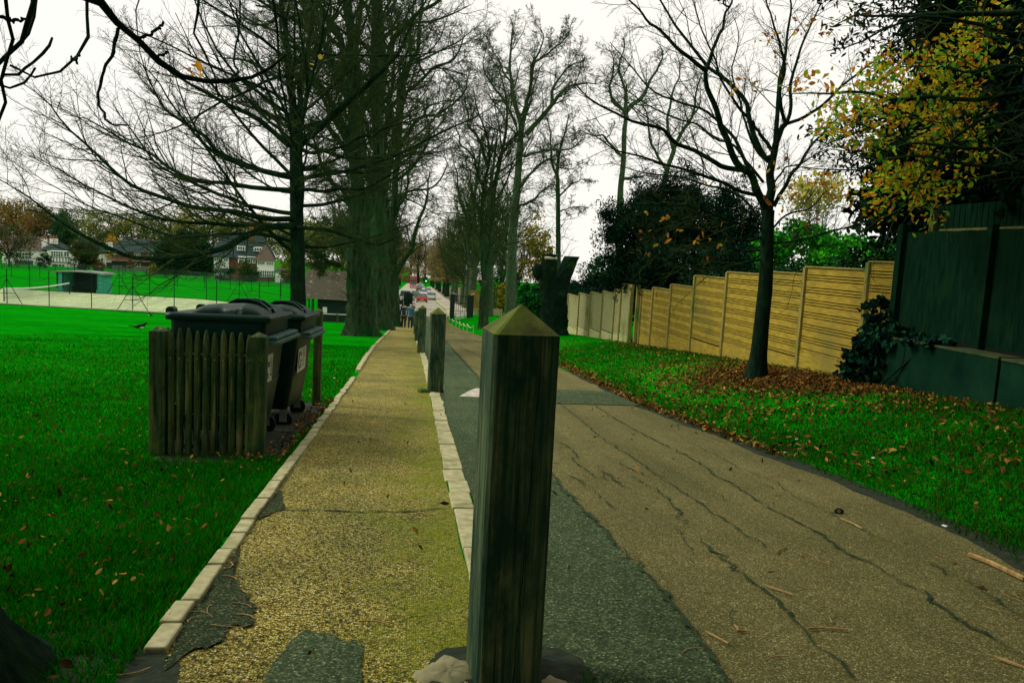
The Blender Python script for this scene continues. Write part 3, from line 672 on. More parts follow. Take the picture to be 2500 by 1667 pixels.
# ---- big avenue trees
def big_tree(name, label, base, trunk_pts, r0, r1, foot, lim, rng, mat='bark', tw='twig', k2=12, k3=9, k4=5, k5=2, epi=0, group=None, cat='tree', droop=.0, lr2=.33, wig=.22, rmin=.006, stem=None, upk=0):
    t = thing(name, base, label, cat, group)
    V, Fq = flare(trunk_pts, r0, r1, foot, 30, 26, rng, .22, .028); big_mesh('trunk', V-base, Fq, M[mat], t, smooth=True)
    A = rough(limbs(lim, 22), .07, rng); bs = [(A, 9)]
    if upk:
        A2 = spawn(A, upk, rng, (48, 14), .42, .35, 12, (.12, .95), .12, .06, .55, .02, .016, .15, lshape=.45); bs.append((A2, 6))
        B_ = [spawn(A, k2, rng, (52, 14), lr2, .4, 9, (.12, .98), wig*.7, .03-droop, .5, rmin*1.3, .012, .2, lshape=.45), spawn(A2, k2//2+2, rng, (50, 14), lr2*1.1, .4, 8, (.12, 1), wig*.8, .02-droop, .55, rmin*1.2, .012, .25, lshape=.4)]
    else:
        B_ = [spawn(A, k2, rng, (52, 14), lr2, .4, 9, (.12, .98), wig*.7, .03-droop, .5, rmin*1.3, .012, .2, lshape=.45)]
    tree_obj('branches', bs, M[mat], t, base)
    tb = []
    for B in B_:
        tb.append((B, 4)); C3 = spawn(B, k3, rng, (50, 16), .40, .45, 6, (.15, 1), wig, .0-droop, .6, rmin, .012, .3, lshape=.4); tb.append((C3, 3))
        if k4:
            D4 = spawn(C3, k4, rng, (48, 16), .45, .45, 4, (.2, 1), wig*1.1, -droop, .7, rmin*.8, .012, .5, lshape=.3); tb.append((D4, 3))
    if epi:
        tr = limbs([(trunk_pts, r0, r1)], 24); E1 = spawn(tr, epi, rng, (75, 18), .16, .6, 6, (.25, 1), .2, .05, .2, rmin, .010, .3, lshape=0); tb.append((E1, 3))
        E2 = spawn(E1, 5, rng, (45, 15), .5, .4, 4, (.1, 1), .2, .03, .7, rmin*.8, .01, .4); tb.append((E2, 3))
        E1 = spawn(A, max(3, epi//8), rng, (70, 18), .10, .6, 6, (.05, .7), .2, .05, .2, rmin, .010, .3, lshape=0); tb.append((E1, 3))
        E2 = spawn(E1, 4, rng, (45, 15), .5, .4, 4, (.1, 1), .2, .03, .7, rmin*.8, .01, .4); tb.append((E2, 3))
    tree_obj('twigs', tb, M[tw], t, base)
    return t
z3 = lambda l: [(600+x/2.613, y/2.613) for x, y in l]
rng = np.random.default_rng(202)
Y1 = 31.6; b1 = P(880, 822, Y1); b1[2] = g(b1[0], b1[1])
big_tree('avenue_tree', 'thick trunked bare tree with flared roots beside the gravel path, nearest of the left row', b1,
    [b1-[0, 0, .15], P(879, 750, Y1), P(876, 640, Y1), P(874, 540, Y1)], .56, .44, 1.55,
    [(Pz([(876, 560), (872, 421), (864, 344), (860, 230), (856, 115), (849, 0), (845, -150), (850, -320)], Y1, Y1+.5), .30, .10),
     (Pz([(880, 560), (905, 480), (918, 390), (916, 268), (912, 115), (912, 0), (915, -150), (905, -330)], Y1, Y1-.3), .26, .09),
     (Pz(z3([(690, 900), (680, 640), (620, 330), (560, 200), (500, 60), (440, -60), (360, -250)]), Y1, Y1-1.5), .20, .05),
     (Pz(z3([(700, 760), (600, 480), (500, 290), (400, 200), (330, 130), (220, 80), (60, 20)]), Y1, Y1-2), .18, .03),
     (Pz(z3([(690, 960), (560, 680), (480, 560), (380, 480), (250, 500), (100, 470)]), Y1, Y1+1), .15, .02),
     (Pz(z3([(690, 1050), (560, 850), (440, 800), (300, 830), (100, 700), (-60, 640)]), Y1, Y1+2), .13, .02),
     (Pz(z3([(760, 700), (900, 400), (940, 250), (1080, 100), (1210, 0), (1330, -120)]), Y1, Y1-2), .17, .03),
     (Pz([(830, 648), (805, 640), (770, 620), (745, 595), (720, 590)], Y1, Y1-2), .12, .02),
     (Pz([(870, 540), (840, 470), (800, 430), (770, 360), (745, 280)], Y1, Y1+2), .13, .02)],
    rng, k2=24, k3=11, k4=6, epi=140, upk=6, rmin=.0062)
Y2 = 41.5; b2 = P(930, 806, Y2); b2[2] = g(b2[0], b2[1])
big_tree('avenue_tree', 'ivy green bare tree second in the left row, its trunk half behind the thick one', b2,
    [b2-[0, 0, .15], P(930, 730, Y2), P(927, 620, Y2), P(924, 520, Y2)], .56, .44, 1.4,
    [(Pz([(922, 540), (925, 421), (920, 300), (935, 180), (930, 60), (925, -100), (940, -260)], Y2, Y2), .27, .08),
     (Pz(z3([(850, 1400), (920, 1000), (960, 760), (990, 540), (1030, 430), (1090, 330), (1110, 200), (1130, 0), (1150, -150)]), Y2, Y2-1), .22, .04),
     (Pz(z3([(880, 900), (960, 640), (1080, 560), (1200, 440), (1330, 380), (1400, 200)]), Y2, Y2-2), .14, .02),
     (Pz(z3([(860, 1100), (1000, 900), (1100, 760), (1240, 720), (1390, 600), (1420, 470)]), Y2, Y2-1), .13, .02),
     (Pz([(920, 500), (890, 400), (885, 280), (870, 150), (880, 0), (870, -180)], Y2, Y2+2), .2, .05)],
    rng, k2=20, k3=11, k4=6, epi=110, droop=.04, upk=6, rmin=.0075)
Y3 = 50.0; b3 = P(958, 800, Y3); b3[2] = g(b3[0], b3[1])
big_tree('avenue_tree', 'dark bare tree third in the left row with a limb leaning over the path', b3,
    [b3-[0, 0, .15], P(957, 730, Y3), P(953, 640, Y3), P(950, 560, Y3)], .55, .42, 1.4,
    [(Pz([(950, 580), (965, 480), (975, 344), (985, 220), (1000, 130), (1010, 0)], Y3, Y3-1), .24, .05),
     (Pz([(958, 680), (981, 646), (995, 622), (1007, 601), (1015, 560), (1035, 500), (1050, 420)], Y3, Y3-3), .20, .03),
     (Pz(z3([(950, 1400), (1000, 1250), (1100, 1220), (1220, 1180), (1280, 1050), (1230, 950)]), Y3, Y3-3), .10, .02),
     (Pz(z3([(970, 1150), (1050, 1080), (1150, 940), (1170, 820), (1150, 700), (1240, 650), (1390, 640)]), Y3, Y3-2), .11, .02),
     (Pz([(950, 560), (935, 430), (945, 300), (960, 180), (955, 60)], Y3, Y3+1), .2, .04)],
    rng, k2=15, k3=9, k4=4, epi=60, droop=.03, upk=4, rmin=.0085)
# right of the lane
z4 = lambda l: [(1100+x/2.613, y/2.613) for x, y in l]
rng = np.random.default_rng(303)
YA = 49.; bA = P(1180, 800, YA); bA[2] = g(bA[0], bA[1])
big_tree('avenue_tree', 'slim two stemmed bare tree right of the lane, behind the rope fence', bA,
    [bA-[0, 0, .15], P(1180, 740, YA), P(1184, 690, YA)], .33, .24, 1.4,
    [(Pz(z4([(215, 1780), (200, 1568), (205, 1300), (235, 1060), (240, 920), (200, 800), (160, 660), (140, 560)]), YA, YA), .18, .02),
     (Pz(z4([(220, 1780), (255, 1568), (275, 1300), (300, 1100), (345, 900), (355, 700), (330, 520), (300, 400)]), YA, YA+1), .22, .02),
     (Pz(z4([(240, 1250), (190, 1150), (150, 1000), (60, 900), (30, 750)]), YA, YA-2), .10, .015),
     (Pz(z4([(235, 1060), (190, 900), (120, 800), (100, 640), (60, 540)]), YA, YA+2), .11, .015),
     (Pz(z4([(290, 1150), (330, 980), (420, 860), (400, 700)]), YA, YA-1.5), .10, .015)],
    rng, k2=22, k3=10, k4=5, epi=90, upk=5, rmin=.0085)
YB = 62.; bB = P(1245, 785, YB); bB[2] = g(bB[0], bB[1])
big_tree('avenue_tree', 'tallest bare tree right of the lane, pale barked with a wide open crown', bB,
    [bB-[0, 0, .15], P(1246, 700, YB), P(1252, 560, YB), P(1262, 450, YB), P(1270, 340, YB)], .46, .235, 1.25,
    [(Pz(z4([(440, 1000), (447, 900), (450, 800), (410, 650), (385, 480), (390, 300), (400, 150)]), YB, YB), .26, .03),
     (Pz(z4([(450, 850), (475, 700), (510, 560), (520, 420), (590, 270), (580, 180)]), YB, YB+1), .2, .03),
     (Pz(z4([(480, 860), (560, 770), (640, 680), (720, 580), (850, 535), (960, 540)]), YB, YB-2), .22, .02),
     (Pz(z4([(640, 680), (660, 560), (740, 440), (850, 380), (850, 340)]), YB-1, YB+2), .12, .02),
     (Pz(z4([(530, 400), (640, 330), (740, 240), (780, 140)]), YB, YB-2), .09, .02),
     (Pz(z4([(470, 1000), (530, 980), (640, 960), (760, 950), (860, 880)]), YB, YB-3), .13, .02),
     (Pz(z4([(440, 1200), (500, 1120), (620, 1010), (680, 1060), (740, 1080), (840, 1050)]), YB, YB-2), .13, .02),
     (Pz(z4([(420, 1320), (520, 1280), (600, 1210), (680, 1170)]), YB, YB-3), .12, .02),
     (Pz(z4([(400, 1310), (330, 1360), (270, 1400), (250, 1480)]), YB, YB-3), .12, .03),
     (Pz(z4([(420, 800), (340, 640), (260, 540), (210, 420), (230, 300)]), YB, YB+2), .12, .02),
     (Pz(z4([(400, 560), (320, 420), (250, 280), (220, 220)]), YB, YB-1), .08, .02)],
    rng, mat='bark_grey', k2=21, k3=10, k4=5, epi=60, upk=5, rmin=.0095, wig=.26)
YC = 72.; bC = P(1362, 740, YC); bC[2] = g(bC[0], bC[1])
big_tree('bare_tree', 'thin straight bare tree rising behind the cut stump', bC,
    [bC-[0, 0, .15], P(1363, 640, YC), P(1363, 560, YC), P(1362, 450, YC)], .26, .19, 1.1,
    [(Pz(z4([(685, 1180), (680, 1080), (700, 950), (740, 800), (760, 700)]), YC, YC), .2, .02),
     (Pz(z4([(690, 1150), (640, 1020), (640, 850), (600, 720)]), YC, YC+1), .14, .02),
     (Pz(z4([(695, 1250), (770, 1180), (850, 1140), (900, 1160)]), YC, YC-2), .09, .02),
     (Pz(z4([(690, 1350), (780, 1320), (880, 1325)]), YC, YC-2), .07, .02)],
    rng, k2=17, k3=9, k4=5, epi=60, upk=4, rmin=.0105, droop=.02)
YD = 60.; bD = P(1512, 700, YD); bD[2] = g(bD[0], bD[1])
big_tree('bare_tree', 'pale forked bare tree standing behind the dark yew', bD,
    [bD-[0, 0, .15], P(1512, 600, YD), P(1515, 470, YD), P(1522, 400, YD), P(1525, 310, YD)], .32, .17, 1.1,
    [(Pz(z4([(1105, 900), (1110, 800), (1115, 720), (1040, 640), (1020, 560), (1040, 430), (1010, 300)]), YD, YD), .2, .02),
     (Pz(z4([(1115, 720), (1150, 680), (1215, 620), (1280, 500), (1350, 380), (1330, 280)]), YD, YD+1), .2, .02),
     (Pz(z4([(1110, 720), (1120, 600), (1080, 470), (1070, 400), (1110, 300), (1100, 230)]), YD, YD-1), .14, .02),
     (Pz(z4([(1100, 1000), (1040, 950), (980, 870), (900, 860), (820, 830)]), YD, YD-2), .13, .02),
     (Pz(z4([(1080, 1150), (1180, 1130), (1300, 1120)]), YD, YD-2), .11, .02)],
    rng, mat='bark_grey', k2=17, k3=9, k4=4, upk=4, rmin=.009, wig=.26)
YE = 64.; bE = P(1600, 720, YE); bE[2] = g(bE[0], bE[1])
big_tree('bare_tree', 'pale leaning bare tree right of the forked one, behind the yew', bE,
    [bE-[0, 0, .15], P(1605, 560, YE), P(1625, 430, YE), P(1645, 370, YE)], .27, .19, 1.1,
    [(Pz([(1638, 390), (1645, 370), (1655, 340), (1690, 280), (1700, 220), (1720, 160)], YE, YE), .2, .02),
     (Pz([(1645, 370), (1630, 310), (1640, 230), (1660, 180), (1650, 120)], YE, YE), .16, .02),
     (Pz([(1630, 420), (1590, 350), (1580, 280), (1540, 220)], YE, YE-2), .14, .02)],
    rng, mat='bark_grey', k2=17, k3=9, k4=4, upk=4, rmin=.009, wig=.26)

# ---- the young tree on the right verge
rng = np.random.default_rng(404)
YR = 11.06; bR = np.array([5.22, YR, g(5.22, YR)])
z5 = lambda l: [(1400+x/2.24, y/2.24) for x, y in l]
young = thing('verge_tree', bR, 'young bare tree on the leafy right verge in front of the slatted fence', 'tree')
V, Fq = flare([bR-[0, 0, .08], P(1850, 880, YR), P(1862, 760, YR), P(1869, 690, YR), P(1872, 590, YR), P(1875, 513, YR)], .122, .092, 1.75, 30, 22, rng, .09)
big_mesh('trunk', V-bR, Fq, M['bark_dark'], young, smooth=True)
RS = [
 ([(1066, 1160), (1075, 1000), (1085, 880), (1105, 800), (1130, 720), (1160, 680)], 0, .3, .065, .040),
 ([(1105, 800), (1110, 690), (1120, 520), (1130, 430), (1160, 300), (1190, 100), (1180, 0), (1175, -150)], .1, .8, .034, .008),
 ([(1160, 680), (1140, 600), (1128, 500), (1150, 380), (1120, 200), (1060, 30), (1040, -120)], .3, -.4, .026, .006),
 ([(1160, 680), (1190, 600), (1190, 450), (1250, 250), (1330, 60), (1390, -80)], .3, .9, .028, .006),
 ([(1160, 680), (1260, 640), (1380, 560), (1520, 430), (1650, 320), (1790, 220), (1880, 150)], .3, -.8, .024, .005),
 ([(1085, 860), (1060, 880), (1000, 770), (960, 660), (945, 580), (900, 510), (820, 430), (740, 370), (600, 200), (470, 0), (400, -120)], .1, .6, .040, .008),
 ([(1090, 830), (1010, 720), (960, 650)], .15, .3, .028, .02),
 ([(960, 650), (880, 560), (800, 420), (760, 290), (690, 120), (640, -60)], .3, -.5, .02, .005),
 ([(1066, 1160), (1010, 1060), (970, 960), (930, 930), (880, 860), (830, 740), (780, 590), (735, 480), (725, 390)], 0, -.6, .056, .030),
 ([(725, 390), (760, 290), (850, 40), (870, 0), (910, -120)], -.6, -.7, .026, .007),
 ([(850, 40), (800, 0), (760, -60)], -.65, -.8, .012, .006),
 ([(725, 390), (650, 330), (560, 250), (480, 180), (400, 110), (310, 0), (250, -100)], -.6, -1.2, .028, .006),
 ([(930, 930), (830, 915), (760, 880), (680, 830), (560, 790), (480, 700), (300, 660), (200, 610), (100, 540), (0, 450)], -.1, -1.6, .036, .006),
 ([(970, 950), (900, 800), (860, 740), (800, 680), (700, 600), (560, 560), (420, 480), (300, 340), (200, 230)], 0, .9, .026, .005),
 ([(1050, 1080), (900, 1040), (760, 980), (680, 950), (500, 900), (330, 850), (200, 800), (60, 700)], 0, -1.2, .028, .005),
 ([(1040, 1000), (960, 900), (870, 790), (790, 760), (680, 680), (540, 640), (380, 560), (200, 440)], 0, .5, .02, .005),
 ([(1030, 1230), (940, 1100), (840, 1040), (720, 1010), (560, 960), (380, 940), (200, 880)], 0, .9, .02, .005),
 ([(1030, 1250), (940, 1230), (800, 1190), (650, 1130), (500, 1120), (350, 1080)], 0, -1.1, .018, .004),
 ([(1025, 1300), (930, 1320), (800, 1290), (650, 1230), (500, 1280), (380, 1310)], 0, -.8, .016, .004),
 ([(1025, 1370), (930, 1370), (800, 1340), (640, 1350), (520, 1330), (400, 1250)], 0, .5, .014, .004),
 ([(1025, 1420), (900, 1440), (740, 1470), (600, 1450), (480, 1400), (340, 1400)], 0, -1., .015, .004),
 ([(1095, 1130), (1150, 1030), (1200, 950), (1230, 910), (1310, 780), (1400, 690), (1500, 600)], 0, -.4, .03, .006),
 ([(1090, 1010), (1160, 920), (1240, 900), (1350, 830), (1500, 820)], .1, -1., .014, .004),
 ([(1090, 1250), (1160, 1180), (1300, 1130), (1420, 1020), (1540, 960)], 0, .6, .016, .004),
 ([(1085, 1330), (1200, 1320), (1350, 1280), (1500, 1240), (1700, 1190)], 0, -1.2, .017, .004),
 ([(1085, 1390), (1180, 1330), (1280, 1220), (1400, 1160)], 0, .9, .014, .004),
 ([(1080, 900), (1000, 820), (930, 640), (900, 520), (870, 380), (900, 240), (880, 100)], .2, 1., .02, .005),
]
sp = [(Pz(z5(l), YR+a, YR+b), r0*1.1, r1) for l, a, b, r0, r1 in RS]
A = rough(limbs(sp, 22), .016, rng)
B = spawn(A, 15, rng, (38, 12), .34, .4, 9, (.14, .99), .09, .03, .5, .0038, .007, .2, lshape=.45)
C3 = spawn(B, 6, rng, (38, 12), .42, .4, 6, (.15, 1), .12, .02, .6, .0026, .007, .3, lshape=.4)
D4 = spawn(C3, 3, rng, (40, 12), .45, .4, 4, (.2, 1), .13, .01, .7, .002, .007, .4, lshape=.3)
tree_obj('branches', [(A, 9)], M['bark_dark'], young, bR)
tree_obj('twigs', [(B, 5), (C3, 3), (D4, 3)], M['twig'], young, bR)
AUT = np.array([[.62, .26, .02], [.70, .38, .03], [.50, .16, .015], [.62, .44, .05], [.35, .10, .015]])
def leaf_group(spots, n, spread, L, rng, colours, flat=1.0, cw=None):
    c = []
    for s in spots: c.append(np.asarray(s)+rng.normal(0, 1, (n, 3))*spread)
    c = np.concatenate(c); ln = L*rng.uniform(.65, 1.2, len(c)); return leaf_quads(c, ln, ln*.55, rng, flat, colours, cw)
lp = z5([(405, 1180), (490, 1190), (510, 1190), (585, 1255), (685, 1280), (695, 1310), (520, 1300), (530, 1310), (470, 1340), (415, 1290), (380, 1300), (425, 1395), (375, 1405), (725, 1410), (810, 1325), (750, 1310), (655, 1325), (790, 1235), (720, 1000)])
V, Fq, c = leaf_group([P(x, y, YR-.8+rng.uniform(-.4, .4)) for x, y in lp], 2, .035, .085, rng, AUT)
lp = z5([(930, 425), (885, 460), (870, 500), (1000, 480), (1020, 470), (1105, 385), (1165, 390), (1145, 325), (1300, 430), (1370, 450), (1100, 200), (1150, 185), (1240, 130), (1330, 100), (1250, 160), (1390, 150), (1210, 145), (1120, 140), (1245, 1025), (1210, 1050), (1170, 1090), (1030, 1105), (1115, 1150), (1265, 1220), (1350, 945), (1410, 970), (1400, 1080), (1330, 1090), (1500, 1080), (1070, 885), (1150, 900), (1230, 480), (1170, 470), (1000, 230), (1460, 55), (1540, 100), (1280, 985)])
V2, Fq2, c2 = leaf_group([P(x, y, YR-.4+rng.uniform(-.4, .4)) for x, y in lp], 4, .07, .085, rng, np.vstack([AUT, [[.30, .36, .03]]]))
big_mesh('leaves', np.vstack([V, V2])-bR, np.vstack([Fq, Fq2+len(V)]), M['leaf'], young, col=np.vstack([c, c2]))

# ---- the autumn beech reaching in from the right, in front of the conifer
rng = np.random.default_rng(505)
bS = np.array([8.0, 6.6, g(8.0, 6.6)]); YS_ = 8.2
z6 = lambda l: [(1900+x/2.613, y/2.613) for x, y in l]
autumn = thing('autumn_beech', bS, 'autumn beech reaching in from the right edge with green, yellow and orange leaves', 'tree')
V, Fq = flare([bS-[0, 0, .1], bS+[.02, 0, 1.5], bS+[-.05, .1, 3], bS+[0, .2, 5], bS+[.1, .2, 7.5]], .22, .09, 1.4, 26, 16, rng, .06)
big_mesh('trunk', V-bS, Fq, M['bark_dark'], autumn, smooth=True)
tz = lambda h: bS+[0, .1, h]
AS = [([tz(3.4)]+Pz(z6([(1700, 560), (1300, 640), (1000, 640), (760, 635), (600, 600), (460, 595), (330, 600), (240, 590), (100, 600)]), 7.4, 8.6), .045, .006),
      ([tz(4.6)]+Pz(z6([(1700, 60), (1300, 100), (960, 95), (860, 100), (560, 95), (500, 85), (440, 120), (340, 180)]), 7.4, 8.8), .045, .006),
      ([tz(4.4)]+Pz(z6([(1700, 200), (1200, 130), (950, 100), (760, 150), (600, 220), (530, 270), (430, 310), (320, 340)]), 7.4, 8.4), .04, .005),
      ([tz(2.6)]+Pz(z6([(1750, 900), (1300, 950), (900, 900), (760, 910), (640, 840), (560, 810), (440, 770)]), 7.2, 8.2), .04, .005),
      ([tz(2.2)]+Pz(z6([(1750, 1100), (1200, 1050), (900, 1000), (640, 1040), (520, 1080), (370, 1080), (150, 1070)]), 7.2, 8.6), .035, .005),
      ([tz(3.0)]+Pz(z6([(1750, 700), (1300, 760), (1100, 900), (900, 1120), (740, 1350), (560, 1420), (300, 1490), (100, 1540)]), 7.2, 8.4), .03, .004),
      ([tz(3.8)]+Pz(z6([(1750, 420), (1400, 420), (1200, 480), (1000, 420), (880, 420), (720, 430)]), 7.2, 8.4), .035, .005),
      ([tz(4.2)]+Pz(z6([(1750, 250), (1500, 250), (1300, 230), (1180, 150)]), 7.2, 8.0), .035, .006)]
A = rough(limbs(AS, 22), .02, rng)
B = spawn(A, 15, rng, (48, 14), .26, .4, 8, (.25, .99), .12, .0, .5, .004, .008, .2, flat=.5, lshape=.45)
C3 = spawn(B, 6, rng, (45, 14), .42, .4, 5, (.15, 1), .14, -.02, .6, .0026, .008, .3, flat=.5)
tree_obj('branches', [(A, 9)], M['bark_dark'], autumn, bS); tree_obj('twigs', [(B, 4), (C3, 3)], M['twig'], autumn, bS)
MIX = np.array([[.20, .50, .02], [.36, .60, .03], [.62, .62, .03], [.85, .62, .03], [.85, .40, .02], [.68, .22, .015], [.07, .28, .02]])
spots = z6([(700, 430), (660, 430), (740, 470), (690, 490), (620, 490), (580, 460), (860, 400), (930, 350), (1000, 330), (1060, 320), (1120, 300), (900, 470), (980, 440), (1080, 420), (780, 550), (860, 540), (930, 560), (1010, 520), (1100, 520), (1150, 520), (690, 570), (600, 560), (470, 600), (520, 580), (540, 640), (590, 640), (700, 640), (780, 640), (860, 660), (950, 640), (1020, 620), (1080, 650), (420, 700), (370, 720), (400, 690), (330, 760), (300, 790), (380, 790), (340, 830), (400, 850), (500, 720), (560, 720), (630, 690), (700, 720), (780, 740), (850, 770), (910, 740), (1000, 740), (1040, 830), (1100, 770), (1160, 770), (1180, 850), (580, 880), (600, 940), (560, 870), (660, 850), (700, 820), (740, 860), (960, 950), (880, 980), (1000, 850), (1080, 880), (960, 960), (670, 1080), (740, 1100), (850, 1110), (800, 1070), (620, 1140), (660, 1180), (720, 1170), (800, 1180), (900, 1170), (960, 1210), (1010, 1190), (850, 1215), (560, 1160), (640, 1280), (740, 1280), (880, 1280), (620, 1340), (990, 1250), (970, 1420), (1180, 560), (1250, 640), (1300, 620), (1150, 660), (1260, 700), (1340, 830), (1300, 860), (1380, 980), (1200, 1080), (1160, 1150), (1250, 1030), (1380, 230), (1330, 270), (1260, 290), (1180, 330), (1280, 330), (1350, 330), (1290, 410), (1320, 440), (1230, 200), (1300, 180), (1400, 200), (1160, 180), (1530, 380), (1240, 250), (1400, 60), (1480, 60), (1350, 30), (1300, 80), (1540, 200)])
spots = spots+[(x+rng.normal(0, 14), y+rng.normal(0, 14)) for x, y in spots if x < 2400 for _ in range(2)]
V, Fq, c = leaf_group([P(x, y, rng.uniform(7.6, 9.0)) for x, y in spots], 10, .085, .072, rng, MIX, .8)
V2, Fq2, c2 = leaf_group([P(x, y, 8.4) for x, y in z6([(250, 480), (220, 490), (280, 520), (300, 525), (225, 600), (150, 550), (170, 560), (270, 1100), (340, 1130), (180, 1150), (380, 1205), (240, 1150), (330, 1255), (150, 1190), (430, 1210), (490, 1240), (120, 1220)])], 4, .05, .085, rng, MIX[2:6], .9)
V3, Fq3, c3 = leaf_group([P(x, y, 8.3) for x, y in z6([(660, 10), (710, 15), (760, 20), (830, 30), (830, 45), (730, 120), (720, 130), (690, 150), (545, 190), (560, 240), (640, 240), (580, 320), (440, 240), (400, 220), (480, 240), (510, 160), (540, 260)])], 2, .03, .05, rng, np.array([[.02, .05, .02], [.06, .06, .015]]), .9)
big_mesh('leaves', np.vstack([V, V2, V3])-bS, np.vstack([Fq, Fq2+len(V), Fq3+len(V)+len(V2)]), M['leaf'], autumn, col=np.vstack([c, c2, c3]))

# ---- horse chestnut at the bottom left, its drooping boughs across the top left
rng = np.random.default_rng(606)
bH = np.array([-1.63, 1.95, g(-1.63, 1.95)])
chest = thing('chestnut_tree', bH, 'dark tree trunk at the bottom left corner with drooping bare boughs above', 'tree')
V, Fq = flare([bH-[0, 0, .1], bH+[-.02, 0, .8], bH+[-.25, -.05, 2.4], bH+[-.35, -.1, 4.2]], .46, .36, 1.45, 34, 40, rng, .18)
big_mesh('trunk', V-bH, Fq, M['bark_dark'], chest, smooth=True)
YH = 4.2; tp = lambda a, b_, c_: bH+[a, b_, c_]
HS = [
 ([tp(0, .2, 3.9), tp(.2, 1.0, 3.5), P(170, -90, 3.9)]+Pz(z2([(590, 0), (640, 60), (690, 140), (760, 200), (830, 250), (930, 345), (1030, 420), (1130, 470), (1260, 490), (1380, 480), (1500, 450), (1600, 390), (1680, 320)]), 4.0, 4.6), .040, .007),
 (Pz(z2([(695, 170), (680, 260), (640, 350), (590, 470), (575, 560), (590, 650), (640, 720), (690, 730), (740, 735)]), 4.1, 3.9), .0085, .004),
 (Pz(z2([(820, 225), (900, 200), (940, 170), (960, 120)]), 4.1, 4.2), .008, .005),
 (Pz(z2([(930, 335), (970, 325), (995, 300)]), 4.2, 4.2), .006, .004),
 (Pz(z2([(1270, 490), (1340, 470), (1390, 420), (1380, 340), (1400, 180), (1390, 60)]), 4.5, 4.8), .006, .004),
 ([tp(0, .3, 3.9), tp(.1, 1.4, 3.7), P(205, -120, 4.4)]+Pz(z2([(505, 0), (515, 120), (520, 230), (470, 320), (430, 390), (350, 440), (260, 460), (150, 440), (65, 380)]), 4.4, 4.2), .020, .005),
 (Pz(z2([(470, 320), (440, 360), (415, 325)]), 4.3, 4.3), .006, .004),
 ([tp(-.1, .3, 3.7), P(140, -420, 3.4), P(105, -200, 3.6), P(88, -90, 3.6)]+Pz(z2([(185, 0), (140, 180), (120, 260), (60, 300), (0, 370), (-60, 420)]), 3.5, 3.4), .022, .008),
 ([tp(-.15, .3, 3.6), P(30, -420, 3.2), P(5, -200, 3.4), P(12, -60, 3.4)]+Pz(z2([(35, 0), (45, 140), (70, 230), (50, 350), (25, 430), (10, 500), (20, 560), (35, 620), (15, 690), (-10, 715)]), 3.4, 3.4), .011, .006),
 ([tp(-.1, .35, 3.7), P(110, -420, 3.5), P(95, -200, 3.7), P(92, -60, 3.7)]+Pz(z2([(210, 0), (200, 130), (160, 220), (110, 270)]), 3.7, 3.6), .008, .006),
 ([tp(-.25, .3, 2.4)]+Pz(z2([(-60, 440), (0, 438), (100, 440), (150, 410), (200, 380), (260, 310), (300, 230)]), 3.4, 3.7), .010, .005),
 (Pz(z2([(0, 100), (80, 125), (150, 110)]), 3.4, 3.5), .007, .005), ([tp(-.25, .35, 2.3)]+Pz(z2([(-20, 488), (60, 492), (120, 495), (170, 460), (200, 410)]), 3.4, 3.6), .007, .004),

 ([tp(.1, .5, 4), P(470, -150, 5.2)]+Pz(z2([(1160, 0), (1165, 120), (1150, 230), (1200, 290), (1260, 420), (1290, 560)]), 5.2, 5.4), .018, .005),
 ([tp(.1, .5, 4)]+Pz(z2([(810, -90), (810, 0), (810, 120), (830, 330), (880, 450), (960, 620)]), 5.0, 5.6), .006, .003),
 ([tp(.2, .5, 4.1), P(560, -150, 5.6)]+Pz(z2([(1400, -60), (1420, 100), (1410, 250)]), 5.6, 5.6), .016, .005),
 ([tp(.2, .5, 4.1), P(600, -150, 5.8)]+Pz(z2([(1590, -60), (1640, 200), (1650, 420), (1680, 620), (1720, 860)]), 5.8, 6.2), .018, .006)]
A = rough(limbs(HS, 30), .008, rng)
kn = A.r*(1+.22*(rng.random(A.r.shape) < .22)); A.r = kn
UPL = [([tp(-.1, -.1, 4), tp(.4*cos(a)*1.2, .4*sin(a)-.1, 5.2), tp(3.5*cos(a), 3.5*sin(a)-1, 7.5), tp(5.5*cos(a), 5.5*sin(a)-1, 8.5)], .16, .02) for a in (2.4, 3.2, 4.0, 4.8, 5.6, .3)]
U_ = rough(limbs(UPL, 14), .06, rng); B = spawn(U_, 9, rng, (50, 12), .35, .4, 7, (.2, 1), .14, 0, .5, .008, .012)
tree_obj('branches', [(A, 8), (U_, 8), (B, 4)], M['bark_dark'], chest, bH)
V, Fq, c = leaf_group([P(x, y, 5.0) for x, y in z2([(1130, 410), (1135, 420), (1170, 380), (1120, 405)])]+[P(762, 138, 6)], 2, .04, .07, rng, AUT)
big_mesh('leaves', V-bH, Fq, M['leaf'], chest, col=c)

# ---- the cut stump by the fence
rng = np.random.default_rng(707)
YT = 30.0; bT = P(1352, 822, YT); bT[2] = g(bT[0], bT[1])
stump = thing('tree_stump', bT, 'massive cut tree stump with two sawn limbs and a burr, left of the paler fence', 'tree stump')
V, Fq = flare([bT-[0, 0, .15], P(1352, 790, YT), P(1352, 740, YT), P(1352, 705, YT), P(1356, 680, YT)], .53, .44, 1.3, 26, 30, rng, .26, .04)
big_mesh('trunk', V-bT, Fq, M['bark_dark'], stump, smooth=True)
def stub(nm, p, r):
    c = catmull(p, 10); S = 16; a = np.arange(S)*2*pi/S; pr = np.sin(a*3+rng.random()*6)*.10+np.sin(a*5)*.07
    rings = []
    for j, q in enumerate(c):
        rr = (r[0]+(r[1]-r[0])*j/9)*(1+pr+rng.normal(0, .03, S)); rings.append([tuple(q+np.array([cos(t)*k, sin(t)*k, 0])-bT) for t, k in zip(a, rr)])
    MB().loft(rings).build(nm, M['bark_dark'], stump, smooth=False)
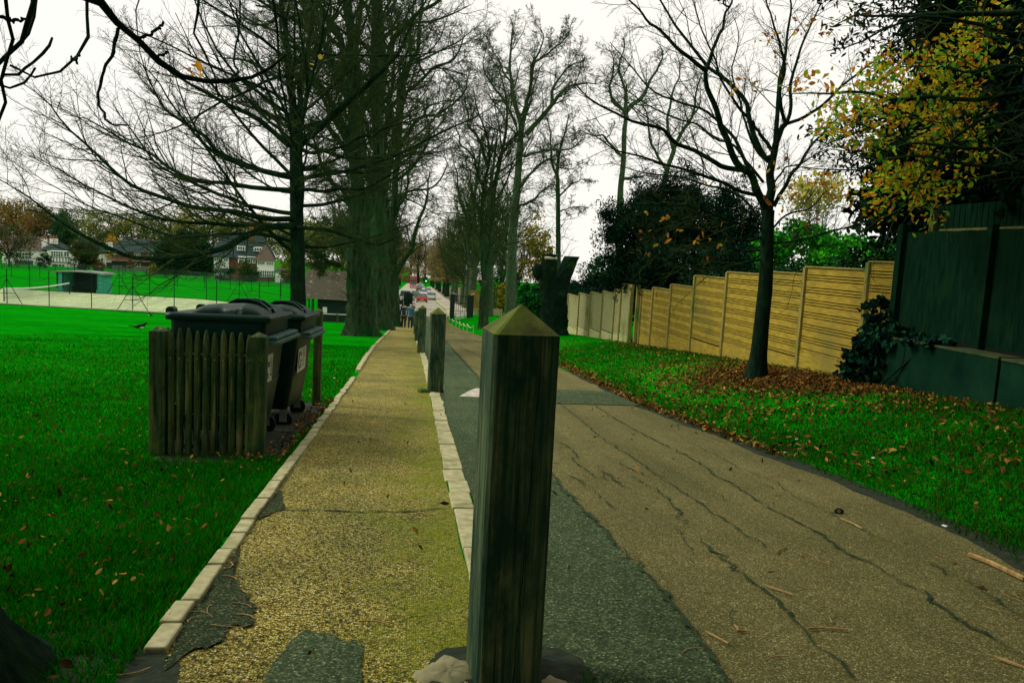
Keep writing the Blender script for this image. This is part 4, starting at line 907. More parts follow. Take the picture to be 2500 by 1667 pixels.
stub('limb_stub', [P(1342, 720, YT), P(1340, 680, YT-.15), P(1343, 650, YT-.25), P(1343, 620, YT-.25)], (.33, .285))
stub('limb_stub', [P(1366, 720, YT), P(1376, 680, YT+.1), P(1389, 648, YT+.1), P(1398, 626, YT+.1)], (.33, .29))
V, Fq, _ = crown([(P(1312, 662, YT)[0], YT-.1, P(1312, 662, YT)[2], .2, .2, .26)], 1, 1, .01, .01, rng, [[0, 0, 0]])
bm = bmesh.new(); bmesh.ops.create_icosphere(bm, subdivisions=3, radius=1.0)
pq = P(1314, 664, YT)-bT
for vv in bm.verts:
    k = 1+.15*sin(vv.co.x*7+vv.co.z*5)+.1*sin(vv.co.y*9); vv.co = Vector((vv.co.x*.24*k+pq[0], vv.co.y*.24*k+pq[1], vv.co.z*.32*k+pq[2]))
me = bpy.data.meshes.new('burr'); bm.to_mesh(me); bm.free(); me.materials.append(M['bark_dark']); ob = bpy.data.objects.new('burr', me); COL.objects.link(ob); ob.parent = stump
M['sawn'] = mat_noise('sawn_wood', (.52, .44, .30), (.72, .66, .5), 10, rough=.8, bmp=.1)
q = P(1345, 630, YT-.55)-bT; MB().box(q, (.50, .10, .07), .25, rx=.5).build('sawn_face', M['sawn'], stump)
q = P(1345, 621, YT-.25)-bT; MB().cyl((q[0], q[1], q[2]), .27, .012, 18).build('sawn_face', M['sawn'], stump)
# ================================================================ evergreens, shrubs, far trees
def leaves_on(b, per, spread, L, rng, colours, flat=.5, W=.35, droop=0.0):
    Mn, N, _ = b.p.shape
    i = rng.integers(1, N, (Mn, per)); pts = b.p[np.arange(Mn)[:, None], i].reshape(-1, 3)+rng.normal(0, 1, (Mn*per, 3))*spread
    pts[:, 2] -= droop*rng.random(len(pts))
    ln = L*rng.uniform(.6, 1.3, len(pts)); V, Fq, c = leaf_quads(pts, ln, ln*W, rng, flat, np.array(colours))
    return V, Fq, c*np.repeat(np.repeat(rng.uniform(.6, 1.3, Mn), per), 6)[:, None]
DARK = [[.001, .014, .009], [.002, .024, .013], [.0008, .008, .006], [.004, .034, .010]]
def conifer(label, base, h, r, rng, nb=70, inner=420, lo=.06):
    base = np.array(base, float); t = thing('conifer', base, label, 'tree', 'dark conifers along the right')
    tp_ = [base-[0, 0, .1], base+[.05, 0, h*.3], base+[-.05, .05, h*.65], base+[0, 0, h]]
    V, Fq = flare(tp_, .24, .04, 1.3, 20, 12, rng); big_mesh('trunk', V-base, Fq, M['bark_dark'], t, smooth=True)
    tr = limbs([(tp_, .2, .03)], 24); tr.len[:] = r
    B = spawn(tr, nb, rng, (84, 10), 1.12, .25, 9, (lo, .99), .06, -.035, .4, .012, .014, .2, lshape=.86, phi=2.4)
    C3 = spawn(B, 11, rng, (48, 10), .42, .35, 6, (.15, 1), .08, -.10, .5, .005, .01, .3, flat=.8, lshape=.4)
    tree_obj('branches', [(B, 5), (C3, 3)], M['bark_dark'], t, base)
    V, Fq, c = leaves_on(C3, 55, .07, .12, rng, DARK, .7, .30, .10); V2, Fq2, c2 = leaves_on(B, 60, .09, .14, rng, DARK, .7, .3, .10)
    es = [(base[0], base[1], base[2]+h*q_, max(.25, r*(1-q_)*.86), max(.25, r*(1-q_)*.86), h*.07) for q_ in np.arange(max(.10, lo), .95, .07)]
    V3, Fq3, c3 = crown(es, inner, 60, .22, .20, rng, DARK, W=.45, shell=.2, flat=.9); V2, Fq2, c2 = np.vstack([V2, V3]), np.vstack([Fq2, Fq3+len(V2)]), np.vstack([c2, c3])
    big_mesh('foliage', np.vstack([V, V2])-base, np.vstack([Fq, Fq2+len(V)]), M['evergreen'], t, col=np.vstack([c, c2]))
rng = np.random.default_rng(808)
conifer('big dark conifer rising behind the black board fence at the right edge', (9.5, 11.2, g(9.5, 11.2)), 12.0, 3.8, rng, 120, 1300, lo=.24)
conifer('dark conifer whose boughs fill the top right corner', (9.3, 8.0, g(9.3, 8)), 12.5, 3.4, rng, 110, 900, lo=.18)
# unseen evergreens, added behind the viewpoint to shade the foreground
for k_, (x_, y_, h_) in enumerate(((9.0, -.5, 12), (6.2, -5.5, 12), (1.6, -7.5, 13), (-3.4, -7., 13), (-8.2, -4.2, 12))):
    if k_ < 9: conifer('unseen evergreen added behind the viewpoint for shade, %s from the right' % ('first', 'second', 'third', 'fourth', 'fifth')[k_], (x_, y_, g(x_, y_)), h_, 3.4, rng, 40, 520, lo=.10)
conifer('unseen dark conifer added for shade beyond the right edge beside the board fence', (9.2, 4.4, g(9.2, 4.4)), 12, 3.3, rng, 80, lo=.16)  # out of view, added to shade the right side

def shrub(name, label, cat, base, ells, nc, nl, cr, L, rng, cols, stems=7, mat='evergreen', W=.5, group=None, shell=.5, flat=.6, squash=.7):
    base = np.array([float(v) for v in base]); t = thing(name, base, label, cat, group)
    ls = []
    for k in range(stems):
        e = ells[k % len(ells)]; tip = np.array(e[:3])+rng.normal(0, .35, 3)*np.array(e[3:6])
        b0 = base+np.array([rng.normal(0, .15), rng.normal(0, .15), -.05]); ls.append(([b0, b0*.5+tip*.5+rng.normal(0, .1, 3), tip], .03+.012*e[5], .008))
    A = limbs(ls, 10); B = spawn(A, 8, rng, (45, 12), .4, .4, 6, (.3, 1), .15, .02, .5, .006, .012)
    tree_obj('stems', [(A, 6), (B, 4)], M['bark_dark'], t, base)
    crown_obj('foliage', base, M[mat], t, ells, nc, nl, cr, L, rng, cols, W=W, shell=shell, flat=flat, squash=squash)
    return t
rng = np.random.default_rng(909)
cb_ = np.array([-1.2, -3.6, g(-1.2, -3.6)])  # unseen canopy, added overhead to darken the near ground
shrub('evergreen_tree', 'unseen spreading evergreen added over the viewpoint to shade the foreground', 'tree', cb_, [(0, -2.6, 6.0, 6.2, 4.9, 1.5), (-3.5, -2.0, 5.4, 3.5, 3.6, 1.2), (3.8, -1.0, 5.6, 3.4, 4.0, 1.2), (4.6, 2.6, 6.6, 3.0, 3.6, 1.2), (7.0, 3.6, 6.4, 2.6, 3.2, 1.2)], 1300, 60, .4, .24, rng, DARK, 9, W=.4, shell=.1, flat=.8)
bY = (8.9, 26., g(8.9, 26))
yew = shrub('yew_tree', 'large dark yew overhanging the middle of the slatted fence', 'tree', bY,
    [(8.9, 26, 1.3, 2.5, 2.6, 2.6), (8.3, 26, 3.0, 1.1, 1.4, 1.1), (9.9, 25.5, 2.6, 1.5, 1.6, 1.3), (7.1, 25, 1.9, 1.1, 1.5, 1.4), (6.7, 25.2, 2.4, .6, .8, .7), (10.9, 25, 1.6, 1.3, 1.7, 1.5), (6.25, 25, 2.75, .4, .5, .32), (7.7, 25.6, 3.35, .55, .6, .6), (9.0, 25.6, 4.05, .6, .7, .5), (10.4, 25, 3.75, .6, .7, .55), (6.2, 25, 1.7, .45, .6, .5), (7.5, 22.5, .95, 1.0, 2.2, .60), (7.1, 24, .75, .8, 2., .6), (9.2, 21.5, 1.0, 1.3, 1.6, .9)],
    640, 190, .24, .12, rng, DARK+[[.008, .06, .016]], 9, W=.28, shell=.30, flat=.9)
GRN = [[.010, .085, .012], [.016, .13, .012], [.006, .05, .014], [.03, .19, .012]]
shrub('hedge', 'dark clipped hedge behind the paler slatted fence', 'hedge', (7.9, 31, g(7.9, 31)), [(7.9, 29, -.4, .7, 2.4, 1.0), (7.9, 33, -.7, .8, 2.6, 1.0), (7.6, 36, -1.0, .9, 2.5, 1.1)], 260, 110, .2, .11, rng, [[.004, .034, .018], [.008, .05, .02], [.003, .02, .012]], 8)
shrub('bush', 'small rounded green bush above the hedge, left of the yew', 'bush', (8.2, 33, g(8.2, 33)), [(8.1, 33, .6, .8, 1, .75), (8.9, 32, .3, .8, 1, .9)], 90, 90, .2, .13, rng, [[.008, .06, .02], [.02, .10, .018], [.004, .03, .014]], 5)
shrub('bush', 'bright green laurel bush behind the young tree, above the fence', 'bush', (10.4, 19, g(10.4, 19)), [(9.9, 19, 1.2, 1.2, 1.3, 1.15), (11.2, 18.6, 1.1, 1.1, 1.2, 1.05), (12.2, 18.5, .9, 1.0, 1.2, 1.0)], 190, 80, .2, .13, rng, [[.02, .32, .006], [.06, .48, .010], [.006, .14, .01]], 7, flat=.9)
shrub('hedge', 'dark green hedge top showing over the yellow slatted fence', 'hedge', (7.9, 14, g(7.9, 14)), [(8.0, 12.2, .6, .7, 1.9, 1.0), (8.0, 15.5, .4, .7, 2.4, .85), (8.0, 19, .1, .7, 2.2, .75)], 260, 120, .2, .10, rng, [[.006, .045, .014], [.012, .075, .012], [.003, .022, .01]], 8)
pl = P(1300, 742, 39); pl[2] = g(pl[0], pl[1])
shrub('bush', 'glossy bright green laurel left of the cut stump', 'bush', pl, [(pl[0], 39, pl[2]+1.0, .65, .8, 1.0), (pl[0]+.3, 39, pl[2]+1.75, .45, .6, .55), (pl[0]-.3, 38.8, pl[2]+.6, .5, .6, .6)], 90, 70, .17, .16, rng, [[.012, .14, .02], [.03, .24, .03], [.006, .07, .02]], 6, flat=.8)
pl = P(1225, 760, 76); pl[2] = g(pl[0], pl[1])
shrub('bush', 'yellow leaved bush between the right hand trunks', 'bush', pl, [(pl[0], 76, pl[2]+2.2, 1.0, 1, .9), (pl[0]+.4, 76, pl[2]+1.2, 1.0, 1, .8)], 60, 50, .25, .2, rng, [[.45, .34, .02], [.30, .30, .02], [.03, .12, .02]], 5, flat=.9)
pl = P(1230, 700, 100); pl[2] = g(pl[0], pl[1])
shrub('hedge', 'bright green hedge far behind the right hand trunks', 'hedge', pl, [(pl[0], 100, pl[2]+2.5, 3.0, 1.5, 3.2), (pl[0]+6, 100, pl[2]+2., 4, 1.5, 2.6)], 160, 60, .4, .3, rng, [[.01, .15, .01], [.02, .22, .012], [.01, .08, .012]], 6)
pl = P(1320, 700, 92); pl[2] = g(pl[0], pl[1])
shrub('autumn_tree', 'yellow and green autumn tree behind the stump', 'tree', pl, [(pl[0], 92, pl[2]+5.5, 2.6, 2.4, 2.6), (pl[0]-1, 92, pl[2]+8.5, 1.8, 2, 2.2), (pl[0]+1.6, 92, pl[2]+3.5, 1.8, 2, 1.8), (pl[0]-1.4, 92, pl[2]+11, 1.0, 1, 1.2)], 170, 34, .45, .30, rng, [[.50, .32, .02], [.34, .30, .03], [.14, .24, .02], [.55, .42, .05], [.10, .15, .03]], 8, mat='leaf', shell=.2, flat=1.)
pl = P(2000, 560, 24); pl[2] = g(pl[0], pl[1])
shrub('autumn_tree', 'pale yellow leaved tree above the bright green bush', 'tree', pl, [(pl[0]-.4, 24, P(1960, 480, 24)[2], 1.1, 1, .75), (pl[0]+.1, 24, P(2010, 470, 24)[2], .9, 1, .7)], 90, 26, .2, .10, rng, [[.55, .45, .08], [.60, .50, .15], [.35, .40, .08]], 8, mat='leaf', shell=.15, flat=1.)

# ivy over the end of the wall
pl = np.array([6.15, 9.7, g(6.15, 9.7)])
shrub('ivy', 'glossy dark ivy clump spilling over the wall end', 'ivy', pl, [(6.15, 9.65, -.05, .32, .35, .42), (6.2, 9.4, .28, .25, .45, .20), (6.45, 9.9, .55, .22, .3, .3), (6.2, 8.7, .36, .15, .55, .08), (6.1, 9.8, -.25, .28, .25, .2)], 170, 24, .05, .075, rng, [[.002, .026, .016], [.005, .05, .028], [.0015, .014, .01], [.015, .10, .04]], 4, W=.85, flat=1.)

# far wooded skyline over the houses: each tree with trunk, branches and thin autumn crown
OLV = [[.17, .24, .03], [.25, .28, .05], [.11, .19, .03], [.28, .24, .05]]
BRN = [[.34, .21, .045], [.38, .17, .03], [.26, .21, .05], [.20, .22, .04]]
YEL = [[.38, .36, .04], [.26, .30, .04], [.46, .38, .05], [.20, .23, .04]]
DKG = [[.012, .11, .03], [.02, .17, .035], [.008, .07, .02]]
def far_tree(label, px, ytop, hw, Y, cols, rng, dens=1.0, group='wooded skyline over the houses', ybase=None, lsz=.42, bm='twig'):
    b = P(px, 650, Y); b[2] = g(b[0], b[1])-.2; top = P(px, ytop, Y)[2]; h = top-b[2]; r = hw/F_PX*Y
    t = thing('far_tree', b, label, 'tree', group)
    ls = [([b, b+[0, 0, h*.3], b+[rng.normal(0, .4), 0, h*.55], b+[rng.normal(0, .6), 0, h*.9]], h*.022, .05)]
    for k in range(6):
        a = k*1.05+rng.random(); ls.append(([b+[0, 0, h*.25], b+[cos(a)*r*.4, sin(a)*r*.4, h*.5], b+[cos(a)*r*.8, sin(a)*r*.8, h*rng.uniform(.65, .85)]], h*.012, .05))
    A = rough(limbs(ls, 12), .15, rng); B = spawn(A, 10, rng, (45, 12), .42, .4, 6, (.25, 1), .15, .03, .5, .04, .014); C3 = spawn(B, 7, rng, (45, 14), .5, .4, 4, (.2, 1), .18, .0, .6, .028, .014)
    tree_obj('branches', [(A, 6), (B, 4), (C3, 3)], M[bm], t, b)
    es = [(b[0], b[1], b[2]+h*.66, r*.85, r*.85, h*.32)]
    es.append((b[0], b[1], b[2]+h*.30, r*.9, r*.6, h*.26))
    for k in range(5):
        a = rng.random()*6.28; es.append((b[0]+cos(a)*r*.55, b[1]+sin(a)*r*.55, b[2]+h*rng.uniform(.45, .82), r*.5, r*.5, h*.18))
    crown_obj('crown', b, M['leaf'], t, es, int(190*dens), 30, r*.12+.2, lsz, rng, cols, W=.6, shell=.25, flat=1.)
    return t
rng = np.random.default_rng(1010)
for a in [('broad olive brown tree, leftmost on the skyline', -10, 470, 75, 215, BRN, 1.2), ('tall brown tree just left of the orange one on the skyline', 62, 478, 55, 220, BRN, 1.1),
          ('rusty orange brown tree above the white chimneys', 112, 502, 48, 208, [[.28, .12, .03], [.24, .15, .04], [.16, .12, .04]], 1.1), ('round dark green tree on the skyline above the half timbered house', 158, 512, 32, 205, DKG, 1.3),
          ('pale bare topped tree right of the round dark green one', 205, 498, 50, 235, OLV, .7), ('olive tree above the yellow bush and chimneys', 262, 505, 52, 228, OLV, .9), ('thin olive tree over the left end of the dark roof', 325, 512, 46, 225, YEL, .7),
          ('yellow green tree over the middle of the dark roof', 385, 502, 50, 225, OLV, .9), ('golden olive tree above the dark evergreen', 452, 498, 52, 222, YEL, 1.0), ('olive tree between the evergreen and the white house', 520, 505, 50, 220, OLV, .9),
          ('tall olive tree behind the dormer roof', 585, 500, 52, 205, OLV, .9), ('yellowish tree behind the right gable of the white house', 645, 510, 48, 200, YEL, .9), ('olive tree right of the white garage', 705, 540, 45, 190, OLV, .9),
          ('green brown tree above the shed roof', 775, 520, 60, 150, OLV, 1.0), ('mid green tree between shed and thick trunk', 835, 500, 55, 160, OLV, .9)]:
    far_tree(*a[:5], a[5], rng, a[6])
far_tree('wide dark spreading tree in front of the left houses', 22, 545, 62, 168, [[.05, .08, .02], [.12, .10, .03], [.04, .06, .02]], rng, .7, None, lsz=.3, bm='bark_dark')
far_tree('rounded dark bush like tree beside the half timbered house', 208, 585, 34, 165, [[.02, .06, .02], [.05, .08, .02], [.10, .09, .02]], rng, 1.2, None, lsz=.35)
pl = P(452, 662, 168); pl[2] = g(pl[0], pl[1])
shrub('evergreen_tree', 'huge rounded dark evergreen between the brick house and the white house', 'tree', pl, [(pl[0], 168, pl[2]+3.6, 6.3, 5, 4.6), (pl[0]+.5, 168, pl[2]+6.6, 3.8, 3.5, 2.6), (pl[0]-3, 167, pl[2]+2.5, 3.5, 3, 3.0), (pl[0]+3.6, 167, pl[2]+2.5, 3.4, 3, 3.2)], 420, 60, .55, .5, rng, [[.006, .05, .022], [.010, .08, .022], [.004, .03, .015]], 6, shell=.6)
pl = P(279, 640, 196); pl[2] = g(pl[0], pl[1])
shrub('bush', 'tall bright yellow shrub behind the white chimneys', 'bush', pl, [(pl[0], 196, P(279, 588, 196)[2], 1.5, 1.5, 1.5), (pl[0], 196, pl[2]+3, 1.6, 1.5, 2.5)], 70, 40, .35, .3, rng, [[.60, .42, .02], [.55, .22, .02], [.5, .38, .03]], 5, mat='leaf')
for px, yb, hw, Y, cl, lab in ((598, 650, 14, 140, [[.06, .14, .02], [.10, .17, .02], [.04, .08, .02]], 'light green shrub against the brick wall of the white house'), (700, 665, 14, 138, [[.16, .15, .03], [.10, .13, .03]], 'olive shrub right of the white garage'),
                               (240, 657, 16, 165, [[.30, .14, .02], [.22, .16, .04]], 'orange brown shrub left of the dark garage'), (375, 655, 7, 160, [[.40, .34, .02], [.26, .26, .02]], 'small yellow shrub left of the dark evergreen'), (108, 638, 17, 172, [[.01, .04, .02], [.02, .06, .02]], 'dark hedge in front of the white wall'), (610, 673, 22, 140, [[.02, .09, .03], [.04, .11, .03]], 'low garden hedge in front of the bay windows'), (545, 670, 26, 140, [[.015, .08, .03], [.03, .10, .03]], 'low hedge right of the dark evergreen')):
    q = P(px, yb+8, Y); q[2] = g(q[0], q[1]); r = hw/F_PX*Y; hh = P(px, yb-hw*1.1, Y)[2]-q[2]
    shrub('bush', lab, 'bush', q, [(q[0], Y, q[2]+hh*.5, r, r*.8, hh*.55)], 40, 40, .3, .28, rng, cl, 4)

# avenue down the hill: one tree built in two kinds, then copied
def copy_tree(o, parent=None):
    c = o.copy(); COL.objects.link(c)
    if parent: c.parent = parent
    for ch in list(o.children): copy_tree(ch, c)
    return c
M['twig_brown'] = mat_noise('brown_twig', (.07, .07, .03), (.20, .16, .06), .6, (1, 1, 1), .9, 0)
def avenue_proto(seed, mat, tw, h, fuzz, fz):
    rng = np.random.default_rng(seed); b = np.zeros(3)
    ls = [([b, b+[0, 0, h*.3], b+[.2, .1, h*.6], b+[-.1, .2, h*.97]], .3, .05)]
    for k in range(8):
        a = k*2.4+rng.random()*.5; e = rng.uniform(.2, .4); ls.append(([b+[0, 0, h*e], b+[cos(a)*1.2, sin(a)*1.2, h*(e+.16)], b+[cos(a)*2.3, sin(a)*2.3, h*min(.95, e+.42)]], .14, .03))
    t = thing('avenue_tree', b, 'bare avenue tree', 'tree', 'bare trees lining the far road')
    V, Fq = flare([b-[0, 0, .2], b+[0, 0, h*.15], b+[.05, .05, h*.3]], .40, .30, 1.4, 16, 14, rng); big_mesh('trunk', V, Fq, M[mat], t, smooth=True)
    A = rough(limbs(ls, 16), .12, rng); B = spawn(A, 16, rng, (48, 14), .34, .4, 8, (.15, 1), .14, .03, .5, .022, .012); C3 = spawn(B, 9, rng, (48, 15), .42, .4, 5, (.15, 1), .2, .01, .6, .015, .012); D4 = spawn(C3, 4, rng, (45, 15), .5, .4, 3, (.2, 1), .2, 0, .7, .012, .012)
    tree_obj('branches', [(A, 7)], M[mat], t, b); tree_obj('twigs', [(B, 4), (C3, 3), (D4, 3)], M[tw], t, b)
    if fuzz: crown_obj('crown', b, M['leaf'], t, [(0, 0, h*.65, 2.6, 2.6, h*.3), (0, 0, h*.35, 2.0, 2.0, h*.18)], fz, 40, .45, .32, rng, fuzz, W=.11, shell=.2, flat=1.2)
    return t
pA = avenue_proto(31, 'bark_grey', 'twig', 15, [[.06, .12, .03], [.11, .17, .04], [.05, .09, .02]], 55); pB = avenue_proto(32, 'bark_dark', 'twig_brown', 14, [[.34, .26, .08], [.26, .24, .08], [.42, .28, .10]], 130)
rg = random.Random(4); first = {0: True, 1: True}
side_w = {-1: 'left', 1: 'right'}
spots = []
for sgn, lst in ((-1, [(-3.0, 59), (-3.3, 68), (-6.6, 84), (-6.3, 98), (-6.8, 113), (-6.5, 130), (-6.7, 150), (-6.4, 172), (-6.6, 196), (-6.2, 225), (-6.5, 262), (-6.0, 310)]),
                 (1, [(6.3, 84), (6.9, 72), (6.5, 95), (6.7, 107), (6.4, 121), (6.8, 137), (6.5, 156), (6.7, 178), (6.5, 204), (6.8, 236), (6.6, 276), (7.0, 330), (12.5, 96), (13.5, 120)])):
    for k, (x, y) in enumerate(lst): spots.append((sgn, k, x, y))
spots += [(0, 0, 1.5, 430), (0, 1, -8, 400), (0, 2, 12, 420), (0, 3, -2.5, 460), (0, 4, 6, 470), (0, 5, -14, 380), (0, 6, 18, 390)]
ordw = ['nearest', 'second', 'third', 'fourth', 'fifth', 'sixth', 'seventh', 'eighth', 'ninth', 'tenth', 'eleventh', 'twelfth', 'thirteenth', 'last']
for sgn, k, x, y in spots:
    kind = 1 if (y > 150 or sgn == 0) else 0
    src = (pA, pB)[kind]
    o = src if first[kind] else copy_tree(src)
    first[kind] = False
    sc = rg.uniform(.85, 1.15)*(2.2 if sgn == 0 else 1.1)
    o.location = (x, y, g(x, y)-.1); o.rotation_euler = (0, 0, rg.uniform(0, 6.28)); o.scale = (sc, sc, sc*rg.uniform(.9, 1.1))
    if sgn == 0: lab = '%s of the hazy brown trees closing the end of the far road' % ordw[k]
    else: lab = '%s bare tree down the %s side of the far road' % (ordw[k], side_w[sgn])
    tag(o, lab)

eh = (2, 452, g(2, 452)); shrub('hedge', 'low brown hedge closing the far end of the road', 'hedge', eh, [(x_, 452, eh[2]+5, 9, 3, 6) for x_ in (-34, -20, -6, 8, 22, 36)], 330, 40, 1.2, .8, np.random.default_rng(77), [[.26, .20, .06], [.20, .18, .06], [.30, .20, .08]], 8)
# ================================================================ near objects: bollards, bins, fences, wall
def mat_wood(name, a, b, crackc, moss, mossf=(.55, .75), sc=(22, 22, 1.0), rough=.85):
    m, n, l, bs = new_mat(name)
    v = coords(n, l, sc); f = noise(n, l, v, 1.6, 8, .7, .4); f2 = noise(n, l, coords(n, l, (3, 3, 1.2)), 2.2, 6, .7)
    r = ramp(n, [(.40, a), (.52, tuple(x*.7+y*.3 for x, y in zip(a, b))), (.66, b)]); l.new(f, r.inputs['Fac'])
    r2 = ramp(n, [(.38, (0, 0, 0)), (.55, (1, 1, 1))]); l.new(f2, r2.inputs['Fac']); o = mixc(n, l, r2.outputs[0], tuple(x*.75 for x in a), r.outputs[0])
    f3 = noise(n, l, coords(n, l, (sc[0]*2.2, sc[1]*2.2, sc[2]*.8)), 1.3, 3, .5); r3 = ramp(n, [(.30, (1, 1, 1)), (.36, (0, 0, 0))]); l.new(f3, r3.inputs['Fac']); o = mixc(n, l, r3.outputs[0], o, crackc)
    if moss:
        fm = noise(n, l, coords(n, l), 7, 6, .65); rm = ramp(n, [(mossf[0], (0, 0, 0)), (mossf[1], (1, 1, 1))]); l.new(fm, rm.inputs['Fac']); o = mixc(n, l, rm.outputs[0], o, moss)
    l.new(o, bs.inputs['Base Color']); bs.inputs['Roughness'].default_value = rough; bs.inputs['Specular IOR Level'].default_value = .2
    bump(n, l, bs, f, .6, .006); return m
M['bollard'] = mat_wood('weathered_oak', (.013, .062, .032), (.22, .24, .095), (.004, .020, .012), (.06, .13, .02), (.60, .85), (38, 38, 1.3))
M['cap'] = mat_wood('mossy_end_grain', (.08, .10, .02), (.27, .26, .07), (.03, .04, .01), (.14, .20, .015), (.42, .66), (9, 9, 9))
M['concrete'] = mat_noise('concrete', (.16, .17, .08), (.34, .31, .16), 9, rough=.9, bmp=.5, bdist=.02)
def square(w, z, t=0, ox=0, oy=0, ch=.012):
    h = w/2; p = [(-h+ch, -h), (h-ch, -h), (h, -h+ch), (h, h-ch), (h-ch, h), (-h+ch, h), (-h, h-ch), (-h, -h+ch)]
    return [(x*cos(t)-y*sin(t)+ox, x*sin(t)+y*cos(t)+oy, z) for x, y in p]
def bollard(label, x, y, w_, h, rz, lean=(0, 0), big=False):
    z = g(x, y); t = thing('bollard', (x, y, z), label, 'bollard', 'square wooden bollards between path and lane', rz); t.rotation_euler = (lean[0], lean[1], rz)
    ca = .085*w_/.2; mb = MB(); mb.loft([square(w_, -.25), square(w_, .1), square(w_*.995, h*.4), square(w_*.985, h*.75), square(w_*.985, h-ca)]); mb.build('post', M['bollard'], t)
    cp = MB(); s_ = square(w_*.985, h-ca+.002); n_ = len(s_); cp.add(s_+[(0, 0, h)], [(i, (i+1) % n_, n_) for i in range(n_)]); cp.build('cap', M['cap'], t)
    return t
B1 = bollard('large weathered wooden bollard in the foreground, mossy pointed top, long vertical crack', .325, 2.32, .205, 1.205, .10)
crk = MB(); rgx = random.Random(9); pts = []
for k in range(28):
    u = k/27; pts.append((.042-.035*u**1.3+rgx.gauss(0, .0015), 1.115-1.2*u))
for i in range(27):
    w0 = .0012+.0022*abs(sin(i*.5))*(1 if 7 < i < 24 else .6); a, b = pts[i], pts[i+1]
    crk.add([(a[0]-w0/2, -.1029, a[1]), (a[0]+w0/2, -.1029, a[1]), (b[0]+w0/2, -.1034, b[1]), (b[0]-w0/2, -.1034, b[1])], [(0, 1, 2, 3)])
M['black'] = mat_noise('black_gap', (.002, .006, .004), (.006, .012, .008), 10, rough=.95, bmp=0)
crk.build('crack', M['black'], B1)
rf = random.Random(3)
for cx0, cy0, s_ in ((-.17, .02, .10), (-.13, -.13, .09), (.15, -.12, .075)):
    rings = []; ft = MB()
    for k, zz in enumerate((-.05, .0, .018, .026, .030, .028)):
        rr = s_*(1, .98, .88, .66, .40, .12)[k]; rings.append([(cx0+cos(a)*rr*(1+.16*sin(a*3+cx0*9)+.07*sin(a*7)), cy0+sin(a)*rr*(1+.18*cos(a*4)+.06*sin(a*9)), zz+rf.uniform(-.004, .004)) for a in np.arange(28)*2*pi/28])
    ft.loft(rings); ft.build('concrete_footing', M['concrete'], B1, smooth=True)
bollard('second bollard from the front, dark and upright beside the road hump', .345, 10.95, .215, 1.22, .06)
bollard('third bollard from the front, grey, slightly left of the second', .235, 20.8, .21, 1.30, -.03)
bollard('fourth bollard from the front, dark, overlapped by the grey third one', .17, 28.6, .22, 1.20, .0)
bollard('fifth bollard from the front, thin sliver in the row', .13, 36.5, .22, 1.15, .04)
bollard('farthest bollard, next to the two walkers', .05, 53., .25, 1.15, .0)
ts = MB(); rf = random.Random(6)
for (x0, y0, n_) in ((.16, 10.75, 60), (.25, 20.4, 40), (.62, 2.18, 26)):
    for _ in range(n_):
        a = rf.uniform(0, 6.28); r_ = abs(rf.gauss(0, .07)); x, y = x0+cos(a)*r_*.6, y0+sin(a)*r_; z = g(x, y); h = rf.uniform(.04, .11); b = rf.uniform(0, 6.28)
        ts.add([(x-.003, y, z), (x+.003, y, z), (x+cos(b)*h*.5, y+sin(b)*h*.5, z+h)], [(0, 1, 2)])
M['tuft'] = mat_noise('grass_tuft', (.01, .12, .006), (.03, .26, .01), 9, bmp=0)
tag(ts.build('grass_tuft', M['tuft']), 'small grass tufts at the feet of the bollards', 'grass', kind='stuff')

# ---- picket enclosure round the bins
M['picket'] = mat_wood('green_grey_picket', (.022, .065, .018), (.24, .23, .07), (.004, .014, .007), (.06, .16, .012), (.55, .85), (30, 30, 1.4))
M['post_wood'] = mat_wood('mossy_post', (.018, .060, .018), (.18, .185, .05), (.004, .014, .006), (.10, .20, .012), (.55, .8), (16, 16, 1.2))
E0 = np.array([-1.5, 5.9, g(-1.5, 5.9)])
enc = thing('picket_enclosure', E0, 'low rough picket enclosure around the two wheelie bins', 'fence')
def epost(x, y, h, wx, wy):
    z = g(x, y); mb = MB(); hx, hy = wx/2, wy/2
    mb.box((x-E0[0], y-E0[1], z-E0[2]+h/2-.06), (wx, wy, h)); 
    a = [(x-hx, y-hy), (x+hx, y-hy), (x+hx, y+hy), (x-hx, y+hy)]
    mb.add([(p[0]-E0[0], p[1]-E0[1], z-E0[2]+h-.06) for p in a]+[(x-E0[0], y-E0[1], z-E0[2]+h-.06+.035)], [(0, 1, 4), (1, 2, 4), (2, 3, 4), (3, 0, 4)])
    return mb.build('post', M['post_wood'], enc, bevel=.004)
epost(-1.858, 5.93, 1.0, .115, .12); epost(-1.155, 5.98, .98, .115, .12); epost(-1.09, 9.08, 1.17, .09, .12); epost(-1.95, 9.1, 1.05, .11, .11)
rp = random.Random(12)
def picket(x, y, h, rz, lab=None):
    z = g(x, y)-E0[2]; r = .0255*rp.uniform(.92, 1.08); mb = MB(); rings = []
    for k, (zz, s_) in enumerate(((0, 1), (h*.5, 1), (h-.12, .98), (h-.05, .72), (h, .34))):
        rings.append([(x-E0[0]+cos(a)*r*s_+rp.uniform(-.001, .001), y-E0[1]+sin(a)*r*s_*.8, z+zz) for a in np.arange(10)*2*pi/10])
    mb.loft(rings); return mb.build('picket', M['picket'], enc, smooth=False)
for k in range(10): picket(-1.765+.0605*k, 5.90+.006*k, .965+rp.uniform(-.02, .012)-.003*k, 0)
for k in range(34): picket(-1.955+rp.uniform(-.005, .005), 6.08+.088*k, .94+rp.uniform(-.02, .02), 0)
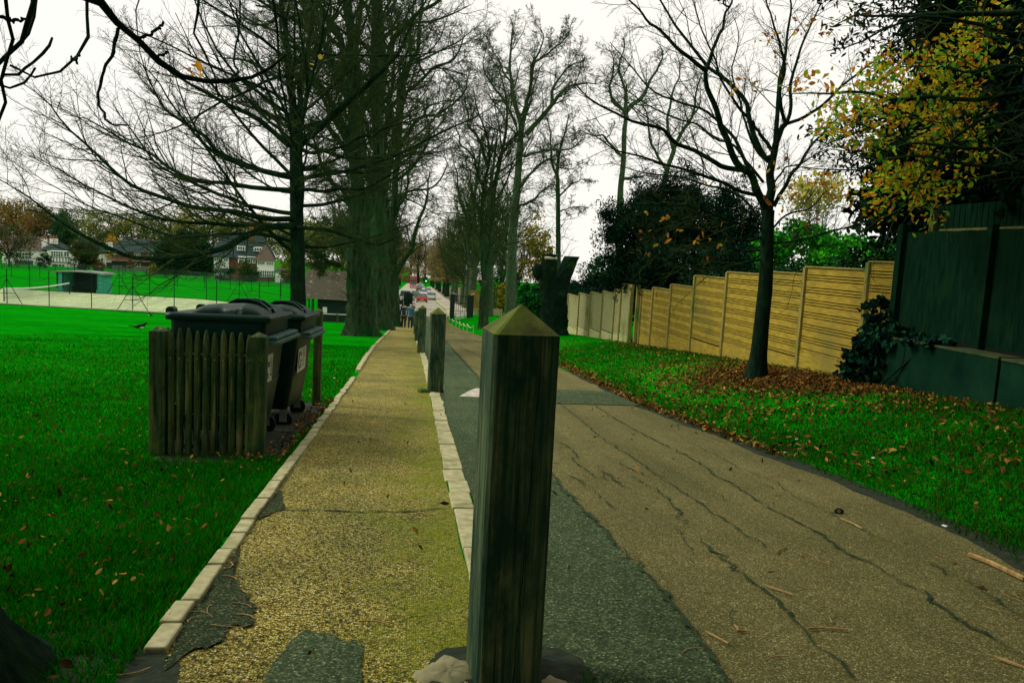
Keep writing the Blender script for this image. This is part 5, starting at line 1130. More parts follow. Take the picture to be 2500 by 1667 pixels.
for zz in (.28, .74):
    MB().beam((-1.86-E0[0], 5.945-E0[1], zz), (-1.15-E0[0], 5.985-E0[1], zz-.005), .035, .06).build('rail', M['picket'], enc)
    MB().beam((-1.915-E0[0], 6.0-E0[1], zz), (-1.915-E0[0], 9.05-E0[1], zz-.24), .035, .06).build('rail', M['picket'], enc)
M['nail'] = mat_noise('nail_head', (.5, .5, .45), (.7, .7, .62), 20, rough=.4, bmp=0, metallic=.4)
nb = MB()
for k in range(10): nb.box((-1.765+.0605*k-E0[0], 5.90+.006*k-E0[1]-.0195, .735+rp.uniform(-.006, .006)), (.006, .004, .006))
nb.build('nails', M['nail'], enc)

# ---- the two bins
M['bin'] = mat_noise('green_black_plastic', (.0005, .017, .010), (.0015, .035, .022), 2.2, (1, 1, 1), .45, .06, .004, c=(.004, .050, .032), cscale=2.5, cfac=(.60, .78), spec=.16)
M['bin_worn'] = mat_noise('worn_plastic', (.01, .05, .035), (.08, .19, .14), 24, (1, 1, 1), .6, .2, .004)
M['label'] = mat_noise('label_white', (.60, .64, .52), (.74, .76, .66), 5, rough=.5, bmp=.05)
M['ink'] = mat_noise('label_ink', (.006, .03, .022), (.012, .04, .03), 20, rough=.6, bmp=0)
M['ink_faded'] = mat_noise('faded_ink', (.52, .47, .22), (.62, .55, .28), 30, rough=.6, bmp=0)
M['rubber'] = mat_noise('rubber', (.003, .009, .007), (.010, .018, .014), 14, rough=.8, bmp=.1)
M['steel'] = mat_noise('galvanised', (.25, .30, .26), (.45, .50, .44), 14, rough=.45, bmp=.1, metallic=.5)
def rrect(x0, x1, y0, y1, z, r, n=5, zt=0.0):
    p = []
    for cx0, cy0, a0 in ((x1-r, y1-r, 0), (x0+r, y1-r, pi/2), (x0+r, y0+r, pi), (x1-r, y0+r, 3*pi/2)):
        for k in range(n):
            a = a0+pi/2*k/(n-1); p.append((cx0+r*cos(a), cy0+r*sin(a), z+zt*(cx0-x0)))
    return p
def text_mesh(txt, size, mat, parent, loc, rot, name='lettering', bold=0.0, ext=.001):
    cu = bpy.data.curves.new('text', 'FONT'); cu.body = txt; cu.size = size; cu.extrude = ext; cu.offset = bold; cu.align_x = 'CENTER'; cu.align_y = 'CENTER'
    to = bpy.data.objects.new('text', cu); COL.objects.link(to)
    dg = bpy.context.evaluated_depsgraph_get(); me = bpy.data.meshes.new_from_object(to.evaluated_get(dg)); bpy.data.objects.remove(to)
    o = bpy.data.objects.new(name, me); COL.objects.link(o); me.materials.clear(); me.materials.append(mat); o.parent = parent; o.location = loc; o.rotation_euler = rot; return o
def wheelie_bin(label, ox, oy, W, D, H, which):
    """front faces +X; W along Y, D along X; origin at the front near bottom corner"""
    z0 = g(ox, oy+W/2); t = thing('wheelie_bin', (ox, oy, z0), label, 'bin', 'four wheeled waste bins'); t.rotation_euler = (-.05, 0, 0)
    b = MB(); L_ = [(-D*.86, -.10, .05, W-.05, .20), (-D*.90, -.055, .03, W-.03, H*.45), (-D*.94, -.02, .015, W-.015, H*.76), (-D*.95, -.012, .012, W-.012, H-.17), (-D*.985, .012, 0, W, H-.165), (-D, .022, -.004, W+.004, H-.03)]
    b.loft([rrect(x0, x1, y0, y1, z, .055) for x0, x1, y0, y1, z in L_]); b.build('body', M['bin'], t, smooth=True, bevel=.004)
    rb = MB()
    for zz in (H*.48, H*.735):
        f = .055-.052*(zz-.2)/(H-.4); rb.box((-.02-f*.9, W/2, zz), (.012, W-.16, .014))
    rb.build('rib', M['bin'], t, bevel=.003)
    # lid: rim, two rounded barrels, two arched fins with a channel between them
    rim = MB(); rim.loft([rrect(-D-.03, .055, -.022, W+.022, H-.045, .05), rrect(-D-.035, .06, -.026, W+.026, H-.01, .05), rrect(-D-.02, .045, -.012, W+.012, H+.012, .05)])
    lid = rim.build('lid', M['bin'], t, smooth=True, bevel=.006)
    def barrel(y0, y1, fl):
        m_ = MB(); hh = .092; xs = [-D*.80, -D*.74, -D*.66, -D*.5, -D*.3, -.22, -.16, -.105, -.06, -.03, -.018]; hz = [.0, .55, .78, .9, .98, 1.0, .97, .86, .62, .30, 0]
        rings = []
        for x, k in zip(xs, hz):
            ring = []
            for j in range(13):
                a = pi*j/12; yy = (y0+y1)/2-cos(a)*(y1-y0)/2; zz = H+.006+hh*k*sin(a)**.62; ring.append((x, yy, zz))
            ring += [(x, y1, H-.005), (x, y0, H-.005)]; rings.append(ring)
        m_.loft(rings); return m_.build('lid_hump', M['bin'], lid, smooth=True)
    barrel(.05, W*.40, 0); barrel(W*.62, W-.05, 1)
    for yf in (W*.41, W*.61):
        prof = [(-.40, H+.006), (-.36, H+.10), (-.30, H+.128), (-.20, H+.130), (-.12, H+.112), (-.06, H+.07), (-.015, H+.006)]
        pin = [(-.036, H+.006), (-.075, H+.055), (-.13, H+.092), (-.20, H+.110), (-.30, H+.108), (-.34, H+.085), (-.37, H+.006)]
        fin = MB(); n_ = len(prof)
        fin.add([(x, yf-.03, z) for x, z in prof]+[(x, yf-.03, z) for x, z in pin[::-1]]+[(x, yf+.03, z) for x, z in prof]+[(x, yf+.03, z) for x, z in pin[::-1]],
                [(k, k+1, n_+k+1, n_+k) for k in range(n_-1)]+[(2*n_+k, 3*n_+k, 3*n_+k+1, 2*n_+k+1) for k in range(n_-1)]+[(k, 2*n_+k, 2*n_+k+1, k+1) for k in range(n_-1)]+[(n_+k, n_+k+1, 3*n_+k+1, 3*n_+k) for k in range(n_-1)])
        fin.build('lid_fin', M['bin'], lid, smooth=True, bevel=.004)
        pl_ = MB(); pl_.prism([(-.375, H+.004), (-.34, H+.088), (-.30, H+.11), (-.20, H+.112), (-.13, H+.094), (-.075, H+.056), (-.034, H+.004)], yf-.006, yf+.006); pl_.build('lid_web', M['bin'], lid)
    ch = MB(); ch.box((-.20, W*.51, H+.03), (.30, W*.18, .05)); ch.build('lid_channel', M['bin'], lid, bevel=.01)
    for yy in (W*.12, W*.86):
        h_ = MB(); h_.tube([(-D-.02, yy-.05, H+.02), (-D-.02, yy+.05, H+.02)], .032, 12); h_.build('hinge', M['bin'], lid, smooth=False)
    hd = MB(); hd.box((.062, W/2, H-.165), (.085, W-.02, .026)); hd.box((.072, W/2, H-.200), (.105, W+.03, .030)); hd.build('handle_bar', M['bin_worn'], t, bevel=.005)
    ts_ = MB(); ts_.box((-D-.005, W/2, H-.18), (.05, W-.2, .05)); ts_.build('handle_bar', M['bin'], t, bevel=.005)
    for sx in (-.14, -D*.80):
        for sy in (.12, W-.12):
            wh = MB(); wh.wheel((sx, sy, .085), .085, .045, 'y', 18); wo = wh.build('wheel', M['rubber'], t, smooth=False, bevel=.008)
            fk = MB(); fk.box((sx, sy-.034, .14), (.07, .008, .13)); fk.box((sx, sy+.034, .14), (.07, .008, .13)); fk.box((sx, sy, .205), (.10, .085, .012)); fk.build('fork', M['steel'], wo)
    # label on the front
    f0 = .055-.052*(H*.60-.2)/(H-.4); cy0 = W*(.27 if which == 'general' else .36); wl_, hl_ = .54, .235; xx = -.006-f0
    tlt = .036
    lb = MB(); lb.box((0, 0, 0), (.003, wl_, hl_)); lo_ = lb.build('label', M['label'], t); lo_.location = (xx+.004, cy0, H*.60); lo_.rotation_euler = (0, tlt, 0)
    R_ = (pi/2, 0, pi/2)
    if which == 'general':
        [setattr(text_mesh(w_, .092, M['ink'], lo_, (.002, -.045, z_), R_, bold=.0018), 'scale', (1.45, 1, 1)) for w_, z_ in (('general', .04), ('waste', -.055))]
        a = MB(); a.box((.002, .195, .02), (.002, .008, .14)); a.box((.002, .23, .01), (.002, .008, .13)); a.tube([(.002, .195+.0175*(1-cos(k*pi/6)), -.055-.02*sin(k*pi/6)) for k in range(7)], .004, 5); a.build('printed_mark', M['ink'], lo_)
    else:
        a = MB(); ring = [(.002, -.15+.075*cos(q_), .0+.08*sin(q_)) for q_ in np.linspace(.5, 5.6, 22)]; a.tube(ring, .006, 6)
        a.add([(.003, -.105, -.005), (.003, -.045, .005), (.003, -.080, -.060)], [(0, 1, 2)]); a.build('recycling_arrow', M['ink'], lo_)
        a = MB()
        for q_, (y_, z_, w__) in enumerate(((.10, .055, .20), (.13, .02, .16), (.08, -.025, .18), (.07, -.065, .20))):
            for j in range(6): a.box((.002, y_-w__/2+w__*(j+.5)/6, z_+rp.uniform(-.004, .004)), (.002, w__/6*.62, .026*rp.uniform(.6, 1.2)))
        a.build('faded_print', M['ink_faded'], lo_)
        a = MB(); a.box((.002, .10, .092), (.002, .09, .008)); a.build('printed_mark', M['ink'], lo_)
    return t
wheelie_bin('green black wheelie bin with a general waste label, nearer the picket front', -1.16, 6.10, 1.14, .70, 1.105, 'general')
wheelie_bin('green black wheelie bin with a recycling arrow label, behind the first', -1.075, 7.42, 1.13, .74, 1.105, 'recycling')

# ---- slatted fence on the right
M['fence'] = mat_noise('yellow_larch', (.26, .17, .012), (.50, .345, .036), 3.2, (1.2, 1.2, 9), .75, .15, .004, c=(.24, .19, .03), cscale=.8, cfac=(.52, .72))
M['fence_pale'] = mat_noise('pale_larch', (.42, .40, .17), (.62, .58, .28), 3.2, (1.2, 1.2, 9), .75, .15, .004, c=(.22, .30, .05), cscale=.9, cfac=(.55, .75))
M['fence_post'] = mat_noise('fence_post', (.20, .16, .035), (.36, .29, .08), 6, (4, 4, .8), .8, .15, c=(.12, .18, .03), cscale=1.5, cfac=(.55, .72))
XF = 6.8; F0 = np.array([XF, 16.0, g(XF, 16)])
FP = [(10.22, 10.91, 1.345, 'y'), (10.91, 12.80, 1.225, 'y'), (12.80, 14.5, 1.10, 'y'), (14.5, 16.2, 1.035, 'y'), (16.2, 18.15, .89, 'y'), (18.15, 19.85, .60, 'y'), (19.85, 21.4, .44, 'y'), (21.4, 22.5, .32, 'y'), (23.55, 24.8, .40, 'p'), (24.8, 25.6, .17, 'p'), (25.6, 27.3, .02, 'p'), (27.3, 29.2, -.12, 'p'), (29.2, 31.3, -.28, 'p'), (31.3, 33.6, -.45, 'p')]
slat = thing('slatted_fence', (XF, 16, F0[2]), 'yellow horizontal slatted fence stepping downhill along the verge', 'fence')
pale = thing('slatted_fence', (XF, 28, g(XF, 28)), 'paler greenish slatted fence farther down, beside the cut stump', 'fence')
def fence_panel(y0, y1, top, kind):
    par = slat if kind == 'y' else pale; o = Vector(par.location); mt = M['fence'] if kind == 'y' else M['fence_pale']; mb = MB()
    gl = min(g(XF, y0), g(XF, y1)); bot = max(g(XF, y0), g(XF, y1))+.20; yc = (y0+y1)/2-o[1]; ln = y1-y0-.09
    z = top-.03
    if kind == 'y':
        pat = [.110, .030, .030]; k = 0; gap = .015
        while z > bot+.03:
            h = pat[k % 3]; h = min(h, z-bot); mb.box((rp.uniform(-.0015, .0015), yc, z-h/2-o[2]), (.020, ln, h-.001)); z -= h+gap; k += 1
    else:
        while z > bot+.03:
            mb.box((0, yc, z-.020-o[2]), (.020, ln, .036)); z -= .062
    mb.build('slat_panel', mt, par)
    bk = MB(); bk.box((.035, yc, (top+bot)/2-o[2]-.02), (.012, ln, top-bot)); bk.build('backing', M['black'] if kind == 'y' else M['bark_dark'], par)
    gb = MB()
    a0, a1 = g(XF, y0)-.08, g(XF, y1)-.08
    gb.add([(-.016, y0+.045-o[1], a0-o[2]), (-.016, y1-.045-o[1], a1-o[2]), (-.016, y1-.045-o[1], bot-.004-o[2]), (-.016, y0+.045-o[1], bot-.004-o[2]), (.02, y0+.045-o[1], a0-o[2]), (.02, y1-.045-o[1], a1-o[2]), (.02, y1-.045-o[1], bot-.004-o[2]), (.02, y0+.045-o[1], bot-.004-o[2])], [(0, 1, 2, 3), (7, 6, 5, 4), (3, 2, 6, 7), (0, 4, 5, 1), (0, 3, 7, 4), (1, 5, 6, 2)])
    mid = (min(a0, a1)+bot)/2+.05
    gb.build('gravel_board', mt, par)
    cp = MB(); cp.box((-.004, yc, top-.008-o[2]), (.075, ln+.088, .026)); cp.build('capping', M['fence_post'], par)
prev = None
for i, (y0, y1, top, kd) in enumerate(FP):
    fence_panel(y0, y1, top, kd)
for kd, par in (('y', slat), ('p', pale)):
    seg = [s for s in FP if s[3] == kd]; ys_ = sorted(set([s[0] for s in seg]+[s[1] for s in seg]))
    for y in ys_:
        tops = [s[2] for s in seg if abs(s[0]-y) < .01 or abs(s[1]-y) < .01]; zt = max(tops)-.022; zb = g(XF, y)-.2
        MB().box((-.008, y-par.location[1], (zt+zb)/2-par.location[2]), (.09, .085, zt-zb)).build('post', M['fence_post'], par, bevel=.004)
# the short return where the yellow fence stops
sb = MB(); sb.box((-.10, 22.62-16, -.55-F0[2]+.1), (.10, .10, 1.75)); sb.build('post', M['fence_post'], slat, bevel=.004)
sb = MB(); sb.box((-.06, 23.45-28, -.55-pale.location[2]), (.10, .12, 1.75)); sb.build('post', M['fence_post'], pale, bevel=.004)

# ---- concrete retaining wall and the black board fence standing on it
M['wall'] = mat_noise('dark_render', (.0035, .026, .013), (.009, .042, .020), 5, (1, 1, 1), 1, .25, .01, spec=.03, c=(.002, .018, .010), cscale=1.3, cfac=(.48, .7))
M['wall_top'] = mat_noise('wall_coping', (.03, .05, .02), (.07, .085, .035), 7, rough=.9, bmp=.3, spec=.1)
M['boards'] = mat_noise('stained_boards', (.0012, .014, .007), (.007, .030, .013), 6, (5, 5, .5), 1, .3, .008, spec=.03, c=(.009, .032, .010), cscale=2.2, cfac=(.60, .78))
M['board_pale'] = mat_noise('pale_board', (.07, .08, .02), (.15, .15, .04), 5, (4, 4, .6), .85, .2)
wx = 6.12; W0 = np.array([wx, 7.3, g(wx, 7.3)])
wall = thing('retaining_wall', W0, 'low dark rendered retaining wall at the right edge', 'wall')
def wseg(y0, y1, top0, top1, off=0.0, mat='wall', nm='wall_section'):
    mb = MB(); v = []
    for x in (off, .24):
        v += [(x, y0-W0[1], -1.0), (x, y1-W0[1], -1.2), (x, y1-W0[1], top1-W0[2]), (x, y0-W0[1], top0-W0[2])]
    mb.add(v, [(0, 1, 2, 3), (7, 6, 5, 4), (3, 2, 6, 7), (0, 3, 7, 4), (1, 5, 6, 2), (0, 4, 5, 1)]); mb.build(nm, M[mat], wall, bevel=.006)
wseg(7.33, 9.75, .335, .34); wseg(7.25, 7.325, .335, .335, .03); wseg(-2.0, 7.245, .33, .335, -.035)
mb = MB(); mb.box((.14, 8.53-W0[1], .352-W0[2]), (.30, 2.42, .03)); mb.build('coping', M['wall_top'], wall, bevel=.006)
mb = MB(); mb.box((.10, 2.65-W0[1], .350-W0[2]), (.30, 9.18, .03)); mb.build('coping', M['wall_top'], wall, bevel=.006)
mb = MB(); mb.box((1.9, 3.8-W0[1], .10-W0[2]), (3.3, 12.0, .42)); mb.build('soil_bank', M['soil'], wall)
bx = 6.5; K0 = np.array([bx, 7.3, .36])
bf = thing('board_fence', K0, 'tall black vertical board fence on top of the retaining wall', 'fence')
for y0, y1 in ((8.10, 9.62), (6.62, 8.0), (5.1, 6.5), (3.5, 5.0), (1.9, 3.4), (.3, 1.8), (-1.4, .2)):
    mb = MB(); n_ = int((y1-y0)/.095)
    for k in range(n_):
        yy = y0+(k+.5)*(y1-y0)/n_; mb.box((rp.uniform(-.003, .003), yy-K0[1]+rp.uniform(-.003, .003), .70), (.018, (y1-y0)/n_*.985, 1.34+rp.uniform(-.008, .008)), .17+rp.uniform(-.03, .03))
    mb.build('board_panel', M['boards'], bf)
for y in (8.05, 6.56, 5.05, 3.45, 1.85, .25):
    MB().box((-.045, y-K0[1], .70), (.09, .085, 1.46)).build('post', M['boards'], bf, bevel=.006)
MB().box((-.03, 9.70-K0[1], .72), (.10, .11, 1.50)).build('post', M['boards'], bf, bevel=.006)
MB().box((.05, 9.86-K0[1], .70), (.03, .13, 1.36)).build('end_board', M['board_pale'], bf)
MB().box((-.055, 6.0-K0[1], .075), (.03, 1.0, .13)).build('kick_board', M['boards'], bf)
# higher trellis topping set back behind
bg_ = MB()
for k in range(46): bg_.box((.32, 9.45-.1*k-K0[1], 1.50), (.016, .088, .46))
bg_.build('upper_boards', M['boards'], bf)
MB().box((.285, 8.15-K0[1], 1.40), (.03, 2.5, .045)).build('upper_rail', M['board_pale'], bf)
MB().box((.30, 9.55-K0[1], 1.22), (.09, .09, 1.06)).build('upper_post', M['board_pale'], bf)
# ================================================================ tennis court, shelter, shed, houses
M['court'] = mat_tarmac('court_surface', (.34, .44, .22), (.46, .54, .30), (.54, .58, .36), .2, 12, (.8, .9, .8))
M['teal'] = mat_noise('teal_render', (.03, .34, .21), (.05, .46, .29), 4, rough=.8, bmp=.05)
M['felt'] = mat_noise('roof_felt', (.12, .17, .13), (.22, .27, .20), 3, rough=.9, bmp=.1)
CA = PG(18, 743); cu_ = np.array([.985, -.17]); cv_ = np.array([.17, .985])
def cpt(u, v, dz=0.0):
    x, y = CA[0]+cu_[0]*u+cv_[0]*v, CA[1]+cu_[1]*u+cv_[1]*v; return np.array([x, y, g(x, y)+dz])
def court_sheet(name, u0, u1, v0, v1, mat, dz, nu=40, nv=16):
    U, V_ = np.meshgrid(np.linspace(u0, u1, nu), np.linspace(v0, v1, nv)); X = CA[0]+cu_[0]*U+cv_[0]*V_; Y = CA[1]+cu_[1]*U+cv_[1]*V_; Z = gz(X, Y)+dz
    i = np.arange(nu*nv).reshape(nv, nu); Fq = np.stack([i[:-1, :-1], i[:-1, 1:], i[1:, 1:], i[1:, :-1]], -1).reshape(-1, 4)
    return tag(big_mesh(name, np.stack([X, Y, Z], -1).reshape(-1, 3), Fq, mat), kind='structure')
court_sheet('court', -26, 20.5, .05, 14.4, M['court'], .05)
court_sheet('court_edging', -26, 20.5, -.25, 0, M['mark'], .06, 40, 2)
for nm, a in (('court_line', (-12, 12, 2.0, 2.07)), ('court_line', (-12, 12, 12.6, 12.67)), ('court_line', (-12, 12, 3.4, 3.46)), ('court_line', (-12, 12, 11.2, 11.26)), ('court_line', (12, 12.1, 2, 12.67)), ('court_line', (6.4, 6.46, 3.4, 11.26)), ('court_line', (-6, 6.4, 7.3, 7.36))):
    court_sheet(nm, *a, M['paint_white'], .075, 40, 12)
M['net'], n, l, bs = new_mat('netting')
bs.inputs['Base Color'].default_value = (.012, .05, .035, 1); tr = n.new('ShaderNodeBsdfTransparent'); mx = n.new('ShaderNodeMixShader')
wv = n.new('ShaderNodeTexNoise'); wv.inputs['Scale'].default_value = 3; rr_ = ramp(n, [(.3, (.22, .22, .22)), (.7, (.45, .45, .45))]); l.new(wv.outputs['Fac'], rr_.inputs['Fac'])
l.new(rr_.outputs[0], mx.inputs[0]); l.new(tr.outputs[0], mx.inputs[1]); l.new(bs.outputs[0], mx.inputs[2]); l.new(mx.outputs[0], n['Material Output'].inputs['Surface'])
M['net_fine'], n, l, bs = new_mat('wire_mesh')
bs.inputs['Base Color'].default_value = (.012, .05, .035, 1); tr = n.new('ShaderNodeBsdfTransparent'); mx = n.new('ShaderNodeMixShader'); mx.inputs[0].default_value = .07
l.new(tr.outputs[0], mx.inputs[1]); l.new(bs.outputs[0], mx.inputs[2]); l.new(mx.outputs[0], n['Material Output'].inputs['Surface'])
def court_fence(label, us, v, braced, h=2.75, r=.035, sag=True, vend=None):
    p0 = cpt(us[0], v); t = thing('court_fence', p0, label, 'fence'); o = p0
    for k, u in enumerate(us):
        p = cpt(u, v)-o; mb = MB(); mb.tube([p-[0, 0, .1], p+[0, 0, h]], r, 6); mb.build('post', M['iron'], t)
        if k in braced:
            mb = MB()
            for s in (-1, 1):
                q = cpt(u+s*1.25, v)-o; mb.tube([q, p+[0, 0, h*.72]], r*.8, 5)
            a, b = cpt(u-.7, v)-o, cpt(u+.7, v)-o; mb.tube([a+[0, 0, h*.32], b+[0, 0, h*.32]], r*.6, 5); mb.build('brace', M['iron'], t)
    mb = MB()
    for a, b in zip(us[:-1], us[1:]):
        pa, pb = cpt(a, v)-o, cpt(b, v)-o; q = []
        for j in range(9):
            s = j/8; q.append(pa+(pb-pa)*s+np.array([0, 0, h*.82-(.28 if sag else 0)*sin(pi*s)+(.12 if sag else 0)*sin(2*pi*s)]))
        mb.tube(q, .016, 4); mb.tube([pa+[0, 0, .06], pb+[0, 0, .06]], .028, 4)
    mb.build('wires', M['iron'], t)
    mb = MB()
    for a, b in zip(us[:-1], us[1:]):
        pa, pb = cpt(a, v)-o, cpt(b, v)-o; mb.add([pa, pb, pb+[0, 0, h*.72], pa+[0, 0, h*.72]], [(0, 1, 2, 3)])
    mb.build('mesh_panel', M['net_fine'], t)
    return t
court_fence('near wire fence of the tennis court with two braced dark posts', [-6.6, -3.3, 0, 3.35, 6.7, 9.95, 13.2, 16.5, 19.8], -.02, (2, 5))
court_fence('far wire fence of the tennis court behind the shelter', [-8.5, -4.0, .4, 3.4, 9.0, 12.2, 16.2, 20.3], 14.9, (2, 5))
# tennis net
pa, pb = PG(170, 719), PG(10, 737); t = thing('tennis_net', pa, 'sagging tennis net with white top band, left of the shelter', 'tennis net')
for nm_, q in (('post', pa), ('post', pb)): MB().tube([q-pa, q-pa+[0, 0, 1.1]], .045, 8).build(nm_, M['iron'], t)
mb = MB(); nt = MB(); top_ = []
for k in range(13):
    s = k/12; q = pa+(pb-pa)*s; zz = 1.07-.16*sin(pi*s); q[2] = g(q[0], q[1]); top_.append((q-pa+[0, 0, zz], q-pa+[0, 0, .1]))
for a, b in zip(top_[:-1], top_[1:]):
    mb.beam(a[0], b[0], .03, .10); nt.add([a[1], b[1], b[0], a[0]], [(0, 1, 2, 3)])
mb.build('net_band', M['paint_white'], t); nt.build('net', M['net'], t)
# shelter
sh0 = cpt(-3.6, 15.8); shp = thing('shelter', sh0, 'teal open fronted sports shelter with a curved grey roof', 'shelter'); shp.rotation_euler = (0, 0, -.12)
mb = MB(); mb.box((-1.95, .2, .95), (.55, 1.9, 2.0)); mb.build('side_wall', M['teal'], shp)
mb = MB(); mb.loft([[(1.55+.55*k, y, z) for k, y in ((0, -.75), (.5, -.75), (.85, -.6), (1, -.3), (1, 1.15), (0, 1.15))] for z in (-.1, 1.95)]); mb.build('side_wall', M['teal'], shp, smooth=False)
mb = MB(); mb.box((0, 1.12, .95), (3.5, .08, 2.0)); mb.build('back_wall', M['iron'], shp)
mb = MB(); mb.box((0, .75, .45), (3.2, .4, .07)); mb.box((0, .9, .22), (3.2, .06, .44)); mb.build('bench', M['bark_dark'], shp)
mb = MB(); prof = [(-2.45+4.9*k/14, 2.02+.10*sin(pi*k/14)-(.10 if k in (0, 14) else 0)) for k in range(15)]; mb.prism(prof+[(x, z-.10) for x, z in prof[::-1]], -1.15, 1.3, 'xz'); mb.build('roof', M['felt'], shp)
for x in (-2.15, -1.6, 1.65): MB().box((x, -.85, 1.2), (.09, .07, 1.6)).build('post', M['iron'], shp)
# gate and switch post by the court corner
gp = cpt(19.5, 14.2); gt = thing('court_gate', gp, 'narrow metal court gate with a white box on its post', 'gate')
for dx in (0, .55, 1.4, 2.3): MB().tube([(dx, 0, 0), (dx, 0, 2.2)], .045, 6).build('post', M['iron'], gt)
MB().tube([(1.4, 0, 2.1), (2.3, 0, 2.1)], .03, 5).build('rail', M['iron'], gt); MB().tube([(1.4, 0, 1.1), (2.3, 0, 1.1)], .03, 5).build('rail', M['iron'], gt)
MB().box((1.75, -.06, 1.65), (.32, .12, .85)).build('box', M['paint_white'], gt)
MB().tube([(-1.4, 0, 0), (0, 0, 1.6)], .035, 5).build('brace', M['iron'], gt)
# fences across the playing field
def run_fence(name, label, pts, n, h, r, net=None, rail=.9, cat='fence'):
    o = np.array(pts[0], float); t = thing(name, o, label, cat); c = catmull(pts, n)
    for p in c:
        p = p.copy(); p[2] = g(p[0], p[1]); MB().tube([p-o-[0, 0, .05], p-o+[0, 0, h]], r, 5).build('post', M['iron'], t)
    mb = MB(); q = [np.array([p[0], p[1], g(p[0], p[1])])-o for p in catmull(pts, n*2)]
    if rail: mb.tube([p+[0, 0, rail] for p in q], r*.55, 4); mb.build('rail', M['iron'], t)
    if net:
        nb_ = MB()
        for a, b in zip(q[:-1], q[1:]): nb_.add([a, b, b+[0, 0, net], a+[0, 0, net]], [(0, 1, 2, 3)])
        nb_.build('netting', M['net'], t)
def gp3(x, y, Y): 
    p = P(x, y, Y); p[2] = g(p[0], p[1]); return p
run_fence('field_fence', 'thin posts and low rail crossing the middle of the field', [gp3(-40, 660, 112), gp3(300, 680, 108), gp3(620, 700, 100), gp3(730, 720, 96)], 13, 2.2, .04, None, .08)
run_fence('field_fence', 'long dark netting fence along the far edge of the field', [gp3(-60, 640, 150), gp3(200, 645, 146), gp3(420, 660, 136), gp3(560, 670, 126), gp3(720, 690, 120)], 15, 1.5, .05, 1.5, 1.5)
# shed
sx0, sx1, sy = -7.95, -3.6, 57.0; S0 = np.array([-5.8, sy, g(-5.8, sy)])
shed = thing('shed', S0, 'long low dark timber shed with a mossy tiled roof behind the thick tree', 'shed')
M['tiles'], n, l, bs = new_mat('roof_tiles')
br = n.new('ShaderNodeTexBrick'); br.inputs['Scale'].default_value = 5.5; br.inputs['Color1'].default_value = (.10, .075, .04, 1); br.inputs['Color2'].default_value = (.045, .055, .028, 1); br.inputs['Mortar'].default_value = (.02, .025, .015, 1); br.inputs['Mortar Size'].default_value = .03; br.inputs['Brick Width'].default_value = .55; br.inputs['Row Height'].default_value = .45
l.new(coords(n, l, (1, 1, 1.6), rot=(pi/2, 0, 0)), br.inputs['Vector']); fm = noise(n, l, coords(n, l), 2.5, 5); rm = ramp(n, [(.58, (0, 0, 0)), (.68, (1, 1, 1))]); l.new(fm, rm.inputs['Fac']); fm2 = noise(n, l, coords(n, l), 9, 3); rm2 = ramp(n, [(.4, (.12, .16, .06)), (.6, (.42, .26, .18))]); l.new(fm2, rm2.inputs['Fac'])
l.new(mixc(n, l, rm.outputs[0], br.outputs['Color'], rm2.outputs[0]), bs.inputs['Base Color']); bs.inputs['Roughness'].default_value = .9; bump(n, l, bs, br.outputs['Fac'], .5, .03)
ze = -2.78-S0[2]; zr = -.80-S0[2]
mb = MB(); mb.add([(sx0-5.8*-1-.15, -.35, ze), (sx1+5.8+.15, -.35, ze-.05), (sx1+5.8+.1, 2.6, zr), (sx0+5.8-.1, 2.6, zr), (sx0+5.8-.15, 5.4, ze), (sx1+5.8+.15, 5.4, ze)], [(0, 1, 2, 3), (3, 2, 5, 4), (0, 3, 4), (1, 5, 2)]); mb.build('roof', M['tiles'], shed)
M['tarred'] = mat_noise('tarred_boards', (.004, .016, .012), (.014, .032, .022), 5, (1, 1, 8), .8, .3)
mb = MB(); mb.box((.55, 2.4, ze/2-.3), (3.4, 4.6, ze+.5)); mb.build('wall', M['tarred'], shed)
for dx in (-2.1, -1.75, -1.45): MB().box((dx, .1, ze/2-.2), (.09, .09, ze+.4)).build('post', M['tarred'], shed)
MB().box((-1.75, .1, ze-.95), (.9, .05, .06)).build('rail', M['tarred'], shed)
MB().box((-.62, .085, .85), (.30, .02, .42)).build('notice', M['paint_white'], shed)
rl = gp3(742, 800, 53); rt = thing('rail_fence', rl, 'low pale rail on short posts in front of the shed', 'fence')
for k in range(4): MB().box((k*1.1, 0, .35), (.10, .10, .8)).build('post', M['picket'], rt)
MB().box((1.65, -.03, .62), (3.6, .04, .06)).build('rail', M['label'], rt)
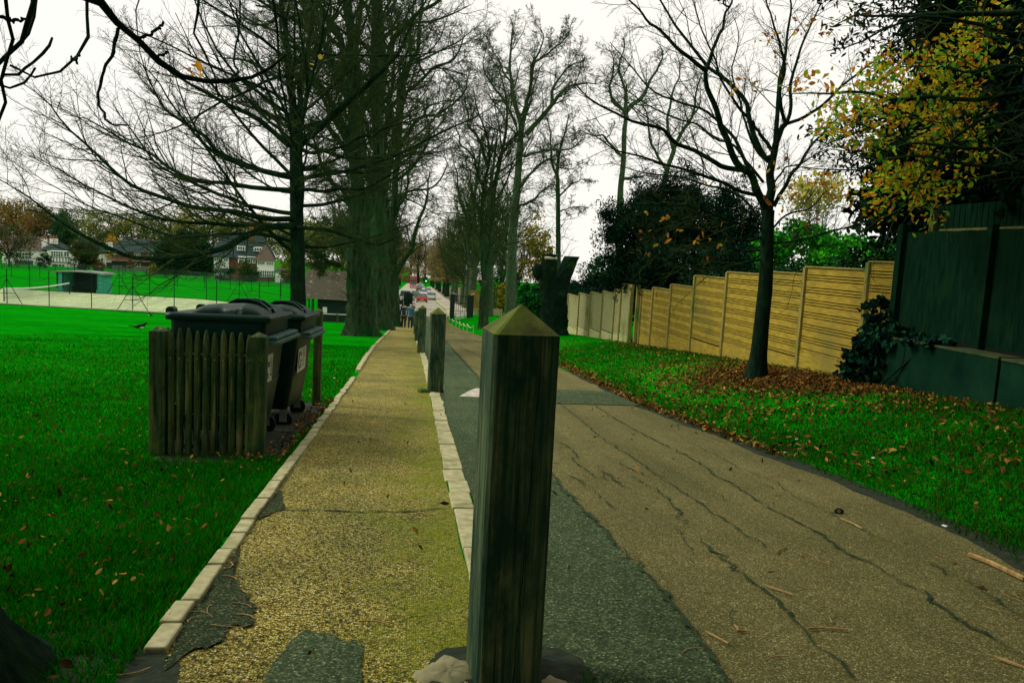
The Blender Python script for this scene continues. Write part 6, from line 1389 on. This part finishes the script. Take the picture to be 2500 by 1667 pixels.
# ---- houses: laid out on each facade
M['brick'] = mat_noise('brick', (.14, .05, .03), (.26, .10, .055), 6, rough=.9, bmp=.1, c=(.10, .07, .04), cscale=1)
M['render_white'] = mat_noise('render_white', (.84, .82, .74), (.92, .90, .84), 3, rough=.85, bmp=.05)
M['slate'] = mat_noise('slate', (.008, .03, .028), (.022, .052, .045), 5, (1, 1, 5), .7, .1)
M['clay_roof'] = mat_noise('brown_roof', (.09, .065, .045), (.17, .12, .085), 5, (1, 1, 5), .85, .1)
M['timber'] = mat_noise('black_timber', (.012, .018, .012), (.03, .04, .03), 6, rough=.8)
M['pot'] = mat_noise('clay_pot', (.36, .11, .05), (.46, .16, .08), 8)
class House:
    def __init__(s, name, label, cx, by, Y, cat='house', turn=0.0):
        s.cx, s.by = cx, by; o = P(cx, by, Y); s.s = float((o-EYE)@_f)/F_PX; s.o = o
        s.t = thing(name, o, label, cat, 'houses across the field'); s.t.rotation_euler = (0, 0, atan2(-o[0], o[1])+turn)
    def L(s, px, py):
        dx, dy = px-s.cx, py-s.by; return ((dx*cos(ROLL)+dy*sin(ROLL))*s.s, (dx*sin(ROLL)-dy*cos(ROLL))*s.s)
    def rect(s, x0, y0, x1, y1):
        a, b = s.L(x0, (y0+y1)/2), s.L(x1, (y0+y1)/2); c, d = s.L((x0+x1)/2, y1), s.L((x0+x1)/2, y0); return a[0], b[0], c[1], d[1]
    def block(s, x0, y0, x1, y1, mat, yf=0.0, depth=7.0, nm='wall', down=0.0):
        a, b, c, d = s.rect(x0, y0, x1, y1); c -= down; MB().box(((a+b)/2, yf+depth/2, (c+d)/2), (b-a, depth, d-c)).build(nm, M[mat], s.t)
    def roof(s, x0, y1, x1, y0, mat, hipl=.35, hipr=.35, yf=0.0, depth=7.0, over=.35, nm='roof'):
        a, b, c, d = s.rect(x0, y0, x1, y1); a -= over; b += over; w_ = b-a; y_0, y_1 = yf-over, yf+depth+over; ym = (y_0+y_1)/2; r0, r1 = a+w_*hipl, b-w_*hipr
        v = [(a, y_0, c), (b, y_0, c), (b, y_1, c), (a, y_1, c), (r0, ym, d), (r1, ym, d)]
        f = [(0, 1, 5, 4), (2, 3, 4, 5), (1, 2, 5), (3, 0, 4), (3, 2, 1, 0)]
        return MB().add(v, f).build(nm, M[mat], s.t)
    def skirt(s, x0, y0, x1, y1, mat, yf, out):
        a, b, c, d = s.rect(x0, y0, x1, y1); MB().add([(a, yf-out, c), (b, yf-out, c), (b, yf, d), (a, yf, d), (a, yf, c), (b, yf, c)], [(0, 1, 2, 3), (0, 3, 4), (1, 5, 2), (0, 4, 5, 1)]).build('porch_roof', M[mat], s.t)
    def win(s, x0, y0, x1, y1, n_=3, m_=1, yf=0.0, frame='paint_white'):
        a, b, c, d = s.rect(x0, y0, x1, y1); fr = MB(); k = .07*1.4
        fr.box(((a+b)/2, yf-.05, d-k/2), (b-a, .10, k)); fr.box(((a+b)/2, yf-.05, c+k/2), (b-a, .10, k))
        for j in range(n_+1): fr.box((a+k/2+(b-a-k)*j/n_, yf-.052, (c+d)/2), (k, .09, d-c-2*k))
        for j in range(1, m_+1): fr.box(((a+b)/2, yf-.051, c+(d-c)*j/(m_+1)), (b-a-2*k, .07, k*.7))
        w_ = fr.build('window', M[frame], s.t)
        MB().box(((a+b)/2, yf-.02, (c+d)/2), (b-a-.02, .03, d-c-.02)).build('pane', M['glass'], w_)
    def chimney(s, x0, y0, x1, y1, mat='render_white', yf=3.0, pots=2):
        a, b, c, d = s.rect(x0, y0, x1, y1); w_ = b-a
        co = MB().box(((a+b)/2, yf, (c+d)/2), (w_, w_*.7, d-c)).build('chimney', M[mat], s.t)
        mb = MB(); mb.box(((a+b)/2, yf, d+.12), (w_*1.12, w_*.8, .24)); mb.build('chimney_cap', M['brick'], co)
        mb = MB()
        for k in range(pots): mb.cyl((a+w_*(k+.5)/pots, yf, d+.22), .16, .6, 8, .12)
        mb.build('chimney_pots', M['pot'], co)
h = House('house', 'white half timbered house with a hipped dark roof and bay window', 152, 652, 190)
h.block(122, 612, 178, 652, 'render_white', 0, 8, down=1.5); h.roof(113, 611, 176, 588, 'slate', .48, .48, 0, 8)
h.block(129, 612, 170, 652, 'render_white', -.9, .9, 'bay', 1.5)
h.win(130, 613, 156, 627, 5, 1, -.9); h.win(157, 614, 169, 627, 2, 1, -.9); h.win(130, 644, 158, 652, 4, 0, -.9)
tb = MB()
for px in (129.6, 135.2, 141.8, 148, 154.5, 161, 166, 169.6):
    a = h.L(px, 634); tb.box((a[0], -.94, a[1]), (.16, .06, 1.25))
for py in (628, 640.5): a, b_ = h.L(129.5, py), h.L(169.8, py); tb.box(((a[0]+b_[0])/2, -.945, (a[1]+b_[1])/2), (b_[0]-a[0], .06, .17), ry=0)
tb.build('timber_frame', M['timber'], h.t); h.chimney(129, 583, 147, 600, 'render_white', 3, 3); h.block(175, 617, 186, 652, 'render_white', .5, 6, down=1.5)
h = House('house', 'brown roofed house at the far left, mostly behind the spreading tree', 60, 650, 194)
h.block(15, 612, 122, 650, 'render_white', 0, 8, down=1.5); h.roof(8, 612, 126, 578, 'clay_roof', .15, .15, 0, 8); h.win(22, 616, 76, 632, 8, 1); h.win(40, 636, 78, 649, 5, 0, 0, 'timber'); h.chimney(99, 583, 111, 610, 'render_white', -.3, 1)
h = House('house', 'white walled house between the round bush and the brick house', 225, 652, 196)
h.block(186, 618, 268, 652, 'render_white', 0, 7, down=1.5); h.roof(178, 617, 262, 583, 'slate', .4, .3, 0, 7); h.chimney(258, 592, 267, 610, 'render_white', 1, 1); h.win(196, 597, 220, 603, 4, 0, 1.2); h.win(238, 632, 250, 645, 2, 1)
h = House('house', 'brick house with a long dark roof and small white casement windows', 340, 657, 182)
h.block(281, 617, 432, 657, 'brick', 0, 8, down=1.2); h.roof(275, 617, 440, 586, 'slate', .22, .2, 0, 8, .5); h.chimney(276, 591, 286, 610, 'render_white', -.6, 1)
for x0, y0, x1, y1 in ((279, 613, 292, 622), (304, 615, 317, 625), (331, 616.5, 344, 627), (362, 619, 375, 629)): h.win(x0, y0, x1, y1, 3, 0)
h.skirt(326, 631, 420, 641, 'clay_roof', -.02, 1.2); h.win(331, 643, 343, 652, 2, 0); h.skirt(270, 631, 318, 637, 'clay_roof', -.02, 1.0)
a, b_, c, d = h.rect(269, 641, 313, 656); MB().box(((a+b_)/2, -.05, (c+d)/2), (b_-a, .10, d-c)).build('garage_door', M['slate'], h.t); a, b_, c, d = h.rect(354, 647, 374, 656); MB().box(((a+b_)/2, -.05, (c+d)/2), (b_-a, .10, d-c)).build('dark_window', M['timber'], h.t)
q = P(275, 662, 176); q[2] = g(q[0], q[1]); ft_ = thing('garden_fence', q, 'grey garden fence in front of the brick house', 'fence', rz=.3)
mb = MB()
for k in range(60): mb.box((k*.175, 0, .55), (.14, .03, 1.1+.05*sin(k*1.7)))
mb.build('boards', M['felt'], ft_); MB().box((5.2, .04, .9), (10.5, .04, .08)).build('rail', M['felt'], ft_)
h = House('house', 'brick and white semi with two storey bay windows, dormers and grey roof', 620, 684, 147)
h.block(532, 632, 668, 684, 'brick', 0, 8, down=1.); h.roof(524, 631, 672, 574, 'slate', .22, .22, 0, 8, .5)
h.block(531, 628, 564, 668, 'render_white', -1.0, 1.0, 'bay', .6); h.roof(529, 628, 568, 598, 'slate', .45, .45, -1.4, 4., .15, 'bay_roof'); h.win(531.5, 629, 551, 638.5, 4, 0, -1.); h.win(553, 630, 563.5, 639, 2, 0, -1.); h.win(532, 653, 563, 667, 6, 1, -1.)
h.block(585, 626, 626, 643, 'render_white', -.25, .25, 'window_band'); h.win(587, 628, 606, 641, 3, 1, -.26); h.win(608, 632, 625, 643, 3, 0, -.26)
h.block(628, 636, 668, 675, 'render_white', -1.0, 1.0, 'bay', 0); h.roof(626, 636, 671, 600, 'clay_roof', .45, .45, -1.4, 4., .15, 'bay_roof'); h.win(629, 637, 647, 647, 4, 0, -1.); h.win(650, 640, 667, 648, 4, 0, -1.); h.win(634, 660, 666, 676, 6, 1, -1.02)
h.block(630, 676, 668, 686, 'brick', -1., 1., 'bay_base', .4); h.block(584, 601, 603, 613, 'render_white', .6, 3, 'dormer'); h.win(585, 602, 602, 612, 3, 0, .6); h.block(622, 604, 642, 615, 'render_white', .6, 3, 'dormer'); h.win(623, 605, 641, 614, 3, 0, .6)
h.chimney(613, 566, 622, 590, 'brick', 3, 2); h.win(594, 659, 601, 669, 1, 1); h.block(608, 662, 620, 674, 'timber', -.06, .06, 'doorway', .3)
gq = House('garage', 'white garage with a dark flat roof right of the bay windowed house', 686, 688, 143, 'garage')
gq.block(673, 666, 699, 688, 'render_white', 0, 5, down=.5); gq.roof(671, 666, 701, 656, 'slate', .3, .3, 0, 5, .2); gq.block(676, 670, 697, 687, 'paint_white', -.05, .05, 'garage_door', .3)

# ================================================================ down the hill: gate, notice board, picket, rope fence, cars, bus
GX, GY = 3.55, 70.0; gt = thing('iron_gate', (GX, GY, g(3.3, GY)), 'dark iron gate and railing with two black posts right of the lane', 'gate')
for x, wd in ((-.1, .42), (1.55, .55)): 
    mb = MB(); mb.box((x, 0, 1.1), (wd, .35, 2.5)); po = mb.build('pillar', M['tarred'], gt); MB().box((x+.16, -.05, 2.42), (.42, .06, .04), ry=.32 if x < 1 else -.42).build('capping', M['paint_white'], po)
for k in range(9):
    mb = MB(); mb.box((.22+k*.125, 0, .38), (.05, .03, .75)); mb.build('white_pale', M['label'], gt)
mb = MB()
for k in range(6): mb.box((.26+k*.2, .04, 1.2), (.03, .03, 2.1))
for zz in (.85, 1.55, 2.2): mb.box((.72, .04, zz), (1.2, .035, .05))
mb.build('railing', M['iron'], gt)
t = thing('far_fence', (5.6, 73, g(5.6, 73)), 'short run of yellow brown boards with white palings between the right trunks', 'fence')
for x0, x1, mt in ((-.3, .7, 'fence'), (1.3, 2.4, 'picket')):
    mb = MB(); n_ = int((x1-x0)/.14)
    for k in range(n_): mb.box((x0+k*.14, 0, 1.55), (.115, .03, 1.7))
    mb.build('boards', M[mt], t)
mb = MB()
for k in range(20): mb.box((-.3+k*.16, -.04, .42), (.09, .03, .62))
mb.box((1.2, -.01, .55), (3.2, .03, .06)); mb.build('palings', M['fence_pale'], t)
nbd = P(994, 770, 66); nbd[2] = g(nbd[0], nbd[1]); t = thing('notice_board', nbd, 'dark notice board with an arched top seen from behind, above the walkers', 'notice board')
sc_ = 66/F_PX; zt = float(P(994, 714, 66)[2]-nbd[2])
mb = MB(); prof = [(-.34, zt-.55), (.34, zt-.55), (.34, zt-.12)]+[(.34*cos(a), zt-.14+.16*sin(a)) for a in np.linspace(.2, pi-.2, 9)]+[(-.34, zt-.12)]; mb.prism(prof, -.04, .05, 'xz'); mb.build('header', M['tarred'], t)
mb = MB(); mb.box((-.03, 0, zt-.85), (.60, .06, .60)); mb.build('panel', M['teal_dark'] if 'teal_dark' in M else M['iron'], t)
for x, wd in ((.34, .17), (-.02, .045)): MB().box((x, .05 if x > 0 else -.06, (zt-.1)/2), (wd, .08, zt)).build('post', M['tarred'], t)
MB().box((-.56, .02, zt-.85), (.42, .08, .42)).build('side_box', M['tarred'], t)
pk = P(955, 795, 57); pk[2] = g(pk[0], pk[1]); t = thing('picket_fence', pk, 'short weathered picket fence left of the walkers', 'fence', rz=-.35)
mb = MB()
for k in range(9): mb.box((k*.135, 0, .48), (.075, .025, 1.0), 0, .8)
mb.build('pickets', M['fence_pale'], t); MB().box((.55, .03, .30), (1.25, .03, .07)).build('rail', M['fence_pale'], t); MB().box((.55, .03, .75), (1.25, .03, .07)).build('rail', M['fence_pale'], t)
q = P(950, 806, 52); q[2] = g(q[0], q[1]); t = thing('low_stump', q, 'squat dark tree stump beside the picket fence', 'tree stump'); rng = np.random.default_rng(5); V, Fq = flare([(0, 0, -.1), (0, 0, .4), (.03, 0, .85)], .42, .30, 1.3, 8, 14, rng); big_mesh('trunk', V, Fq, M['bark_dark'], t)
MB().cyl((.03, 0, .80), .29, .06, 12).build('top', M['bark_dark'], t)
rp0 = PG(1155, 817); t = thing('rope_fence', rp0, 'low white rope on short thin posts along the grass right of the lane', 'fence'); tops = []
for x, yb, yt in ((1155, 817, 794), (1140, 811, 791), (1131, 807, 789), (1121, 802, 785), (1113, 798, 782), (1104, 792, 778), (1096, 784, 773)):
    p = PG(x, yb); hh = (yb-yt)*((p-EYE)@_f)/F_PX; MB().box(p-rp0+np.array([0, 0, hh/2-.03]), (.026, .026, hh+.06)).build('post', M['fence_pale'], t); tops.append(p-rp0+np.array([0, 0, hh]))
mb = MB()
for a, b in zip(tops[:-1], tops[1:]): mb.tube([a+(b-a)*k/6-np.array([0, 0, .16*sin(pi*k/6)]) for k in range(7)], .011, 5)
mb.build('rope', M['paint_white'], t)

def car(label, x, y, col, rough=.3, L=4.3, W=1.78, H=1.46, rz=0.0, van=False, away=True, lights=True):
    z = float(gz(0, y))+.02; t = thing('parked_car', (x, y, z), label, 'car', 'cars on the far road', rz if away else rz+pi); t.rotation_euler = (-.040 if away else .040, 0, rz if away else rz+pi)
    pm = new_mat('car_paint'); m, n, l, bs = pm; bs.inputs['Base Color'].default_value = (*col, 1); bs.inputs['Roughness'].default_value = rough; bs.inputs['Coat Weight'].default_value = .5
    f = noise(n, l, coords(n, l), 6, 2); r = ramp(n, [(.3, tuple(c*.9 for c in col)), (.7, col)]); l.new(f, r.inputs['Fac']); l.new(r.outputs[0], bs.inputs['Base Color'])
    bh = .92 if not van else 1.1
    def ring(yy, w_, z0, z1): return rrect_xz(w_, z0, z1, yy)
    rings = []
    for yy, w_, z0, z1 in ((-L/2, .84, .42, bh*.86), (-L/2+.10, .95, .28, bh*.98), (-L/2+.5, 1, .22, bh), (-.2, 1, .20, bh), (L/2-1.1, 1, .22, bh*.93), (L/2-.35, .96, .25, bh*.80), (L/2, .82, .36, bh*.62)): rings.append(ring(yy, W*w_/2, z0, z1))
    MB().loft(rings).build('body', m, t, smooth=False, bevel=.03)
    cab = []; c0, c1 = (-L/2+.12, .9) if not van else (-L/2+.05, 1.3)
    for zz, s, ys, ye in ((bh-.02, .47, c0, c1+.2), (bh+(H-bh)*.55, .43, c0+.22 if not van else c0+.03, c1-.35), (H-.04, .385, c0+.50 if not van else c0+.06, c1-.75), (H, .35, c0+.6 if not van else c0+.12, c1-.85)):
        cab.append([(-W*s, ys, zz), (W*s, ys, zz), (W*s, ye, zz), (-W*s, ye, zz)])
    MB().loft(cab).build('cabin', M['glass'], t, bevel=.02)
    rf = MB(); rf.box((0, (cab[2][0][1]+cab[2][2][1])/2, H-.005), (W*.76, cab[2][2][1]-cab[2][0][1]+.1, .05)); rf.build('roof', m, t, bevel=.02)
    for sx in (-1, 1):
        for yy in (-L/2+.8, L/2-.85):
            wo = MB().wheel((sx*(W/2-.09), yy, .31), .31, .2, 'x', 14).build('wheel', M['rubber'], t); MB().wheel((sx*(W/2+.012), yy, .31), .19, .012, 'x', 10).build('rim', M['steel'], wo)
        MB().box((sx*W*.40, -L/2-.005, bh*.74), (.26, .06, .16)).build('tail_light', M['tail'], t, bevel=.01)
        MB().box((sx*W*.37, L/2-.05, bh*.58), (.30, .12, .12)).build('headlight', M['paint_white'], t, bevel=.01); MB().box((sx*(W/2+.06), .75, bh+.05), (.14, .08, .12)).build('mirror', m, t, bevel=.01)
    MB().box((0, -L/2-.03, bh*.5), (.52, .02, .12)).build('number_plate', M['plate'], t); MB().box((0, -L/2-.0, .33), (W*.84, .08, .20)).build('bumper', M['rubber'], t, bevel=.02)
    return t
def rrect_xz(w_, z0, z1, y, r=.08):
    return [(-w_+r, y, z0), (w_-r, y, z0), (w_, y, z0+r), (w_, y, z1-r), (w_-r*1.2, y, z1), (-w_+r*1.2, y, z1), (-w_, y, z1-r), (-w_, y, z0+r)]
M['tail'] = mat_noise('tail_lamp', (.5, .02, .01), (.7, .04, .02), 6, rough=.2, bmp=0); M['plate'] = mat_noise('plate', (.6, .5, .06), (.7, .58, .1), 6, rough=.4, bmp=0)
WH = (.80, .80, .76)
car('bright red car driving away in the middle of the far road', 1.25, 128, (.62, .012, .010)); car('silver white parked car right beside the red one', 3.05, 142, (.66, .70, .68))
car('white parked car nearest on the left, half behind the notice board', -.75, 97, WH); car('pale blue van parked behind the nearest white car', -1.3, 117, (.58, .72, .74), L=4.8, H=1.95, van=True)
car('dark blue parked car beyond the pale van', .15, 148, (.02, .05, .09)); car('cream white car coming up the far road behind the red one', 2.05, 172, WH, away=False)
car('second cream white car parked right of the oncoming one', 3.3, 196, WH); car('red and white car just in front of the bus', -.5, 262, (.55, .02, .015), away=False)
car('small dark car in the queue between bus and white cars', 1.3, 222, (.03, .04, .04))
car('white car in the far queue, nearest of the farthest three', 2.2, 235, WH, away=False); car('white car in the far queue, middle of the farthest three', 1.6, 268, WH, away=False); car('white car in the far queue, the very last one', 2.1, 305, WH, away=False)
z = float(gz(0, 292)); t = thing('double_decker_bus', (-.6, 292, z), 'red double decker bus at the bottom of the far road', 'bus'); M['bus_red'] = mat_noise('bus_red', (.30, .025, .015), (.42, .05, .03), 3, rough=.4, bmp=0)
MB().box((0, 0, 2.35), (2.5, 10, 4.1)).build('body', M['bus_red'], t, bevel=.2)
for zz in (1.9, 3.6):
    MB().box((0, -5.01, zz), (2.1, .06, .9)).build('window', M['glass'], t)
    for sx in (-1, 1): MB().box((sx*1.26, 0, zz), (.05, 9, .9)).build('window', M['glass'], t)
MB().box((0, -5.03, 2.75), (1.8, .05, .3)).build('blind', M['timber'], t)
for sx in (-1, 1):
    for yy in (-3, 3): MB().wheel((sx*1.1, yy, .5), .5, .3, 'x', 14).build('wheel', M['rubber'], t)
    MB().box((sx*.95, -5.04, 1.0), (.35, .05, .25)).build('headlight', M['paint_white'], t)
# traffic signal
q = P(1039, 712, 190); q[2] = g(q[0], q[1]); t = thing('traffic_light', q, 'small traffic light showing green beside the right trees', 'traffic light'); zt = float(P(1038, 686, 190)[2]-q[2])
MB().tube([(0, 0, 0), (0, 0, zt+.6)], .07, 6).build('pole', M['iron'], t); MB().box((0, -.08, zt+.35), (.4, .2, 1.2)).build('head', M['tarred'], t)
mg, n, l, bs = new_mat('green_lamp'); bs.inputs['Emission Color'].default_value = (.25, 1, .75, 1); bs.inputs['Emission Strength'].default_value = 2.0; bs.inputs['Base Color'].default_value = (.2, .7, .5, 1)
MB().wheel((0, -.2, zt), .17, .05, 'y', 12).build('green_lamp', mg, t)

# ================================================================ people and birds
def skin_mesh(name, nodes, edges, mat, parent, sub=2):
    me = bpy.data.meshes.new(name); me.from_pydata([tuple(n_[0]) for n_ in nodes], edges, []); o = bpy.data.objects.new(name, me); COL.objects.link(o)
    sk = o.modifiers.new('skin', 'SKIN'); sk.use_smooth_shade = True
    for v, n_ in zip(me.skin_vertices[0].data, nodes): v.radius = n_[1] if hasattr(n_[1], '__len__') else (n_[1], n_[1])
    me.skin_vertices[0].data[0].use_root = True
    ss = o.modifiers.new('sub', 'SUBSURF'); ss.levels = sub; ss.render_levels = sub
    dg = bpy.context.evaluated_depsgraph_get(); m2 = bpy.data.meshes.new_from_object(o.evaluated_get(dg)); bpy.data.objects.remove(o)
    m2.polygons.foreach_set('use_smooth', [True]*len(m2.polygons)); m2.materials.clear(); m2.materials.append(mat)
    o = bpy.data.objects.new(name, m2); COL.objects.link(o); o.parent = parent; return o
M['skin'] = mat_noise('skin', (.42, .25, .16), (.52, .33, .22), 8, rough=.6, bmp=0)
def person(label, x, y, sc, top, trou, hair, rz, step, collar=None):
    z = g(x, y); t = thing('person', (x, y, z), label, 'person', None, rz); t.scale = (sc, sc, sc)
    def leg(s, st):
        return [((s*.09, 0, .88), .10), ((s*.10, .03+st*.10, .50), .072), ((s*.10, st*.22, .11), .052), ((s*.10, st*.22+.05, .05), .042), ((s*.105, st*.22+.17, .035), .036)]
    nodes = [((0, 0, .93), (.115, .085)), ((0, .01, 1.10), (.11, .085)), ((0, .03, 1.28), (.135, .095)), ((0, .05, 1.42), (.10, .075)), ((0, .08, 1.49), .052), ((0, .11, 1.56), .078), ((0, .125, 1.66), (.082, .092)), ((0, .12, 1.735), .055)]
    edges = [(i, i+1) for i in range(7)]
    for s, st in ((-1, step), (1, -step)):
        b = len(nodes); nodes += leg(s, st); edges += [(0, b)]+[(b+i, b+i+1) for i in range(4)]
        b = len(nodes); nodes += [((s*.19, .04, 1.40), .070), ((s*.245, .0-st*.05, 1.14), .050), ((s*.235, .08-st*.14, .92), .036), ((s*.235, .10-st*.15, .84), .034), ((s*.232, .12-st*.15, .77), .024)]; edges += [(3, b)]+[(b+i, b+i+1) for i in range(4)]
    body = skin_mesh('body', nodes, edges, M['skin'], t)
    # jacket and trousers follow the body
    jn = [((0, 0, .84), (.182, .140)), ((0, .0, 1.0), (.172, .132)), ((0, .01, 1.15), (.165, .13)), ((0, .03, 1.30), (.185, .135)), ((0, .055, 1.43), (.13, .10)), ((0, .075, 1.475), (.075, .07))]; je = [(i, i+1) for i in range(5)]
    for s, st in ((-1, step), (1, -step)):
        b = len(jn); jn += [((s*.195, .04, 1.40), .088), ((s*.255, -st*.05, 1.14), .070), ((s*.245, .08-st*.14, .90), .056)]; je += [(4, b), (b, b+1), (b+1, b+2)]
    skin_mesh('jacket', jn, je, top, t)
    tn = [((0, 0, .94), (.160, .125))]; te = []
    for s, st in ((-1, step), (1, -step)):
        b = len(tn); tn += [((s*.092, 0, .84), .115), ((s*.103, .03+st*.10, .50), .088), ((s*.10, st*.22, .12), .070), ((s*.10, st*.22, .07), .068)]; te += [(0, b), (b, b+1), (b+1, b+2), (b+2, b+3)]
    skin_mesh('trousers', tn, te, trou, t)
    hn = [((0, .10, 1.60), (.072, .06)), ((0, .10, 1.68), (.094, .095)), ((0, .11, 1.745), (.066, .07))]; skin_mesh('hair', hn, [(0, 1), (1, 2)], hair, t)
    for s in (-1, 1):
        sh = MB(); sh.loft([[(s*.10-.045, -s*-0+(step if s < 0 else -step)*.22-.07, z_), (s*.10+.045, (step if s < 0 else -step)*.22-.07, z_), (s*.10+.05, (step if s < 0 else -step)*.22+.19, z_*.8), (s*.10-.04, (step if s < 0 else -step)*.22+.19, z_*.8)] for z_ in (0.0, .095)]); sh.build('shoe', M['black'], t, bevel=.015)
        ea = MB(); ea.tube([(s*.082, .115, 1.62), (s*.088, .11, 1.66)], .016, 6); ea.build('ear', M['skin'], t)
    fc = MB(); fc.loft([[(-.014, .20, 1.615), (.014, .20, 1.615), (.004, .205, 1.66), (-.004, .205, 1.66)], [(-.012, .232, 1.61), (.012, .232, 1.61), (.003, .215, 1.66), (-.003, .215, 1.66)]]); fc.build('nose', M['skin'], t)
    ey = MB(); ey.box((-.03, .206, 1.665), (.022, .01, .010)); ey.box((.03, .206, 1.665), (.022, .01, .010)); ey.build('eyes', M['black'], t); mo = MB(); mo.box((0, .195, 1.575), (.05, .012, .008)); mo.build('mouth', M['pot'], t)
    if collar: cl = MB(); cl.tube([(.085*cos(a), .075+.08*sin(a), 1.47+.02*sin(a)) for a in np.linspace(pi+.2, 2*pi-.2, 9)], .035, 8); cl.build('collar', collar, t, smooth=True)
    return t
cloth = lambda nm, a, b: mat_noise(nm, a, b, 9, rough=.9, bmp=.2)
p1_ = P(985, 800, 49.5); p2_ = P(1001, 800, 48.5)
person('walker in a dark navy jacket and black trousers, left of the pair', p1_[0], 49.5, .86, cloth('navy_cloth', (.008, .028, .04), (.018, .05, .07)), cloth('black_cloth', (.004, .01, .012), (.01, .018, .02)), cloth('dark_hair', (.008, .012, .010), (.02, .022, .018)), .03, .35, cloth('cream_wool', (.45, .36, .24), (.6, .5, .36)))
person('walker with white hair in a blue jumper and dark jeans, right of the pair', p2_[0], 48.5, .85, cloth('blue_cloth', (.02, .10, .17), (.045, .17, .25)), cloth('denim', (.006, .03, .05), (.015, .05, .075)), cloth('white_hair', (.5, .5, .46), (.7, .7, .64)), -.05, -.45)
def bird(label, q, rz, sc=1.0):
    t = thing('bird', q, label, 'bird', 'birds on the lawn', rz); t.scale = (sc, sc, sc)
    skin_mesh('body', [((0, 0, .13), .055), ((.07, 0, .15), .045), ((.12, 0, .20), .034), ((.15, 0, .215), .022), ((.19, 0, .205), .006), ((-.08, 0, .12), .038), ((-.16, 0, .13), .014), ((-.27, 0, .15), .010)], [(0, 1), (1, 2), (2, 3), (3, 4), (0, 5), (5, 6), (6, 7)], M['black'], t, 1)
    MB().box((.03, 0, .115), (.10, .085, .05)).build('belly', M['paint_white'], t, bevel=.015)
    for s in (-1, 1): MB().tube([(0, s*.025, .09), (.01, s*.028, .0)], .005, 5).build('leg', M['black'], t)
bird('magpie with white belly standing on the left lawn', PG(342, 809), .3, 1.35); bird('darker bird nearer the court on the left lawn', PG(367, 775), 2.5, 1.3)
mb = MB(); rs = random.Random(8)
for px in ((1944, 1080), (2131, 1127), (1916, 1113), (816, 928), (2305, 1297)):
    q = PG(*px); mb.box(q+np.array([0, 0, .035]), (.028, .02, .005), rs.uniform(0, 3), 1, rs.uniform(-.4, .4))
tag(mb.build('paper_scraps', M['paint_white']), 'tiny white paper scraps dropped on the grass', 'litter', kind='stuff')
